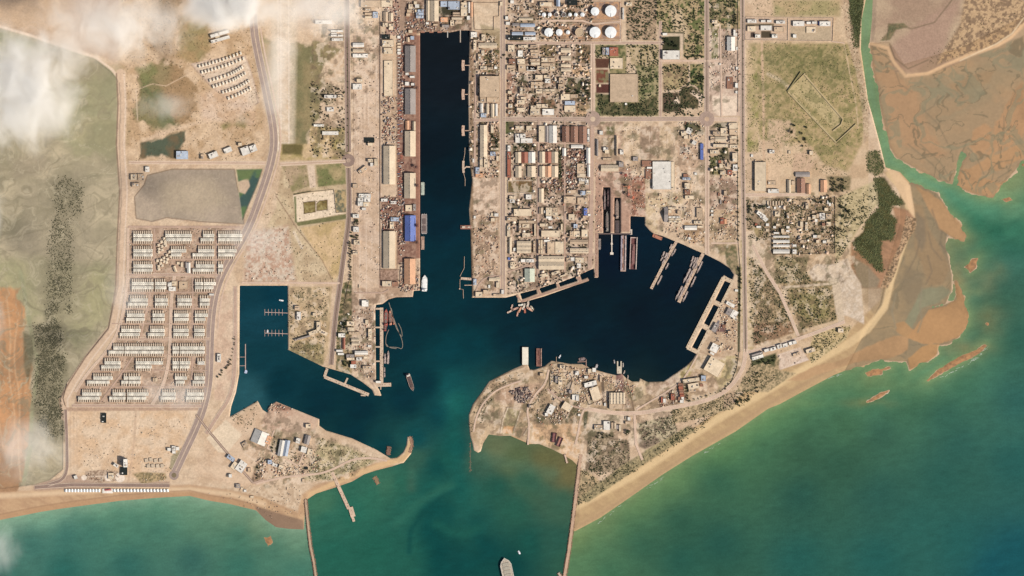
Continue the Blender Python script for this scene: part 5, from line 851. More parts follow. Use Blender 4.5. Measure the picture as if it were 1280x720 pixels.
# ------------------------------------------------------------------ terraces of the western estate
def terrace(x0, x1, y, north, label):
    """one row of joined dwellings: roof band plus the stepped yard rooms on its outer side; y = top of the pair in px"""
    n = max(2, round((x1-x0)/2.75)); u = (x1-x0)*S/n
    yb = (y+4.5, y+8.8) if north else (y+9.8, y+13.6)     # band
    yt = (y+.8, y+4.5) if north else (y+13.6, y+16.8)    # yard side
    X0, Yc = P(x0, (yb[0]+yb[1])/2); rt = empty('terrace', (X0+(x1-x0)*S/2, Yc, G0-.1)); tag(rt, label, 'terrace', 'terraces of joined houses in the western estate')
    hb = (yb[1]-yb[0])*S/2; yd = (yt[1]-yt[0])*S; sgn = 1 if north else -1; L = (x1-x0)*S
    k0 = terr_cache.get((round(u, 2), north))
    for i in range(n):
        cx = -L/2+u*(i+.5)
        if k0 is None:
            m1 = MB().box(-u/2+.05, -hb, 0, u/2-.05, hb, 7.4); a = sgn*hb; b_ = sgn*(hb+yd)
            m1.box(-u/2+.05, min(a, b_), 0, -u*.04, max(a, b_), 6.4).box(u/2-.6, min(a, b_), 0, u/2-.05, max(a, b_), 2.4).box(-u*.02, b_-.25, 0, u/2-.6, b_+.25, 2.4)
            r1 = MB().box(-u/2+.05, -hb, 7.41, u/2-.05, hb, 7.7).box(-u/2+.05, -hb, 7.7, -u/2+.55, hb, 8.5).box(-u/2+.6, -hb+.01, 7.7, u/2-.3, -hb+.5, 8.3).box(u*.05, -1.3, 7.7, u*.05+2.6, 1.6, 9.9)
            k0 = (m1.mesh('dwelling', M_WALL), r1.mesh('roof', M_ROOF)); terr_cache[(round(u, 2), north)] = k0
        d = obj('dwelling', k0[0], A(222,198,166), rt, (cx, 0, 0)); q = random.uniform(.86, 1.03); cc = (244*q, 230*q, 202*q)
        obj('roof', k0[1], A(cc), d)
terr_cache = {}
ROWS = [('northernmost', 288, [((167,191),(167,191)),((207,240),(208,240)),((254,268),(251,268)),((273,303),(273,303))]),
 ('second', 307, [((167,191),(167,191)),((214,233),(214,227)),((248,268),(241,268)),((273,296),(273,294))]),
 ('third', 326, [((167,191),(167,191)),((245,268),(241,268)),((273,279),(273,279))]),
 ('fourth', 348, [((165,192),(165,192)),((194,208),(194,208)),((244,254),(244,254)),((255,270),(255,267))]),
 ('fifth', 368.5, [((163,185),(160,185)),((194,210),(194,210)),((222,240),(222,240)),((250,262),(250,262))]),
 ('sixth', 387.5, [((159,181),(158,181)),((191,206),(191,206)),((218,236),(218,236)),((244,260),(244,257))]),
 ('seventh', 406.5, [((152,176),(150,175)),((188,206),(185,206)),((217,236),(217,236)),((243,256),(243,256))]),
 ('eighth', 428.5, [((142,155),(136,155)),((156,205),(156,205)),((216,224),(216,224)),((225,256),(225,256))]),
 ('ninth', 447, [((131,151),(127,151)),((170,204),(170,190)),((216,224),(216,224)),((225,238),(225,237)),((247,256),None)]),
 ('tenth', 466, [((117,141),(109,137)),((155,160),(152,160)),((161,176),(161,176)),((219,234),(220,231)),((243,256),(241,256))]),
 ('southernmost', 486, [((103,127),(98,125)),((141,157),(137,157)),((159,186),(159,183)),((203,220),(201,220)),((234,255),(233,255))])]
for rn, y, bl in ROWS:
    for i, (n_, s_) in enumerate(bl):
        w_ = 'westernmost' if i == 0 else 'easternmost' if i == len(bl)-1 else ordn(i+1)
        for side, q in (('northern', n_), ('southern', s_)):
            if q: terrace(q[0], q[1], y, side == 'northern', f'{side} cream terrace of the {w_} block from west in the {rn} estate row')
# freestanding stepped houses inside the estate
def small_house(x, y, w_, d_, h, a, col, label, cat, group, lift=True):
    X, Y = P(x, y); rt = empty('house', (X, Y, G0-.1), a); tag(rt, label, cat, group)
    key = (w_, d_, h)
    if key not in hs_cache:
        hs_cache[key] = (MB().box(-w_/2, -d_/2, 0, w_/2, d_/2, h).mesh('wall', M_WALL), MB().box(-w_/2-.2, -d_/2-.2, h, w_/2+.2, d_/2+.2, h+.4).box(-w_/2, d_/2-.4, h+.4, w_/2, d_/2, h+1).box(-w_*.3, -d_*.2, h+.4, w_*.05, d_*.1, h+2.4).mesh('roof', M_ROOF))
    obj('wall', hs_cache[key][0], A(214,188,156), rt); obj('roof', hs_cache[key][1], A(col), rt)
hs_cache = {}
ST = [('upper', [(205.3,298.5),(202,302.3),(206.3,304),(198.5,306.5),(202.8,308),(199,311.5),(203,312.5),(198.8,315.3),(206.5,300.8),(207.5,307)]),
      ('lower', [(212,315),(208.8,319),(213.5,320.5),(205,322.5),(209.5,324),(201.5,325),(205.5,327),(197,326),(201,329.5),(198.5,333),(203,332),(198.8,336.5),(208.5,328)])]
for nm, L in ST:
    L = sorted(L, key=lambda p: p[1])
    for i, (x, y) in enumerate(L):
        w_ = 'northernmost' if i == 0 else 'southernmost' if i == len(L)-1 else ordn(i+1)+' from north'
        small_house(x, y, 12.5, 12.5, 6.2, R(14), (232,208,172), f'cream box-shaped house, {w_} in the {nm} stepped cluster of the estate', 'house', 'stepped houses in the western estate')
# curved estate in the north
CR = [[(249.5,83),(262,80),(275,76),(288,71.5),(301,66.5)],[(253,90.5),(265,87.5),(278,83.5),(291,79),(304.5,73.5)],[(263,101),(275,97.5),(288,93),(296,89),(303,84.5)],[(267,108.5),(278,105),(290,101),(298,97),(306.5,92)],
      [(279,115.5),(288,113),(297,109.5),(304,106),(311,101.5)],[(286,123),(294,120),(301,117),(307,114),(313,110.5)]]
for r_, pts in enumerate(CR):
    n = [13, 13, 12, 12, 10, 8][r_]
    for i in range(n):
        u = i/(n-1)*(len(pts)-1); k = min(int(u), len(pts)-2); f = u-k; x = pts[k][0]*(1-f)+pts[k+1][0]*f; y = pts[k][1]*(1-f)+pts[k+1][1]*f
        a = -math.atan2(pts[k+1][1]-pts[k][1], pts[k+1][0]-pts[k][0]); w_ = 'westernmost' if i == 0 else 'easternmost' if i == n-1 else ordn(i+1)+' from west'
        small_house(x, y, 8.4, 14, 6, a+R(-4), (240,224,194), f'white oblong house, {w_} in the {["northernmost","second","third","fourth","fifth","southernmost"][r_]} curved row', 'house', 'houses of the curved estate')
# beach cabins
cab_w = MB().box(-5.5, -6, 0, 5.5, 6, 3.2).mesh('wall', M_WALL)
cab_r = MB().add([(-6.5,-7,3.2),(6.5,-7,3.2),(6.5,7,3.2),(-6.5,7,3.2),(0,-7,6.2),(0,7,6.2)], [(0,1,4),(2,3,5),(0,4,5,3),(1,2,5,4),(0,3,2,1)]).mesh('roof', M_PAINT)
cx = [82.5+3.75*i for i in range(12)]+[143+4.15*i for i in range(17)]
for i, x in enumerate(cx):
    X, Y = P(x, 613.3); g = i < 12; j = i+1 if g else i-11; n_ = 12 if g else 17
    rt = empty('beach_cabin', (X, Y, G0-.1), R(0 if g else 12)); w_ = 'westernmost' if j == 1 else 'easternmost' if j == n_ else ordn(j)+' from west'
    tag(rt, f'white pitched beach cabin, {w_} in the {"western" if g else "eastern"} half of the seafront row', 'cabin', 'beach cabins along the seafront')
    obj('wall', cab_w, A(238,226,206), rt); obj('roof', cab_r, A(244,238,222), rt)
X, Y = P(134.5, 613.5); rt = empty('beach_pavilion', (X, Y, G0-.1)); tag(rt, 'white pavilion with a red canopy between the two runs of beach cabins', 'pavilion')
MB().box(-26, -12, 0, 26, 10, 3.5).build('terrace_deck', M_CONC, A(238,224,200), rt); MB().add([(-14,0,4.5),(20,2,4.5),(18,11,4.5),(-16,9,4.5),(2,5,8)], [(0,1,4),(1,2,4),(2,3,4),(3,0,4),(0,3,2,1)]).build('canopy', M_PAINT, A(176,92,84), rt)
# shade canopies on the seafront
for i, (a, b_) in enumerate([(825,285),(870,277),(918,287),(968,282),(845,340),(890,340),(937,340),(983,338)]):
    X, Y = P(80+a/8, 540+b_/8); rt = empty('carport', (X, Y, G0-.1), R(8)); w_ = ['westernmost', 'second', 'third', 'easternmost'][i % 4]
    tag(rt, f'square pale canopy, {w_} in the {"upper" if i < 4 else "lower"} row beside the seafront roundabout', 'canopy', 'square canopies by the seafront roundabout')
    MB().box(-8.5, -9, 3.6, 8.5, 9, 4).build('roof', M_ROOF, A(206,182,150), rt)
    for px_, py_ in ((-8, -8), (8, -8), (8, 8), (-8, 8)): MB().box(px_-.2, py_-.2, 0, px_+.2, py_+.2, 3.6).build('post', M_PAINT, A(160,140,120), rt)
# ------------------------------------------------------------------ oil tanks
def tank(x, y, r, h, kind, label, col=(244,240,226)):
    X, Y = P(x, y); rt = empty('storage_tank', (X, Y, G0-.1)); tag(rt, label, 'tank', 'oil tanks of the tank farm'); r *= S
    MB().cyl(0, 0, 0, r, r, h, 40).build('shell', M_PAINT, A(col), rt)
    if kind == 'dome':
        m = MB(); n = 40
        for k in range(3): m.cyl(0, 0, h+.02+k*.55, r*(1-.3*k), r*(1-.3*(k+1)) if k < 2 else .5, h+.02+(k+1)*.55, n)
        rf = m.build('roof', M_PAINT, A(col), rt); MB().box(-.8, -r, h+.3, .8, -r*.4, h+1.6).build('hatch', M_PAINT, A(180,170,150), rf)
    else:
        m = MB().cyl(0, 0, h, r*.9, r*.9, h+.3, 32); m.build('floating_roof', M_PAINT, A(110,92,78) if kind == 'float' else A(196,168,130), rt)
        k = MB()
        for i in range(40):
            a, b_ = 2*math.pi*i/40, 2*math.pi*(i+1)/40
            k.add([(r*math.cos(a),r*math.sin(a),h),(r*math.cos(b_),r*math.sin(b_),h),(r*math.cos(b_),r*math.sin(b_),h+2.2),(r*math.cos(a),r*math.sin(a),h+2.2),(r*.93*math.cos(a),r*.93*math.sin(a),h+.3),(r*.93*math.cos(b_),r*.93*math.sin(b_),h+.3),(r*.93*math.cos(b_),r*.93*math.sin(b_),h+2.2),(r*.93*math.cos(a),r*.93*math.sin(a),h+2.2)], [(0,1,2,3),(5,4,7,6),(3,2,6,7)])
        k.build('rim', M_PAINT, A(col), rt)
    m = MB()
    for i in range(24): a = 2*math.pi*i/72; m.rbox((r+.8)*math.cos(a), (r+.8)*math.sin(a), h*i/24, 1.6, 1.2, .2, a)
    m.build('stair', M_PAINT, A(200,186,160), rt)
for i, (a, k, r) in enumerate([(480,'dome',20),(538,'dome',19),(603,'float',21),(677,'float',22),(740,'dome',18),(798,'dome',18),(865,'dome',21)]):
    tank(620+a/8, 148/8, r/8, 10, k, ['smallest-row white tank at the west end of the upper tank row','second white tank from west in the upper tank row','open-topped dark tank, western of the two in the upper row','open-topped dark tank, eastern of the two in the upper row','small white tank just right of the dark-topped pair','small white tank between its two white neighbours mid upper row','last small white tank before the big tanks in the upper row'][i])
for a, b_, r, k, h, lb, cl in [(990,115,42,'dome',13,'medium white tank left of the big one in the upper row',None),(1147,112,57,'dome',14,'biggest white tank at the east end of the upper row',None),(527,325,43,'dome',13,'medium white tank at the west end of the lower row',None),(632,325,33,'dome',11,'smaller white tank, second from west in the lower row',None),
    (720,325,20,'dome',9,'smallest white tank in the lower row',None),(835,325,44,'tan',12,'tan open-topped tank in the lower row',(226,196,158)),(990,325,55,'dome',14,'big white tank beside the tan one in the lower row',None),(1147,325,57,'dome',14,'big white tank at the east end of the lower row',None)]:
    tank(620+a/8, b_/8, r/8, h, k, lb, cl or (244,240,226))
def wall_line(name, pts, label, cat='wall', h=2.6, wd=1.6, c=(214,186,154), mat=None, z=None):
    o = MB().ribbon([P(*p) for p in pts], wd, 1.0, (z if z is not None else G0)+h).build(name, mat or M_CONC, A(c)); tag(o, label, cat); return o
wall_line('bund_wall', zoomed(620,0,8,'430,80 850,80 930,15 1240,15 1250,185 1220,200 430,198 430,80'), 'earth bund wall around the upper row of tanks', h=2)
wall_line('bund_wall', zoomed(620,0,8,'450,232 1230,232 1252,260 1250,385 1230,395 440,395 430,260 450,232'), 'earth bund wall around the lower row of tanks', h=2)
wall_line('compound_wall', zoomed(920,0,8,'95,172 975,178 965,410 92,400 95,172'), 'pale wall around the compound on the eastern road')
wall_line('compound_wall', zoomed(920,0,8,'520,185 518,402'), 'inner dividing wall of the compound on the eastern road')
wall_line('compound_wall', zoomed(620,150,8,'118,605 368,605 368,728 118,728 118,605'), 'white wall around the brown playing field', c=(226,204,172))
wall_line('compound_wall', zoomed(580,0,8,'95,25 350,28 350,160 298,165 296,300 105,296 95,25'), 'brown wall around the pale lot at the channel head', c=(150,122,98))
wall_line('compound_wall', zoomed(580,430,8,'860,290 1065,290 1085,375 1045,500 985,535 860,425 860,290'), 'dark wall around the yard on the harbour head', c=(130,108,86))
wall_line('compound_wall', zoomed(320,180,4,'190,255 262,240 390,228 402,345 450,340'), 'wall on the north side of the school-like compound', c=(150,130,100))
wall_line('compound_wall', zoomed(920,230,8,'290,150 745,155 990,130 990,690 370,705 355,640 355,260 290,240'), 'dark wall round the eastern residential quarter', c=(110,92,70))
wall_line('compound_wall', zoomed(720,430,8,'60,400 130,610 260,560 215,420'), 'wall around the leaning cream building on the harbour head', c=(150,124,98))
wall_line('compound_wall', zoomed(380,300,8,'760,298 960,298 965,480'), 'concrete wall of the frame yard near the corner quay', c=(176,146,118))
wall_line('fence', px('922.5,0 922.5,140'), 'long fence on the west side of the eastern road', 'fence', 2, 1, (96,86,66)); wall_line('fence', px('922,160 922.5,300 925,330 924,440 921,460 914,478 902,488'), 'long dark fence line west of the eastern road bend', 'fence', 2, 1, (84,76,56))
wall_line('fence', px('475,20 475,200 475.3,348'), 'fence dividing the bare railway strip from the quay', 'fence', 2, 1.2, (120,96,80)); wall_line('fence', px('436,352 430,382'), 'short fence by the canal road end', 'fence', 2, 1, (120,96,80))
wall_line('earth_bank', zoomed(960,0,4,'105,450 180,370 375,595 365,625 325,655 '), 'inner raised earth bank of the long earthwork', 'earthwork', 3.5, 7, (190,166,120)); wall_line('earth_bank', zoomed(960,0,4,'98,458 165,360 '), 'dark short bank closing the north end of the earthwork', 'earthwork', 5, 6, (150,136,92))
wall_line('earth_bank', zoomed(960,0,4,'100,460 340,712 440,622'), 'outer raised earth bank of the long earthwork', 'earthwork', 4, 7, (186,164,118))
wall_line('sea_wall', px('82,508 79,498 84,480'), 'short dark sea wall at the lagoon corner', 'wall', 1.5, 3, (130,104,84))
# ------------------------------------------------------------------ piers, jetties, breakwaters
def piled(root, pts, wd, z, every=14):
    m = MB()
    for a, b in zip(pts[:-1], pts[1:]):
        L = math.hypot(b[0]-a[0], b[1]-a[1]); n = max(1, int(L/every))
        for i in range(n+1):
            u = i/n; m.cyl(a[0]+(b[0]-a[0])*u, a[1]+(b[1]-a[1])*u, -2.5, .5, .5, z, 6)
    m.build('piles', M_CONC, A(120,104,88), root)
def pier(name, lines, label, c=(206,178,146), z=2.6, cat='pier', group=None, rail=False):
    x0, y0 = P(*lines[0][1][0]); rt = empty(name, (x0, y0, 0)); tag(rt, label, cat, group)
    for i, (wd, pts) in enumerate(lines):
        q = [(P(*p)[0]-x0, P(*p)[1]-y0) for p in pts]; zz = z+i*.011
        MB().ribbon(q, wd*S, .8, zz).build('deck', M_CONC, A(c), rt)
        if wd < 2.2: piled(rt, q, wd*S, .9)
        else: MB().ribbon(q, wd*S-.8, -2.5, .79).build('quay_wall', M_CONC, A(120,96,80), rt)
        if wd > 2.5:
            f = MB()
            for a, b in zip(q[:-1], q[1:]):
                L = math.hypot(b[0]-a[0], b[1]-a[1]); n = int(L/11)
                for k in range(1, n): u = k/n; f.rbox(a[0]+(b[0]-a[0])*u+random.uniform(-1,1)*wd*S*.32, a[1]+(b[1]-a[1])*u+random.uniform(-1,1)*wd*S*.32, zz, random.uniform(1.5,5), random.uniform(1.5,3), random.uniform(.8,2.5), random.uniform(0, 3))
            f.build('quay_gear', M_RUST, A(170,130,104), rt)
    return rt
pier('fitting_out_pier', [(4.2, px('477,384.5 477,478.5')), (1.8, px('469,409.3 477,409.3')), (1.8, px('469,433.6 477,433.6')), (1.8, px('469,451.6 477,451.6')), (2.4, px('468,477 479,477')), (2.2, px('469,386 479,386'))], 'long walled pier with four narrow basins behind it, west side')
pier('stub_pier', [(4.6, px('470,481.3 489,480.8')), (1.2, px('476,483 476,487'))], 'short pier pointing east below the four narrow basins')
pier('box_pier', [(4, px('405.5,471 461,493.5')), (3.4, px('409,460.5 405.5,471')), (2.2, px('434.5,472.5 431,480')), (1.6, px('451,494 457,494.6'))], 'slanted box-shaped pier enclosing two dark pools')
pier('curved_root_pier', [(2.4, px('646,369 652,377 680,367.6 712,357.5 736,349.5')), (2.4, px('672.5,361 676,369.5')), (2.4, px('695.6,352.5 699.6,361.5')), (3.4, px('722,342 725.5,352'))], 'curved outer wall of the three basins below the workshops', c=(178,140,114), z=3.15)
pier('finger_pier', [(4.2, px('745.8,291 745.8,346.5'))], 'straight brown finger pier west of the dry docks', c=(178,142,116), z=3.3)
pier('dock_sill', [(1.4, px('747.5,292.2 789,292.2'))], 'thin dark sill closing the dry dock mouths', c=(120,100,90), z=3.4)
pier('dolphin_pier', [(1.2, px('764.8,292.5 764.8,317')), (2.6, px('763.6,304.6 766,304.6')), (3.0, px('762.8,316.8 766.8,316.8'))], 'thin white jetty with two round dolphins off the dry docks', c=(232,214,188))
pier('slanted_pier', [(3.6, px('846.5,300.5 831,328 814,361'))], 'western of the two slanted piers with moored warships', c=(206,176,144), group='slanted naval piers')
pier('slanted_pier', [(4.2, px('879,317 862,350 848.5,378'))], 'eastern of the two slanted piers with moored warships', c=(206,174,142), group='slanted naval piers')
pier('basin_pier', [(3.4, px('903.8,347 897,360 858.8,435')), (3.6, px('903.8,346.5 917,352')), (2.6, px('894,377.5 902,381.5')), (2.6, px('879.5,406 887,410.5')), (2.8, px('858.8,435 871,441')), (3.2, px('915,354 872,440'))], 'long slanted pier with three dark basins on the east side of the harbour', c=(212,186,150), z=3.2)
for i, (y, l, w1) in enumerate([(81.6, 8, 10.5), (118, 8, 10.5), (163.3, 8, 10.5)]):
    pier('tee_jetty', [(1.0, [(588, y), (581, y)]), (3.6, [(579.2, y-w1*.62), (578.7, y), (579.2, y+w1*.62)])], f'{["northernmost","second","third"][i]} small tee-headed jetty on the east side of the channel', c=(206,170,140), group='tee-headed jetties in the channel', cat='jetty')
pier('tee_jetty', [(1.6, px('591,209 583,208.5 580,211')), (2.8, px('579.3,201 579,209 579.5,216')), (.5, px('581.3,184.5 581,192 579.5,201')), (.5, px('579.5,216 581.5,224 581.3,232.5'))], 'fourth tee jetty from the north with two long thin catwalks', c=(206,176,146), group='tee-headed jetties in the channel', cat='jetty')
pier('tee_jetty', [(3, px('590.5,349 576,348')), (.5, px('580.5,320.5 580.3,335 575,345.5')), (.5, px('575,349 575,361 579,362 579.3,373')), (.8, px('590,356.5 580.5,356.5')), (1.6, px('573.8,361 575.4,361'))], 'southern jetty in the channel with thin bent catwalks', c=(206,176,146), cat='jetty')
pier('small_jetty', [(1.1, px('559.5,36 559.5,47'))], 'small pale jetty at the head of the channel, western one', cat='jetty', c=(190,180,162), group='two small jetties at the channel head')
pier('small_jetty', [(1.2, px('575.5,36 575.5,53'))], 'small pale jetty at the head of the channel, eastern one', cat='jetty', c=(190,170,146), group='two small jetties at the channel head')
for i, (y, x1, x0) in enumerate([(390.3, 359.8, 331), (416.3, 359.8, 331)]):
    rt = pier('comb_pontoon', [(.7, [(x1, y+1), (x0, y)])]+[(.45, [(x0+k*4.4, y-4), (x0+k*4.4, y+4)]) for k in range(6)], f'{["upper","lower"][i]} comb-shaped pontoon with short finger berths in the square basin', c=(200,168,148), z=.95, cat='pontoon', group='comb pontoons in the square basin')
pier('long_pontoon', [(1.0, px('306.8,430 306.8,465')), (.6, px('298.5,446.3 306.5,446.3')), (.6, px('298.5,457.2 306.5,457.2'))], 'long thin pontoon on the west side of the square basin', c=(196,164,144), z=.95, cat='pontoon')
pier('slip_jetty', [(1.6, px('772,467 772,451.5')), (1.6, px('776.4,467 776.4,451.5')), (3.4, px('774.2,467 774.2,458'))], 'twin-armed slipway jetty with an orange cradle', c=(208,190,160), cat='jetty', z=3)
pier('small_jetty', [(.6, px('695.5,453 695.5,446'))], 'thin little jetty on the tip of the harbour head', cat='jetty', c=(190,160,130))
pier('small_jetty', [(1, px('732.8,459 732.8,449.5')), (.8, px('733,452 722,452.5'))], 'small cluttered jetty west of the slipway sheds', cat='jetty', c=(170,136,116))
pier('fishing_jetty', [(4.2, px('415,590 425,612 436,636')), (6, px('438,634 441.5,646')), (3.2, px('440,644 442.5,652'))], 'sandy jetty jutting south from the western peninsula', c=(214,182,150), z=3.5, cat='jetty')
def rocks(root, pts, w0, w1, z, n):
    m = MB(); L = []; tot = 0
    for a, b in zip(pts[:-1], pts[1:]): L.append(math.hypot(b[0]-a[0], b[1]-a[1])); tot += L[-1]
    for i in range(n):
        u = random.random()*tot; k = 0
        while u > L[k] and k < len(L)-1: u -= L[k]; k += 1
        a, b = pts[k], pts[k+1]; f = u/L[k]; nx, ny = -(b[1]-a[1])/L[k], (b[0]-a[0])/L[k]; s_ = random.choice((-1, 1)); o = s_*random.uniform(w0, w1)
        m.rbox(a[0]+(b[0]-a[0])*f+nx*o, a[1]+(b[1]-a[1])*f+ny*o, -1.2, random.uniform(2, 4), random.uniform(1.6, 3), random.uniform(.8, 1.2)*(z*(1-(abs(o)-w0)/(w1-w0+.1))+1.8), random.uniform(0, 3))
    m.build('rock_armour', M_ROCK, A(150,116,90), root)
def breakwater(pts, wd, label, c=(190,158,126), z=3.4, n=300):
    x0, y0 = P(*pts[0]); rt = empty('breakwater', (x0, y0, 0)); tag(rt, label, 'breakwater'); q = [(P(*p)[0]-x0, P(*p)[1]-y0) for p in pts]
    MB().ribbon(q, wd*S, -2.5, z).build('crest', M_CONC, A(c), rt); rocks(rt, q, wd*S/2, wd*S/2+5, z, n); return rt
breakwater(px('382,624 384.5,650 388,682 392.5,704 395,722 400,760'), 2.6, 'western breakwater running south from the peninsula to the frame edge', n=700)
breakwater(px('726,568 723.5,590 720,620 716,652 711,690 705.5,722 700,760'), 3.6, 'eastern breakwater running south from the harbour head', c=(196,160,128), n=900)
breakwater(px('513,546 515,556 512,566'), 2.6, 'curved rock tip of the western peninsula', c=(160,122,96), n=120)
breakwater(px('485,569 486.5,558'), 3.4, 'stubby dark rock mole inside the western tip', c=(134,100,82), n=60)
breakwater(px('588,553 588,590'), .7, 'sunken thin training wall off the harbour head', c=(110,104,80), z=.4, n=30)
breakwater(px('706,568 709,579'), 2, 'tiny beach groyne left of the eastern breakwater', c=(212,180,150), n=20)
breakwater(px('468,596 473,605'), 3.5, 'low sandy groyne on the peninsula beach', c=(150,120,86), z=1.0, n=60)
breakwater(px('703,724 698,716'), 2.6, 'short spur at the outer end of the eastern breakwater', c=(190,168,140), n=30)
# ------------------------------------------------------------------ ships
def hull_pts(L, W, bow=.28, stern=.8):
    return [(-W/2*stern, -L/2), (-W/2, -L/2+L*.1), (-W/2, L/2-L*bow), (-W/2*.72, L/2-L*bow*.5), (-W/2*.28, L/2-L*.06), (0, L/2), (W/2*.28, L/2-L*.06), (W/2*.72, L/2-L*bow*.5), (W/2, L/2-L*bow), (W/2, -L/2+L*.1), (W/2*stern, -L/2)]
def ship(name, x, y, L, W, ang, label, cat='ship', kind='cargo', hc=(96,70,60), dc=(176,150,124), sc_=(226,214,192), fb=4, group=None, hatch=3, hcol=(130,110,96), house=.82, mast=True):
    """L, W in px; ang = heading in degrees clockwise from north"""
    X, Y = P(x, y); rt = empty(name, (X, Y, 0), R(-ang)); tag(rt, label, cat, group); L *= S; W *= S; hp = hull_pts(L, W, .3 if kind != 'barge' else .05, .8 if kind != 'barge' else .95)
    m = MB(); n = len(hp); lo = [(a*.8, b*.95) for a, b in hp]
    m.add([(a, b, -1.5) for a, b in lo]+[(a, b, fb) for a, b in hp], [tuple(range(n))[::-1] if 1 else ()]+[(i, n+i, n+(i+1) % n, (i+1) % n) for i in range(n)]+[tuple(range(n, 2*n))[::-1]]); m.f[-1] = tuple(range(n, 2*n))[::-1]
    m.build('hull', M_PAINT, A(hc), rt)
    dk = MB().prism([(a*.93, b*.97) for a, b in hp], fb+.02, fb+.35).build('deck', M_RUST, A(dc), rt)
    bw = MB().ribbon([(a*.98, b*.985) for a, b in hp]+[(hp[0][0]*.98, hp[0][1]*.985)], max(.4, W*.035), fb+.02, fb+1.1).build('bulwark', M_PAINT, A(sc_), rt)
    if kind == 'cargo' or kind == 'barge':
        for k in range(hatch):
            y0 = -L*.32+k*(L*.62/hatch) if house > 0 else -L*.4+k*(L*.7/hatch)
            MB().box(-W*.3, y0+L*.02, fb+.36, W*.3, y0+L*.62/hatch-L*.015, fb+1.8).build('hatch_cover', M_PAINT, A(hcol), rt)
    if kind == 'cargo':
        ys = -L/2+L*.05
        h = MB().box(-W*.38, ys, fb+.36, W*.38, ys+L*.11, fb+7).box(-W*.3, ys+L*.02, fb+7.01, W*.3, ys+L*.1, fb+10).build('superstructure', M_PAINT, A(sc_), rt)
        MB().cyl(0, ys+L*.03, fb+10.02, W*.1, W*.09, fb+13, 10).build('funnel', M_PAINT, A(120,80,60), h)
        if mast: MB().cyl(0, L*.3, fb+.3, .35, .2, fb+14, 6).box(-.2, L*.3-4, fb+8, .2, L*.3+4, fb+8.4).build('mast', M_PAINT, A(200,180,150), rt)
    if kind == 'naval':
        h = MB().box(-W*.33, -L*.12, fb+.36, W*.33, L*.16, fb+4).box(-W*.24, -L*.05, fb+4.01, W*.24, L*.12, fb+7).build('superstructure', M_PAINT, A(sc_), rt)
        MB().cyl(0, 0, fb+7, .4, .15, fb+14, 6).box(-2.2, -.2, fb+10, 2.2, .2, fb+10.3).build('mast', M_PAINT, A(170,160,150), h)
        MB().cyl(0, L*.3, fb+.36, W*.14, W*.12, fb+2, 10).box(-.25, L*.3, fb+1.3, .25, L*.38, fb+1.8).build('gun', M_PAINT, A(150,140,130), rt)
        MB().box(-W*.25, -L*.36, fb+.36, W*.25, -L*.2, fb+2.6).build('aft_deckhouse', M_PAINT, A(sc_), rt)
    if kind == 'boat':
        MB().box(-W*.28, -L*.2, fb+.36, W*.28, L*.1, fb+2.4).build('cabin', M_PAINT, A(sc_), rt)
    return rt
ship('cargo_ship', 513, 478, 23, 5.4, 162, 'dark freighter lying alone mid-harbour, pale deckhouse amidships', kind='cargo', hc=(60,44,40), dc=(130,96,80), hatch=3, hcol=(96,76,68))
ship('cargo_ship', 633.5, 712, 30, 14, 348, 'big pale freighter at the bottom edge heading into the harbour', kind='cargo', hc=(206,186,158), dc=(190,172,146), hcol=(176,164,140), fb=8, hatch=4)
ship('barge', 530.3, 279.5, 25.5, 6.6, 0, 'white-railed barge with two big dark hatches beside the blue shed', 'barge', 'barge', (226,214,196), (150,130,116), (240,230,214), 3, hatch=2, hcol=(112,94,84), house=0)
ship('barge', 528.4, 303.5, 17, 4.2, 0, 'small brown barge moored right below the white-railed one', 'barge', 'barge', (190,160,136), (176,140,116), (214,190,160), 2.5, hatch=1, hcol=(190,156,128), house=0)
ship('ferry', 530.8, 354, 20.5, 7, 2, 'bright white ferry at the corner of the west quay', 'ferry', 'cargo', (244,240,228), (240,232,214), (246,240,226), 5, hatch=1, hcol=(246,238,222), mast=False)
ship('barge', 528.4, 235.5, 16.5, 4.4, 0, 'pale green barge at the west quay, northernmost moored vessel', 'barge', 'barge', (176,180,156), (186,188,164), (206,200,176), 2.5, hatch=1, hcol=(180,182,158), house=0)
def kit(name, x, y, ang, label, cat, parts, z=0, group=None):
    X, Y = P(x, y); rt = empty(name, (X, Y, z), R(-ang)); tag(rt, label, cat, group)
    for pn, c, mat, bx_ in parts:
        m = MB()
        for b in bx_:
            if pn in ('deck_gear', 'deckhouse') and len(bx_) > 1: MB().box(*[v if i % 3 == 2 else v*S for i, v in enumerate(b)]).build(pn, mat, A(c), rt)
            else: m.box(*[v if i % 3 == 2 else v*S for i, v in enumerate(b)])
        if not m.v: continue
        m.build(pn, mat, A(c), rt)
    return rt
kit('floating_dock', 779.3, 316.8, 1, 'long floating dock with grey walls, western of the two below the dry docks', 'floating dock', [('pontoon', (176,146,126), M_RUST, [(-3.4,-22.5,-1,3.4,22.5,2.2)]), ('dock_wall', (160,146,146), M_RUST, [(-3.4,-21,2.21,-1.6,22,6.5)]), ('dock_wall', (190,166,150), M_RUST, [(1.8,-21,2.21,3.4,22,6.5)]), ('deck_gear', (150,110,90), M_RUST, [(-1,-18,2.22,.8,-13,4),(-1.2,-3,2.22,1,6,3.4),(-.8,12,2.22,1.2,18,4.4)])], 0, 'floating docks')
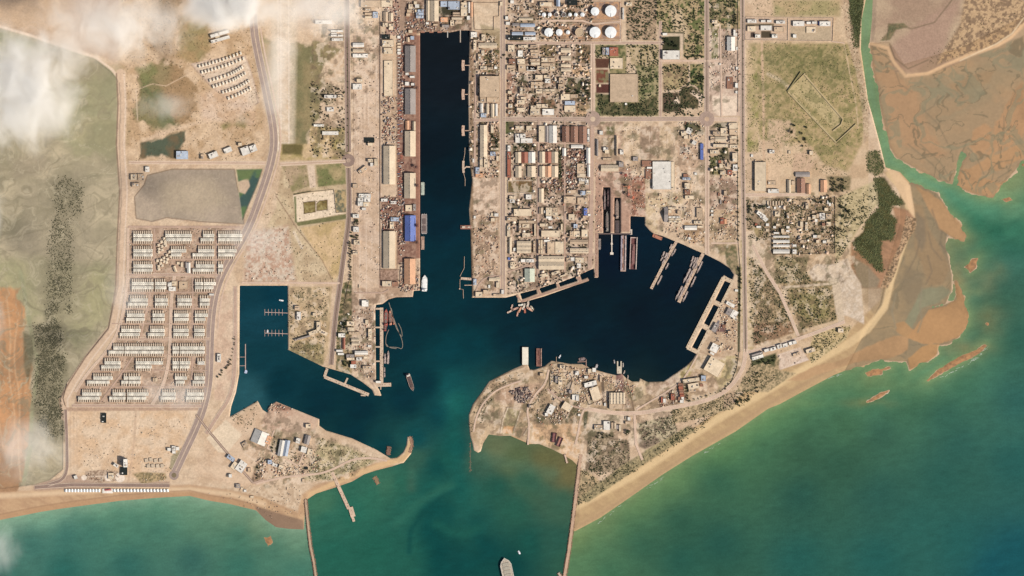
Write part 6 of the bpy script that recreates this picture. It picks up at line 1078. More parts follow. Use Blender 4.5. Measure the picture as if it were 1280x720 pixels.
kit('floating_dock', 791.8, 316.5, 2, 'floating dock with a rusty hull inside, eastern of the two', 'floating dock', [('pontoon', (110,70,64), M_RUST, [(-4.3,-20,-1,4.3,20,1.6)]), ('dock_wall', (196,172,154), M_RUST, [(-4.4,-20,1.61,-3.4,20,9)]), ('dock_wall', (206,182,160), M_RUST, [(3.3,-20,1.61,4.4,20,9)]), ('docked_hull', (140,100,90), M_RUST, [(-1.8,-14,1.62,1.8,11,6),(-1.2,3,6.01,1.2,9,10)]), ('end_wall', (196,170,150), M_RUST, [(-3.39,18.8,1.61,3.29,20,7)])], 0, 'floating docks')
kit('pontoon', 788.8, 290, 0, 'small white work pontoon beside the dry dock quay', 'pontoon', [('hull', (214,196,170), M_PAINT, [(-1.4,-3.4,-1,1.4,3.4,2)]), ('hatch', (180,160,140), M_PAINT, [(-.6,-1.6,2.01,.6,1.6,3)])])
kit('covered_berth', 656.6, 445, 0, 'white covered boat berth on the north shore of the harbour head', 'boat shed', [('wall', (210,190,160), M_WALL, [(-3.6,-10.8,-2,3.6,10.8,8)]), ('roof', (240,226,196), M_METAL, [(-3.8,-11,8.01,3.8,11,9)])])
kit('floating_dock', 673.8, 446.5, 0, 'rusty brown floating dock beside the white covered berth', 'floating dock', [('pontoon', (140,96,80), M_RUST, [(-3.3,-11.5,-1,3.3,11,2)]), ('dock_wall', (150,106,88), M_RUST, [(-3.3,-11,2.01,-2.1,11,5.5)]), ('dock_wall', (186,146,122), M_RUST, [(2.2,-11,2.01,3.3,11,5.5)]), ('deck_gear', (120,80,66), M_RUST, [(-1.2,-9,2.02,1,-4,3),(-1,2,2.02,1.4,8,3.4)])])
ship('docked_ship', 755.9, 249, 26, 2.6, 0, 'narrow grey hull in the western dry dock, upper one', 'ship', 'naval', (110,92,84), (120,96,88), (150,130,116), 3.2)
ship('docked_ship', 760, 247, 22, 2.6, 0, 'dark narrow hull right of the grey hull in the western dry dock', 'ship', 'naval', (60,44,44), (76,54,52), (110,86,78), 3.2)
ship('docked_ship', 759, 276.5, 26, 3.6, 0, 'greenish grey hull at the mouth of the western dry dock', 'ship', 'cargo', (96,92,82), (126,118,104), (160,150,132), 3.2, hatch=2)
ship('docked_ship', 771.4, 261, 25, 4.2, 0, 'pale grey hull in the eastern dry dock', 'ship', 'cargo', (130,112,98), (150,130,112), (190,166,142), 3.2, hatch=3, hcol=(150,126,106))
ship('docked_ship', 771.6, 283, 16, 5.2, 0, 'wide dark barge at the mouth of the eastern dry dock', 'barge', 'barge', (80,66,62), (96,80,72), (120,104,92), 3, hatch=1, hcol=(90,76,70))
ship('moored_barge', 749.5, 305, 14, 3.2, 0, 'small grey barge against the brown finger pier', 'barge', 'barge', (150,136,124), (160,144,128), (180,160,140), 2.5, hatch=2, hcol=(130,116,106))
ship('moored_barge', 822, 296.5, 13, 4, 112, 'reddish brown barge against the rocky north shore', 'barge', 'barge', (166,106,80), (176,116,88), (180,124,96), 2, hatch=1, hcol=(180,120,90))
def row(L, nm, cat, group, kind, base, place):
    L = sorted(L, key=lambda q: q[1])
    for i, (x, y, l, w_, a, *c) in enumerate(L):
        k = 'northernmost' if i == 0 else 'southernmost' if i == len(L)-1 else ordn(i+1)+' from north'
        c = c[0] if c else (170,150,134)
        ship(nm, x, y, l, w_, a, f'{base}, {k} {place}', cat, kind, tuple(v*.55 for v in c), c, tuple(min(235, v*1.15) for v in c), 2.5, group)
row([(838.5,308.5,7,2.2,206),(829,318.5,9,2.2,206),(832,320.5,10,2.4,206),(827.5,323,8,2,206),(834,321.5,9,2,206),(829.5,326.5,9,2,206)], 'patrol_boat', 'boat', 'boats west of the western slanted pier', 'boat', 'small grey patrol boat', 'off the left side of the western slanted pier')
row([(843,314.8,8,2,206),(841,317.3,7,1.8,206),(833.8,333,9,2,206),(824.5,350.5,14,2.2,206)], 'patrol_boat', 'boat', 'boats east of the western slanted pier', 'boat', 'slim grey boat', 'off the right side of the western slanted pier')
row([(865.5,324.5,9,2.2,200),(868.3,326,9,2.2,200),(871,326,9,2,200),(864,330.5,8,2.2,200),(867.2,332,9,2.2,200),(870,333,8,2,200)], 'patrol_boat', 'boat', 'boats rafted at the root of the eastern slanted pier', 'boat', 'small grey boat', 'in the raft at the root of the eastern pier')
row([(858.5,345,21,2.8,207),(861.5,347,20,2.6,207),(848.5,366.5,20,2.6,207),(851.5,367.5,19,2.6,207)], 'warship', 'warship', 'warships on the west side of the eastern slanted pier', 'naval', 'slim grey warship', 'on the left side of the eastern slanted pier')
row([(874.5,334.5,17,2.2,205),(866.5,352.5,15,2.2,205),(856.5,371,15,2.4,205)], 'warship', 'warship', 'warships on the east side of the eastern slanted pier', 'naval', 'thin grey warship', 'on the right side of the eastern slanted pier')
row([(481.3,448,13,2.6,0),(485.2,446.5,17,2.8,2)], 'tug', 'boat', 'boats beside the walled pier', 'naval', 'grey tug', 'of the side-by-side pair off the walled pier'); row([(480.8,462,6,1.6,0),(480.9,468.5,6,1.6,0)], 'launch', 'boat', 'launches at the walled pier', 'boat', 'tiny grey launch', 'hugging the walled pier')
random.seed(11)
row([(638,389,9,2.2,60,(206,176,150)),(644,386,10,2.6,70,(190,150,126)),(650,387,9,2.6,30,(200,150,116)),(655,383,9,2.8,20,(206,186,160)),(660,380,9,3,10,(196,176,150)),(662,386,10,3,300,(206,160,130)),(652,381,8,2.4,80,(226,206,180)),(647,392,7,2,10,(196,150,126)),(665,385,7,2.4,330,(210,190,160)),(656,388,7,2.4,350,(180,110,84)),(640,383,6,2,20,(190,160,136))], 'fishing_boat', 'boat', 'cluster of moored boats below the curved basins', 'boat', 'small moored boat', 'in the jumbled raft below the curved basins')
row([(482.5,397,22,5,2,(168,92,76)),(488,397,19,3.6,358,(196,140,110)),(482,408,12,3.4,10,(150,80,66)),(491,400,12,2,345,(186,120,92))], 'dredger', 'dredger', 'red work vessels at the walled pier', 'cargo', 'rust-red work vessel', 'in the group at the walled pier head')
row([(700,445.5,5,1.6,30,(236,226,206)),(746,457.5,5,3,20,(170,160,150)),(728,449,9,4,80,(130,110,100)),(768,452,5,1.6,350,(170,160,150)),(780.5,465,5,1.4,20,(190,170,150)),(785,471,5,1.4,0,(180,160,140)),(779,456,6,1.2,0,(196,180,160))], 'small_boat', 'boat', 'boats off the slipway shore', 'boat', 'small boat', 'along the slipway shore of the harbour head')
ship('small_boat', 649, 690.5, 5, 2.2, 330, 'tiny white boat in open water right of the big freighter', 'boat', 'boat', (236,236,226), (240,236,226), (244,240,230), 1.4)
ship('small_boat', 351.5, 375.5, 6, 1.8, 280, 'white boat by the upper right wall of the square basin', 'boat', 'boat', (236,232,220), (240,232,216), (244,240,228), 1.4)
ship('small_boat', 334.5, 414, 3.6, 2, 0, 'white boat on the outer end of the lower comb pontoon', 'boat', 'boat', (240,236,226), (240,234,222), (244,240,228), 1.6)
ship('small_boat', 307.5, 464.5, 4.4, 3.6, 20, 'pale blue boat at the foot of the long thin pontoon', 'boat', 'boat', (180,190,206), (196,200,210), (206,210,220), 1.6)
for i, (x, y, a) in enumerate([(692.5, 547, 8), (699.3, 552.2, 22)]):
    kit('beached_barge', x, y, a, ['beached dark red barge on the sand, left one of the pair', 'beached dark red barge on the sand, right one of the pair'][i], 'barge', [('hull', (104,64,62), M_RUST, [(-2.8,-6,0,2.8,6,4)]), ('hold', (180,126,104) if i else (150,100,88), M_RUST, [(-1.3,-5,4.01,.4,5,4.5)]), ('coaming', (70,44,44), M_RUST, [(-2.8,-6,4.02,-2,6,5.2),(2,-6,4.02,2.8,6,5.2)])], G0, 'beached barges')
kit('dredger', 582.5, 284, 90, 'dark red work barge with a pale frame on the east side of the channel', 'barge', [('hull', (150,104,84), M_RUST, [(-2.4,-7,-1,2.4,7,3)]), ('deckhouse', (214,190,160), M_PAINT, [(-1.2,-5,3.01,1.2,-1,7),(-.8,2,3.01,.8,5,5)]), ('crane', (200,170,140), M_PAINT, [(-.3,0,3.01,.3,10,3.6),(-1.8,7,3.01,1.8,7.6,3.5)])])
def boom(pts, label):
    q = [P(*p) for p in smooth(pts, 2)]; o = MB().ribbon(q, 2.6, -.4, .7).build('floating_pipeline', M_PAINT, A(150,134,112)); tag(o, label, 'pipeline')
boom(px('486,378 492,398 498,414 503.5,427 503,437 497,434 484,434 482,430 482.5,420 486,412'), 'looped floating pipe trailing from the red work vessels')
boom(px('489,385 494,408 500,418 503,422 502,412 498,404'), 'second thinner floating pipe beside the loop')
boom(px('495.5,435.8 486,434.5 483,430'), 'short pipe end closing the floating loop')
# quay cranes and gear by the docks
for i, (x, y, a, c, lb) in enumerate([(785.5,243,5,(206,130,100),'orange portal crane beside the dry docks'),(791,247,0,(214,120,84),'bright orange crane right of the dry docks'),(786,234,80,(226,140,100),'orange crane nearest the red yard'),(782,219,85,(170,84,66),'dark red crane at the head of the docks'),(520.8,209,0,(120,80,64),'dark quay crane on the west quay north of the third shed'),(521.5,232,0,(110,74,60),'dark quay crane beside the fourth shed'),(521.5,282,0,(120,70,56),'dark quay crane beside the blue shed'),(521.5,303,0,(110,76,60),'dark quay crane below the blue shed'),(521.5,110,0,(130,90,70),'dark quay crane between the first two sheds')]):
    X, Y = P(x, y); rt = empty('crane', (X, Y, G0), R(a)); tag(rt, lb, 'crane')
    MB().box(-7,-6,0,-5.6,-4.6,16).box(5.6,-6,0,7,-4.6,16).box(-7,4.6,0,-5.6,6,16).box(5.6,4.6,0,7,6,16).box(-7,-6,16.01,7,6,17).build('portal', M_PAINT, A(c), rt)
    MB().box(-3,-3,17.02,3,3,21).build('cab', M_PAINT, A([v*.9 for v in c]), rt); MB().box(-.8,3,19,.8,30,20.2).box(-.8,-12,19,.8,-3,20.2).build('jib', M_PAINT, A(c), rt)

for i, (x, nm) in enumerate([(528.3,'western'),(539.2,'middle'),(549.4,'eastern')]):
    pier('slip_cradle', [(5.2, [(x, 31), (x, 41)])], f'{nm} of the three rusty slip cradles at the channel head', c=(158,112,88), group='slip cradles at the channel head', cat='slipway')
# ------------------------------------------------------------------ trees
random.seed(21); TR = []
for k in range(5):
    m = MB(); rr = random.Random(50+k)
    lobes = [(rr.uniform(-.5,.5), rr.uniform(-.5,.5), rr.uniform(.55,.95), rr.uniform(.3,.5)) for _ in range(6)]
    for lx, ly, lz, lr in lobes:
        for _ in range(22):
            a = rr.uniform(0, 6.283); ph = math.acos(rr.uniform(-1, 1)); q = lr*rr.uniform(.5, 1); x, y, z = lx+q*math.sin(ph)*math.cos(a), ly+q*math.sin(ph)*math.sin(a), lz+q*.7*math.cos(ph)
            s_ = rr.uniform(.1, .2); t1 = [rr.gauss(0, 1) for _ in range(3)]; l = math.sqrt(sum(v*v for v in t1)) or 1; t1 = [v/l*s_ for v in t1]; t2 = [rr.gauss(0, 1) for _ in range(3)]; l = math.sqrt(sum(v*v for v in t2)) or 1; t2 = [v/l*s_ for v in t2]
            m.add([(x-t1[0], y-t1[1], z-t1[2]), (x+t2[0], y+t2[1], z+t2[2]), (x+t1[0], y+t1[1], z+t1[2]), (x-t2[0], y-t2[1], z-t2[2])], [(0,1,2,3)])
    cr = m.mesh('crown', M_LEAF); t = MB().cyl(0, 0, 0, .07, .04, .6, 6)
    for b_ in range(3): a = b_*2.1+k; t.add([(0,0,.4),(.03,0,.4),(.35*math.cos(a),.35*math.sin(a),.8),(.35*math.cos(a)+.02,.35*math.sin(a),.8)], [(0,1,3,2)])
    TR.append((cr, t.mesh('trunk', M_BARK)))
def tree(x, y, r, label, group, col=(58,66,38), z=G0):
    X, Y = P(x, y); rt = empty('tree', (X, Y, z), random.uniform(0, 6)); r *= S; rt.scale = (r, r, r*.85); tag(rt, label, 'tree', group)
    k = random.randrange(5); q = random.uniform(.75, 1.25); obj('crown', TR[k][0], A([v*q for v in col]), rt); obj('trunk', TR[k][1], A(110,90,70), rt)
EXTRA = []
def tree_row(pts, n, r, place, jit=.5, col=(58,66,38), vert=True):
    L = []
    for i in range(n):
        u = i/(n-1)*(len(pts)-1); k = min(int(u), len(pts)-2); f = u-k; L.append((pts[k][0]*(1-f)+pts[k+1][0]*f+random.gauss(0, jit), pts[k][1]*(1-f)+pts[k+1][1]*f+random.gauss(0, jit)))
    trees_label(L, r, place, col, vert)
def trees_label(L, r, place, col=(58,66,38), vert=False, word='tree'):
    if len(L) > 7:
        k_ = int(len(L)*.58); random.shuffle(L); EXTRA.extend([(x, y, r) for x, y in L[k_:]]); L = L[:k_]
    L = sorted(L, key=lambda p: p[1] if vert else p[0]); a, b = ('northernmost', 'southernmost') if vert else ('westernmost', 'easternmost'); d = 'north' if vert else 'west'
    for i, (x, y) in enumerate(L):
        k = a if i == 0 else b if i == len(L)-1 else f'{ordn(i+1)} from {d}'
        tree(x, y, r*random.uniform(.7, 1.3), f'dark green {word}, {k} {place}', f'trees {place}', col)
def clump(poly, n, r, place, col=(58,66,38)):
    xs_ = [p[0] for p in poly]; ys_ = [p[1] for p in poly]; L = []
    while len(L) < n:
        x, y = random.uniform(min(xs_), max(xs_)), random.uniform(min(ys_), max(ys_)); ins = False
        for i in range(len(poly)):
            a, b = poly[i], poly[(i+1) % len(poly)]
            if (a[1] > y) != (b[1] > y) and x < (b[0]-a[0])*(y-a[1])/(b[1]-a[1])+a[0]: ins = not ins
        if ins: L.append((x, y))
    trees_label(L, r, place, col)
tree_row(px('921,160 922,230 923,300'), 26, 1.7, 'in the row west of the eastern road'); tree_row(px('924,335 926,350 925,395'), 14, 2.0, 'by the fence behind the eastern basins')
tree_row(px('821,0 821,24'), 8, 1.8, 'along the north end of the garden lane'); tree_row(px('918.5,0 919,30'), 9, 2.2, 'beside the eastern road at the top edge'); tree_row(px('438,302 438,350'), 16, 2.2, 'in the belt right of the harbour avenue')
clump(px('441,274 449,274 448,281 441,281'), 6, 2, 'in the northern pocket by the harbour avenue'); clump(px('438,291 448,291 448,299 438,300'), 7, 2, 'in the middle pocket by the harbour avenue'); clump(px('425,398 433,398 433,411 424,412'), 10, 2, 'west of the fitting-out yard sheds')
clump(zoomed(620,80,8,'800,250 950,140 940,330 860,380 790,350'), 18, 2.1, 'in the grove below the brown lot'); clump(zoomed(620,80,8,'690,220 780,220 780,290 690,290'), 6, 2, 'in the little wood by the crescent lot')
clump(zoomed(780,0,8,'380,385 520,380 540,480 380,480'), 13, 2, 'in the court of the white hall', (44,50,30)); clump(zoomed(780,0,8,'650,350 780,300 790,590 620,590'), 20, 1.7, 'in the garden strip left of the second avenue'); clump(zoomed(780,80,8,'680,60 790,80 790,230 690,200'), 14, 1.8, 'in the corner of the walled orchard')
clump(zoomed(780,150,8,'960,290 1040,285 1040,360 970,370'), 8, 1.8, 'in the round grove by the eastern blocks'); clump(zoomed(780,80,8,'600,600 720,590 790,670 700,690'), 10, 1.8, 'in the dark lens left of the second roundabout'); clump(zoomed(920,150,8,'920,590 1060,560 1150,640 1100,720 940,720'), 26, 2.0, 'in the grove east of the barracks')
clump(zoomed(920,230,8,'100,210 330,215 300,270 150,280 150,400 100,380'), 20, 1.9, 'in the gardens by the eastern road'); clump(zoomed(920,230,8,'760,130 960,100 960,180 770,190'), 14, 1.8, 'along the north wall of the residential quarter'); clump(zoomed(920,230,8,'760,460 1000,440 1000,500 760,500'), 14, 1.7, 'across the middle of the residential quarter')
clump(zoomed(920,150,8,'610,180 700,180 700,260 620,270'), 8, 1.8, 'in the thicket on the eastern field'); trees_label([(990.5,164.5),(1001,167),(992,157),(1008,159)], 3, 'on the bare patch of the eastern field'); trees_label([(1052.6,259.5),(1053.5,269.3),(1052,279.5),(1060.5,263),(1050,286),(1069,275)], 2.8, 'on the open ground beside the marsh')
clump(zoomed(920,400,8,'150,410 390,340 400,390 340,450 160,450'), 16, 2, 'under the long beach building'); clump(zoomed(840,440,8,'630,450 780,420 770,490 680,540 620,510'), 14, 1.9, 'in the coppice on the beach bend'); clump(zoomed(840,440,8,'800,180 880,200 860,400 790,400'), 12, 1.7, 'in the strip above the beach bend')
tree_row(zoomed(840,440,8,'655,50 640,160 600,290 520,380 330,440 180,490'), 20, 1.5, 'along the dark fence of the harbour head', .5, vert=False); tree_row(zoomed(840,440,8,'110,290 150,380 165,490'), 8, 1.8, 'beside the boatyard path'); clump(zoomed(700,500,8,'360,330 560,330 530,385 380,380'), 12, 1.7, 'behind the walled lot by the breakwater'); trees_label([(784.5,540.5),(786,539),(783,542)], 2.8, 'at the lane end by the breakwater lot')
tree_row(zoomed(180,420,8,'900,10 905,100 870,230 850,260'), 11, 1.4, 'in the curved line by the canal road'); tree_row(zoomed(180,420,8,'860,280 800,330 745,400'), 12, 1.7, 'in the short dark belt by the canal road', .7); clump(zoomed(240,490,8,'845,380 900,400 870,560 790,600 800,500'), 12, 1.5, 'between the two peninsula halls', (80,80,50)); clump(zoomed(240,560,8,'640,200 700,120 700,260 640,330'), 9, 1.3, 'in the thin strip on the peninsula')
clump(zoomed(570,150,1,'42,14 52,14 53,36 44,36'), 14, 1.6, 'by the cream channel warehouse'); clump(zoomed(620,150,8,'170,240 400,240 400,310 170,310'), 14, 1.7, 'between the white hall and the striped roofs'); tree_row(zoomed(620,150,8,'638,290 638,440 640,575'), 12, 1.5, 'beside the striped roofs'); clump(zoomed(620,0,8,'120,540 40,560 60,600'), 3, 1.4, 'by the main avenue')
clump(zoomed(400,420,8,'225,250 290,260 290,310 240,310'), 6, 1.6, 'by the red-roofed cabin'); clump(zoomed(570,210,8,'200,600 290,610 280,660'), 3, 1.6, 'by the channel barge')
tree_row(px('434.3,60 434.8,120 435,190'), 18, .9, 'on the median of the harbour avenue', .2); tree_row(px('929,20 929,130 929.5,280'), 30, .8, 'on the median of the eastern road', .2)
BUILT += [(650,233,15.5,7.8), (650,244,10,3), (907,130,14,10), (812,180,12,20), (773,110,18,18), (715,248,9,8), (605,240,18,16)]
# ------------------------------------------------------------------ low scrub, mangrove and yard clutter (uncountable)
def scatter(name, polys, n, r0, r1, hgt, cols, mat, seed, dens=None, shape='bush', zoff=0.0, zb=None, kind='stuff', jit=.8):
    """small lumps spread over polygons by area; all in one mesh per tone"""
    rg = np.random.default_rng(seed); areas = []
    for q in polys: p = np.array(q); x, y = p[:, 0], p[:, 1]; areas.append(abs(np.dot(x, np.roll(y, 1))-np.dot(y, np.roll(x, 1)))/2)
    pts = []
    for q, a in zip(polys, areas):
        k = int(n*a/sum(areas)); p = np.array(q, float); lo, hi = p.min(0), p.max(0); c = np.zeros((0, 2))
        while len(c) < k:
            s_ = rg.uniform(lo, hi, (max(64, k*3), 2)); ins = np.zeros(len(s_), bool)
            for i in range(len(p)):
                ax, ay = p[i]; bx, by = p[(i+1) % len(p)]
                if ay != by: ins ^= ((ay > s_[:, 1]) != (by > s_[:, 1])) & (s_[:, 0] < (bx-ax)*(s_[:, 1]-ay)/(by-ay)+ax)
            s_ = s_[ins]
            d_ = vn(s_[:, 0]/4., s_[:, 1]/4., seed)*.6+vn(s_[:, 0]/11., s_[:, 1]/11., seed+1)*.4; s_ = s_[rg.uniform(0, 1, len(s_)) < np.clip((d_-.38)*5, .04, 1)]; c = np.vstack([c, s_])
        pts.append(c[:k])
    pts = np.vstack(pts); pts += rg.normal(0, jit, pts.shape)
    # keep off roofs and roads
    ok = np.ones(len(pts), bool)
    if dens != 'over':
        for (bx, by, hx, hy) in BUILT: ok &= ~((abs(pts[:, 0]-bx) < hx+.6) & (abs(pts[:, 1]-by) < hy+.6))
        for (ax, ay), (bx, by), w_ in RSEG:
            dx, dy = bx-ax, by-ay; t_ = np.clip(((pts[:, 0]-ax)*dx+(pts[:, 1]-ay)*dy)/(dx*dx+dy*dy+1e-9), 0, 1); ok &= (pts[:, 0]-ax-t_*dx)**2+(pts[:, 1]-ay-t_*dy)**2 > w_*w_
    pts = pts[ok]
    hmap = Z[np.clip(np.searchsorted(ys, pts[:, 1]), 0, NY-1), np.clip(np.searchsorted(xs, pts[:, 0]), 0, NX-1)] if zb is None else np.full(len(pts), zb)
    pts = pts[hmap > .3]; hmap = hmap[hmap > .3]
    VS = []; FS4 = []; FS3 = []; TN = []; off = 0
    for ci, col in enumerate(cols):
        q = pts[ci::len(cols)]; hh = hmap[ci::len(cols)]; N = len(q); r = rg.uniform(r0, r1, N)
        if shape == 'bush':
            K = 6; an = (np.arange(K)/K*2*np.pi)[None, :]+rg.uniform(0, 1, (N, 1)); j = rg.uniform(.65, 1.25, (N, K))
            bx = q[:, :1]*0; X = (q[:, 0]-640)*S; Y = (360-q[:, 1])*S
            lo = np.stack([X[:, None]+np.cos(an)*r[:, None]*j, Y[:, None]+np.sin(an)*r[:, None]*j, np.repeat(hh[:, None]-.2, K, 1)], -1)
            up = np.stack([X[:, None]+np.cos(an+.4)*r[:, None]*j*.62, Y[:, None]+np.sin(an+.4)*r[:, None]*j*.62, hh[:, None]+hgt*r[:, None]/r1*rg.uniform(.6, 1, (N, K))], -1)
            tp = np.stack([X+rg.normal(0, .15, N)*r, Y+rg.normal(0, .15, N)*r, hh+hgt*r/r1*1.1], -1)[:, None]
            V = np.concatenate([lo, up, tp], 1).reshape(-1, 3); base = np.arange(N)[:, None, None]*(2*K+1)
            i = np.arange(K); f4 = np.stack([i, (i+1) % K, K+(i+1) % K, K+i], -1)[None]+base; f3 = np.stack([K+i, K+(i+1) % K, np.full(K, 2*K)], -1)[None]+base
            F4 = f4.reshape(-1, 4); F3 = f3.reshape(-1, 3)
        else:
            a = rg.choice([0, 0, 0, np.pi/2, .4, -.3, 1.2], N)+rg.normal(0, .04, N); lx = r; ly = r*rg.uniform(.3, 1, N); h = hgt*rg.uniform(.3, 1, N); c_, s_ = np.cos(a), np.sin(a); X = (q[:, 0]-640)*S; Y = (360-q[:, 1])*S
            V = []
            for zz in (0, 1):
                for ux, uy in ((-1,-1),(1,-1),(1,1),(-1,1)): V.append(np.stack([X+ux*lx*c_-uy*ly*s_, Y+ux*lx*s_+uy*ly*c_, hh-.1+zz*h], -1))
            V = np.stack(V, 1).reshape(-1, 3); base = np.arange(N)[:, None, None]*8
            F4 = (np.array([(4,5,6,7),(0,1,5,4),(1,2,6,5),(2,3,7,6),(3,0,4,7)])[None]+base).reshape(-1, 4); F3 = np.zeros((0, 3), int)
        VS.append(V); FS4.append(F4+off); FS3.append(F3+off); off += len(V); tn = np.ones((len(V), 4), np.float32); tn[:, :3] = A(col); tn[:, :3] *= rg.uniform(.8, 1.2, (N, 1)).repeat(len(V)//max(N, 1), 0); TN.append(tn)
    V = np.concatenate(VS); F4 = np.concatenate(FS4); F3 = np.concatenate(FS3); tn = np.concatenate(TN)
    me = bpy.data.meshes.new(name); me.vertices.add(len(V)); me.vertices.foreach_set('co', V.astype(np.float32).ravel()); li = np.concatenate([F4.ravel(), F3.ravel()]).astype(np.int32)
    me.loops.add(len(li)); me.loops.foreach_set('vertex_index', li); ls = np.concatenate([np.arange(len(F4))*4, len(F4)*4+np.arange(len(F3))*3]).astype(np.int32)
    me.polygons.add(len(ls)); me.polygons.foreach_set('loop_start', ls); me.update(calc_edges=True)
    a = me.attributes.new('tone', 'FLOAT_COLOR', 'POINT'); a.data.foreach_set('color', tn.ravel()); me.materials.append(M_TLEAF if mat is M_LEAF else M_TCLUT); tag(obj(name, me), kind=kind)
M_TLEAF = attr_mat('scrub_leaf', .85, (.2, .6), (.2, .2)); M_TCLUT = attr_mat('clutter_mixed', .8, (.1, .5), (.15, .15))
def from_list(name, L, hgt, cols, mat, seed):
    pass
GREENS = [(64,70,40), (88,86,54), (50,54,32)]
blk = zoomed
scatter('scrub', [[(744,56),(762,56),(762,74),(744,74)],[(783,56),(823,56),(823,92),(783,92)],[(798,92),(823,92),(823,145),(798,145)],[(745,118),(762,116),(798,130),(798,145),(750,145)],[(821,0),(880,0),(880,74),(856,74),(856,40),(822,38)],[(888,0),(920,0),(920,34),(888,34)],
  [(829,80),(880,80),(880,145),(829,145)],blk(780,150,8,'860,370 960,370 960,550 860,550'),[(784,0),(820,0),(820,50),(784,50)]], 2900, 1.6, 4.6, 4.5, GREENS, M_LEAF, 1)
scatter('scrub', [[(936,318),(970,356),(994,408),(944,430),(938,420)],[(976,362),(1036,360),(1046,400),(1002,412)],blk(920,230,8,'360,150 990,130 990,700 360,700'),blk(920,230,8,'100,150 350,240 350,560 110,560'),blk(960,180,4,'345,270 540,180 540,300 470,400 410,490 340,600 330,480'),blk(960,180,4,'30,560 200,570 190,640 230,700 40,700')], 3600, 1.4, 3.8, 3.5, GREENS, M_LEAF, 2)
scatter('scrub', [blk(840,440,8,'0,560 500,430 640,380 800,100 1000,230 1080,220 700,540 280,680 0,720'),blk(920,400,8,'780,140 960,90 1150,60 1100,190 900,340 760,430 720,330'),[(722,590),(745,585),(800,575),(860,532),(890,520),(880,535),(790,592),(722,632)],blk(700,500,8,'280,400 680,400 700,620 280,720'),blk(700,500,8,'790,230 1130,150 1180,330 850,490')], 3200, 1.2, 3.2, 2.8, GREENS, M_LEAF, 3)
scatter('scrub', [[(586,520),(602,490),(624,472),(655,464),(640,480),(610,505),(598,540),(590,552)],blk(580,430,8,'690,440 850,430 800,600 1180,640 1180,720 650,720'),[(400,548),(440,560),(470,575),(455,590),(420,600),(380,600),(392,575)],blk(240,490,8,'380,260 640,100 660,240 520,420'),[(422,356),(434,356),(432,440),(418,440)],[(360,360),(412,360),(404,452),(362,436)],[(345,560),(400,560),(400,590),(350,596)]], 1900, 1.2, 3.0, 2.6, GREENS, M_LEAF, 4)
scatter('scrub', [URB, [(588,42),(624,42),(624,222),(588,222)], [(886,155),(922,155),(922,220),(886,220)], [(388,100),(432,110),(432,198),(388,198)]], 4200, 1.6, 5.2, 4.5, [(62,64,40),(84,74,50),(56,50,38)], M_LEAF, 5)
scatter('scrub', [[(936,54),(1066,54),(1084,130),(1078,178),(1040,215),(936,200)],[(940,0),(1050,0),(1050,20),(940,20)],[(930,60),(945,60),(945,240),(930,240)],blk(920,150,8,'700,300 1150,400 1100,560 720,520')], 2600, 1, 2.6, 2.2, [(104,104,60),(88,90,52),(130,122,76)], M_LEAF, 6)
scatter('scrub', [[(330,215),(430,205),(430,352),(330,345)]], 420, 1, 3.2, 2, [(110,104,66),(130,106,76),(92,90,56)], M_LEAF, 14)
scatter('mangrove', MANG+[MANG[2]], 7000, 1.1, 3.4, 1.8, [(82,78,54),(104,98,72),(92,86,62)], M_LEAF, 7, 'over', jit=2.2)
scatter('mangrove', [MARSH, MARSH2, MARSH3], 3600, 2.0, 5, 1.3, [(84,86,48),(96,94,56),(72,76,44)], M_LEAF, 8, 'over', jit=1.2)
scatter('scrub', [blk(960,180,4,'690,360 740,370 735,430 700,480 660,560 640,640 600,720 560,720 600,620 660,500'),blk(960,0,4,'830,250 1100,0 1240,0 1280,90 1150,200 960,290 780,340'),blk(960,0,4,'600,130 690,120 610,200 560,205'),[(150,-10),(330,-10),(330,200),(160,200)],[(1050,0),(1062,0),(1070,50),(1088,130),(1086,170),(1076,130)]], 2600, 1, 2.8, 2, [(110,94,62),(84,80,50),(120,90,64)], M_LEAF, 9)
CL = [(200,162,130),(160,128,104),(220,194,160),(120,96,80),(232,216,190),(176,120,92),(186,160,134),(212,184,150)]
random.seed(5)
scatter('outbuildings', [URB, [(588,45),(624,45),(624,222),(588,222)], [(886,155),(922,155),(922,220),(886,220)], blk(920,230,8,'360,150 990,130 990,700 360,700')], 560, 3.5, 9, 7, [(226,198,166),(206,176,144),(236,214,184),(196,164,134)], M_PLAIN, 19, shape='box')
scatter('yard_clutter', [URB], 900, 1.4, 5.5, 4.2, CL, M_PLAIN, 20, shape='box')
scatter('yard_clutter', [[(499,40),(505,40),(505,325),(498,325)],[(508,2),(530,20),(560,30),(580,34),(505,44)],[(478,118),(496,118),(496,180),(478,180)],[(476,246),(500,246),(500,290),(478,290)],[(500,328),(524,328),(524,362),(500,366)],[(480,2),(500,2),(500,45),(480,45)],blk(620,150,8,'655,285 905,275 905,575 655,575'),blk(620,150,8,'430,590 800,580 800,690 430,700')], 1900, 1.4, 4.8, 3.6, [(180,144,118),(120,92,78),(214,190,160),(160,96,76),(96,80,72),(206,190,166),(140,132,128),(190,160,130)], M_PLAIN, 21, shape='box')
scatter('yard_clutter', [[(588,45),(624,45),(624,222),(588,222)],[(592,262),(624,262),(624,340),(592,345)],[(744,200),(754,232),(752,290),(744,290)],[(777,206),(806,206),(806,268),(790,268)],[(886,222),(921,222),(921,300),(886,300)],[(808,246),(880,246),(880,310),(830,292)],[(434,382),(469,386),(468,486),(432,450)],[(846,150),(880,150),(880,200),(846,200)],[(886,36),(926,36),(926,110),(886,110)]], 2200, 1.0, 4.0, 3.2, CL, M_PLAIN, 22, shape='box')
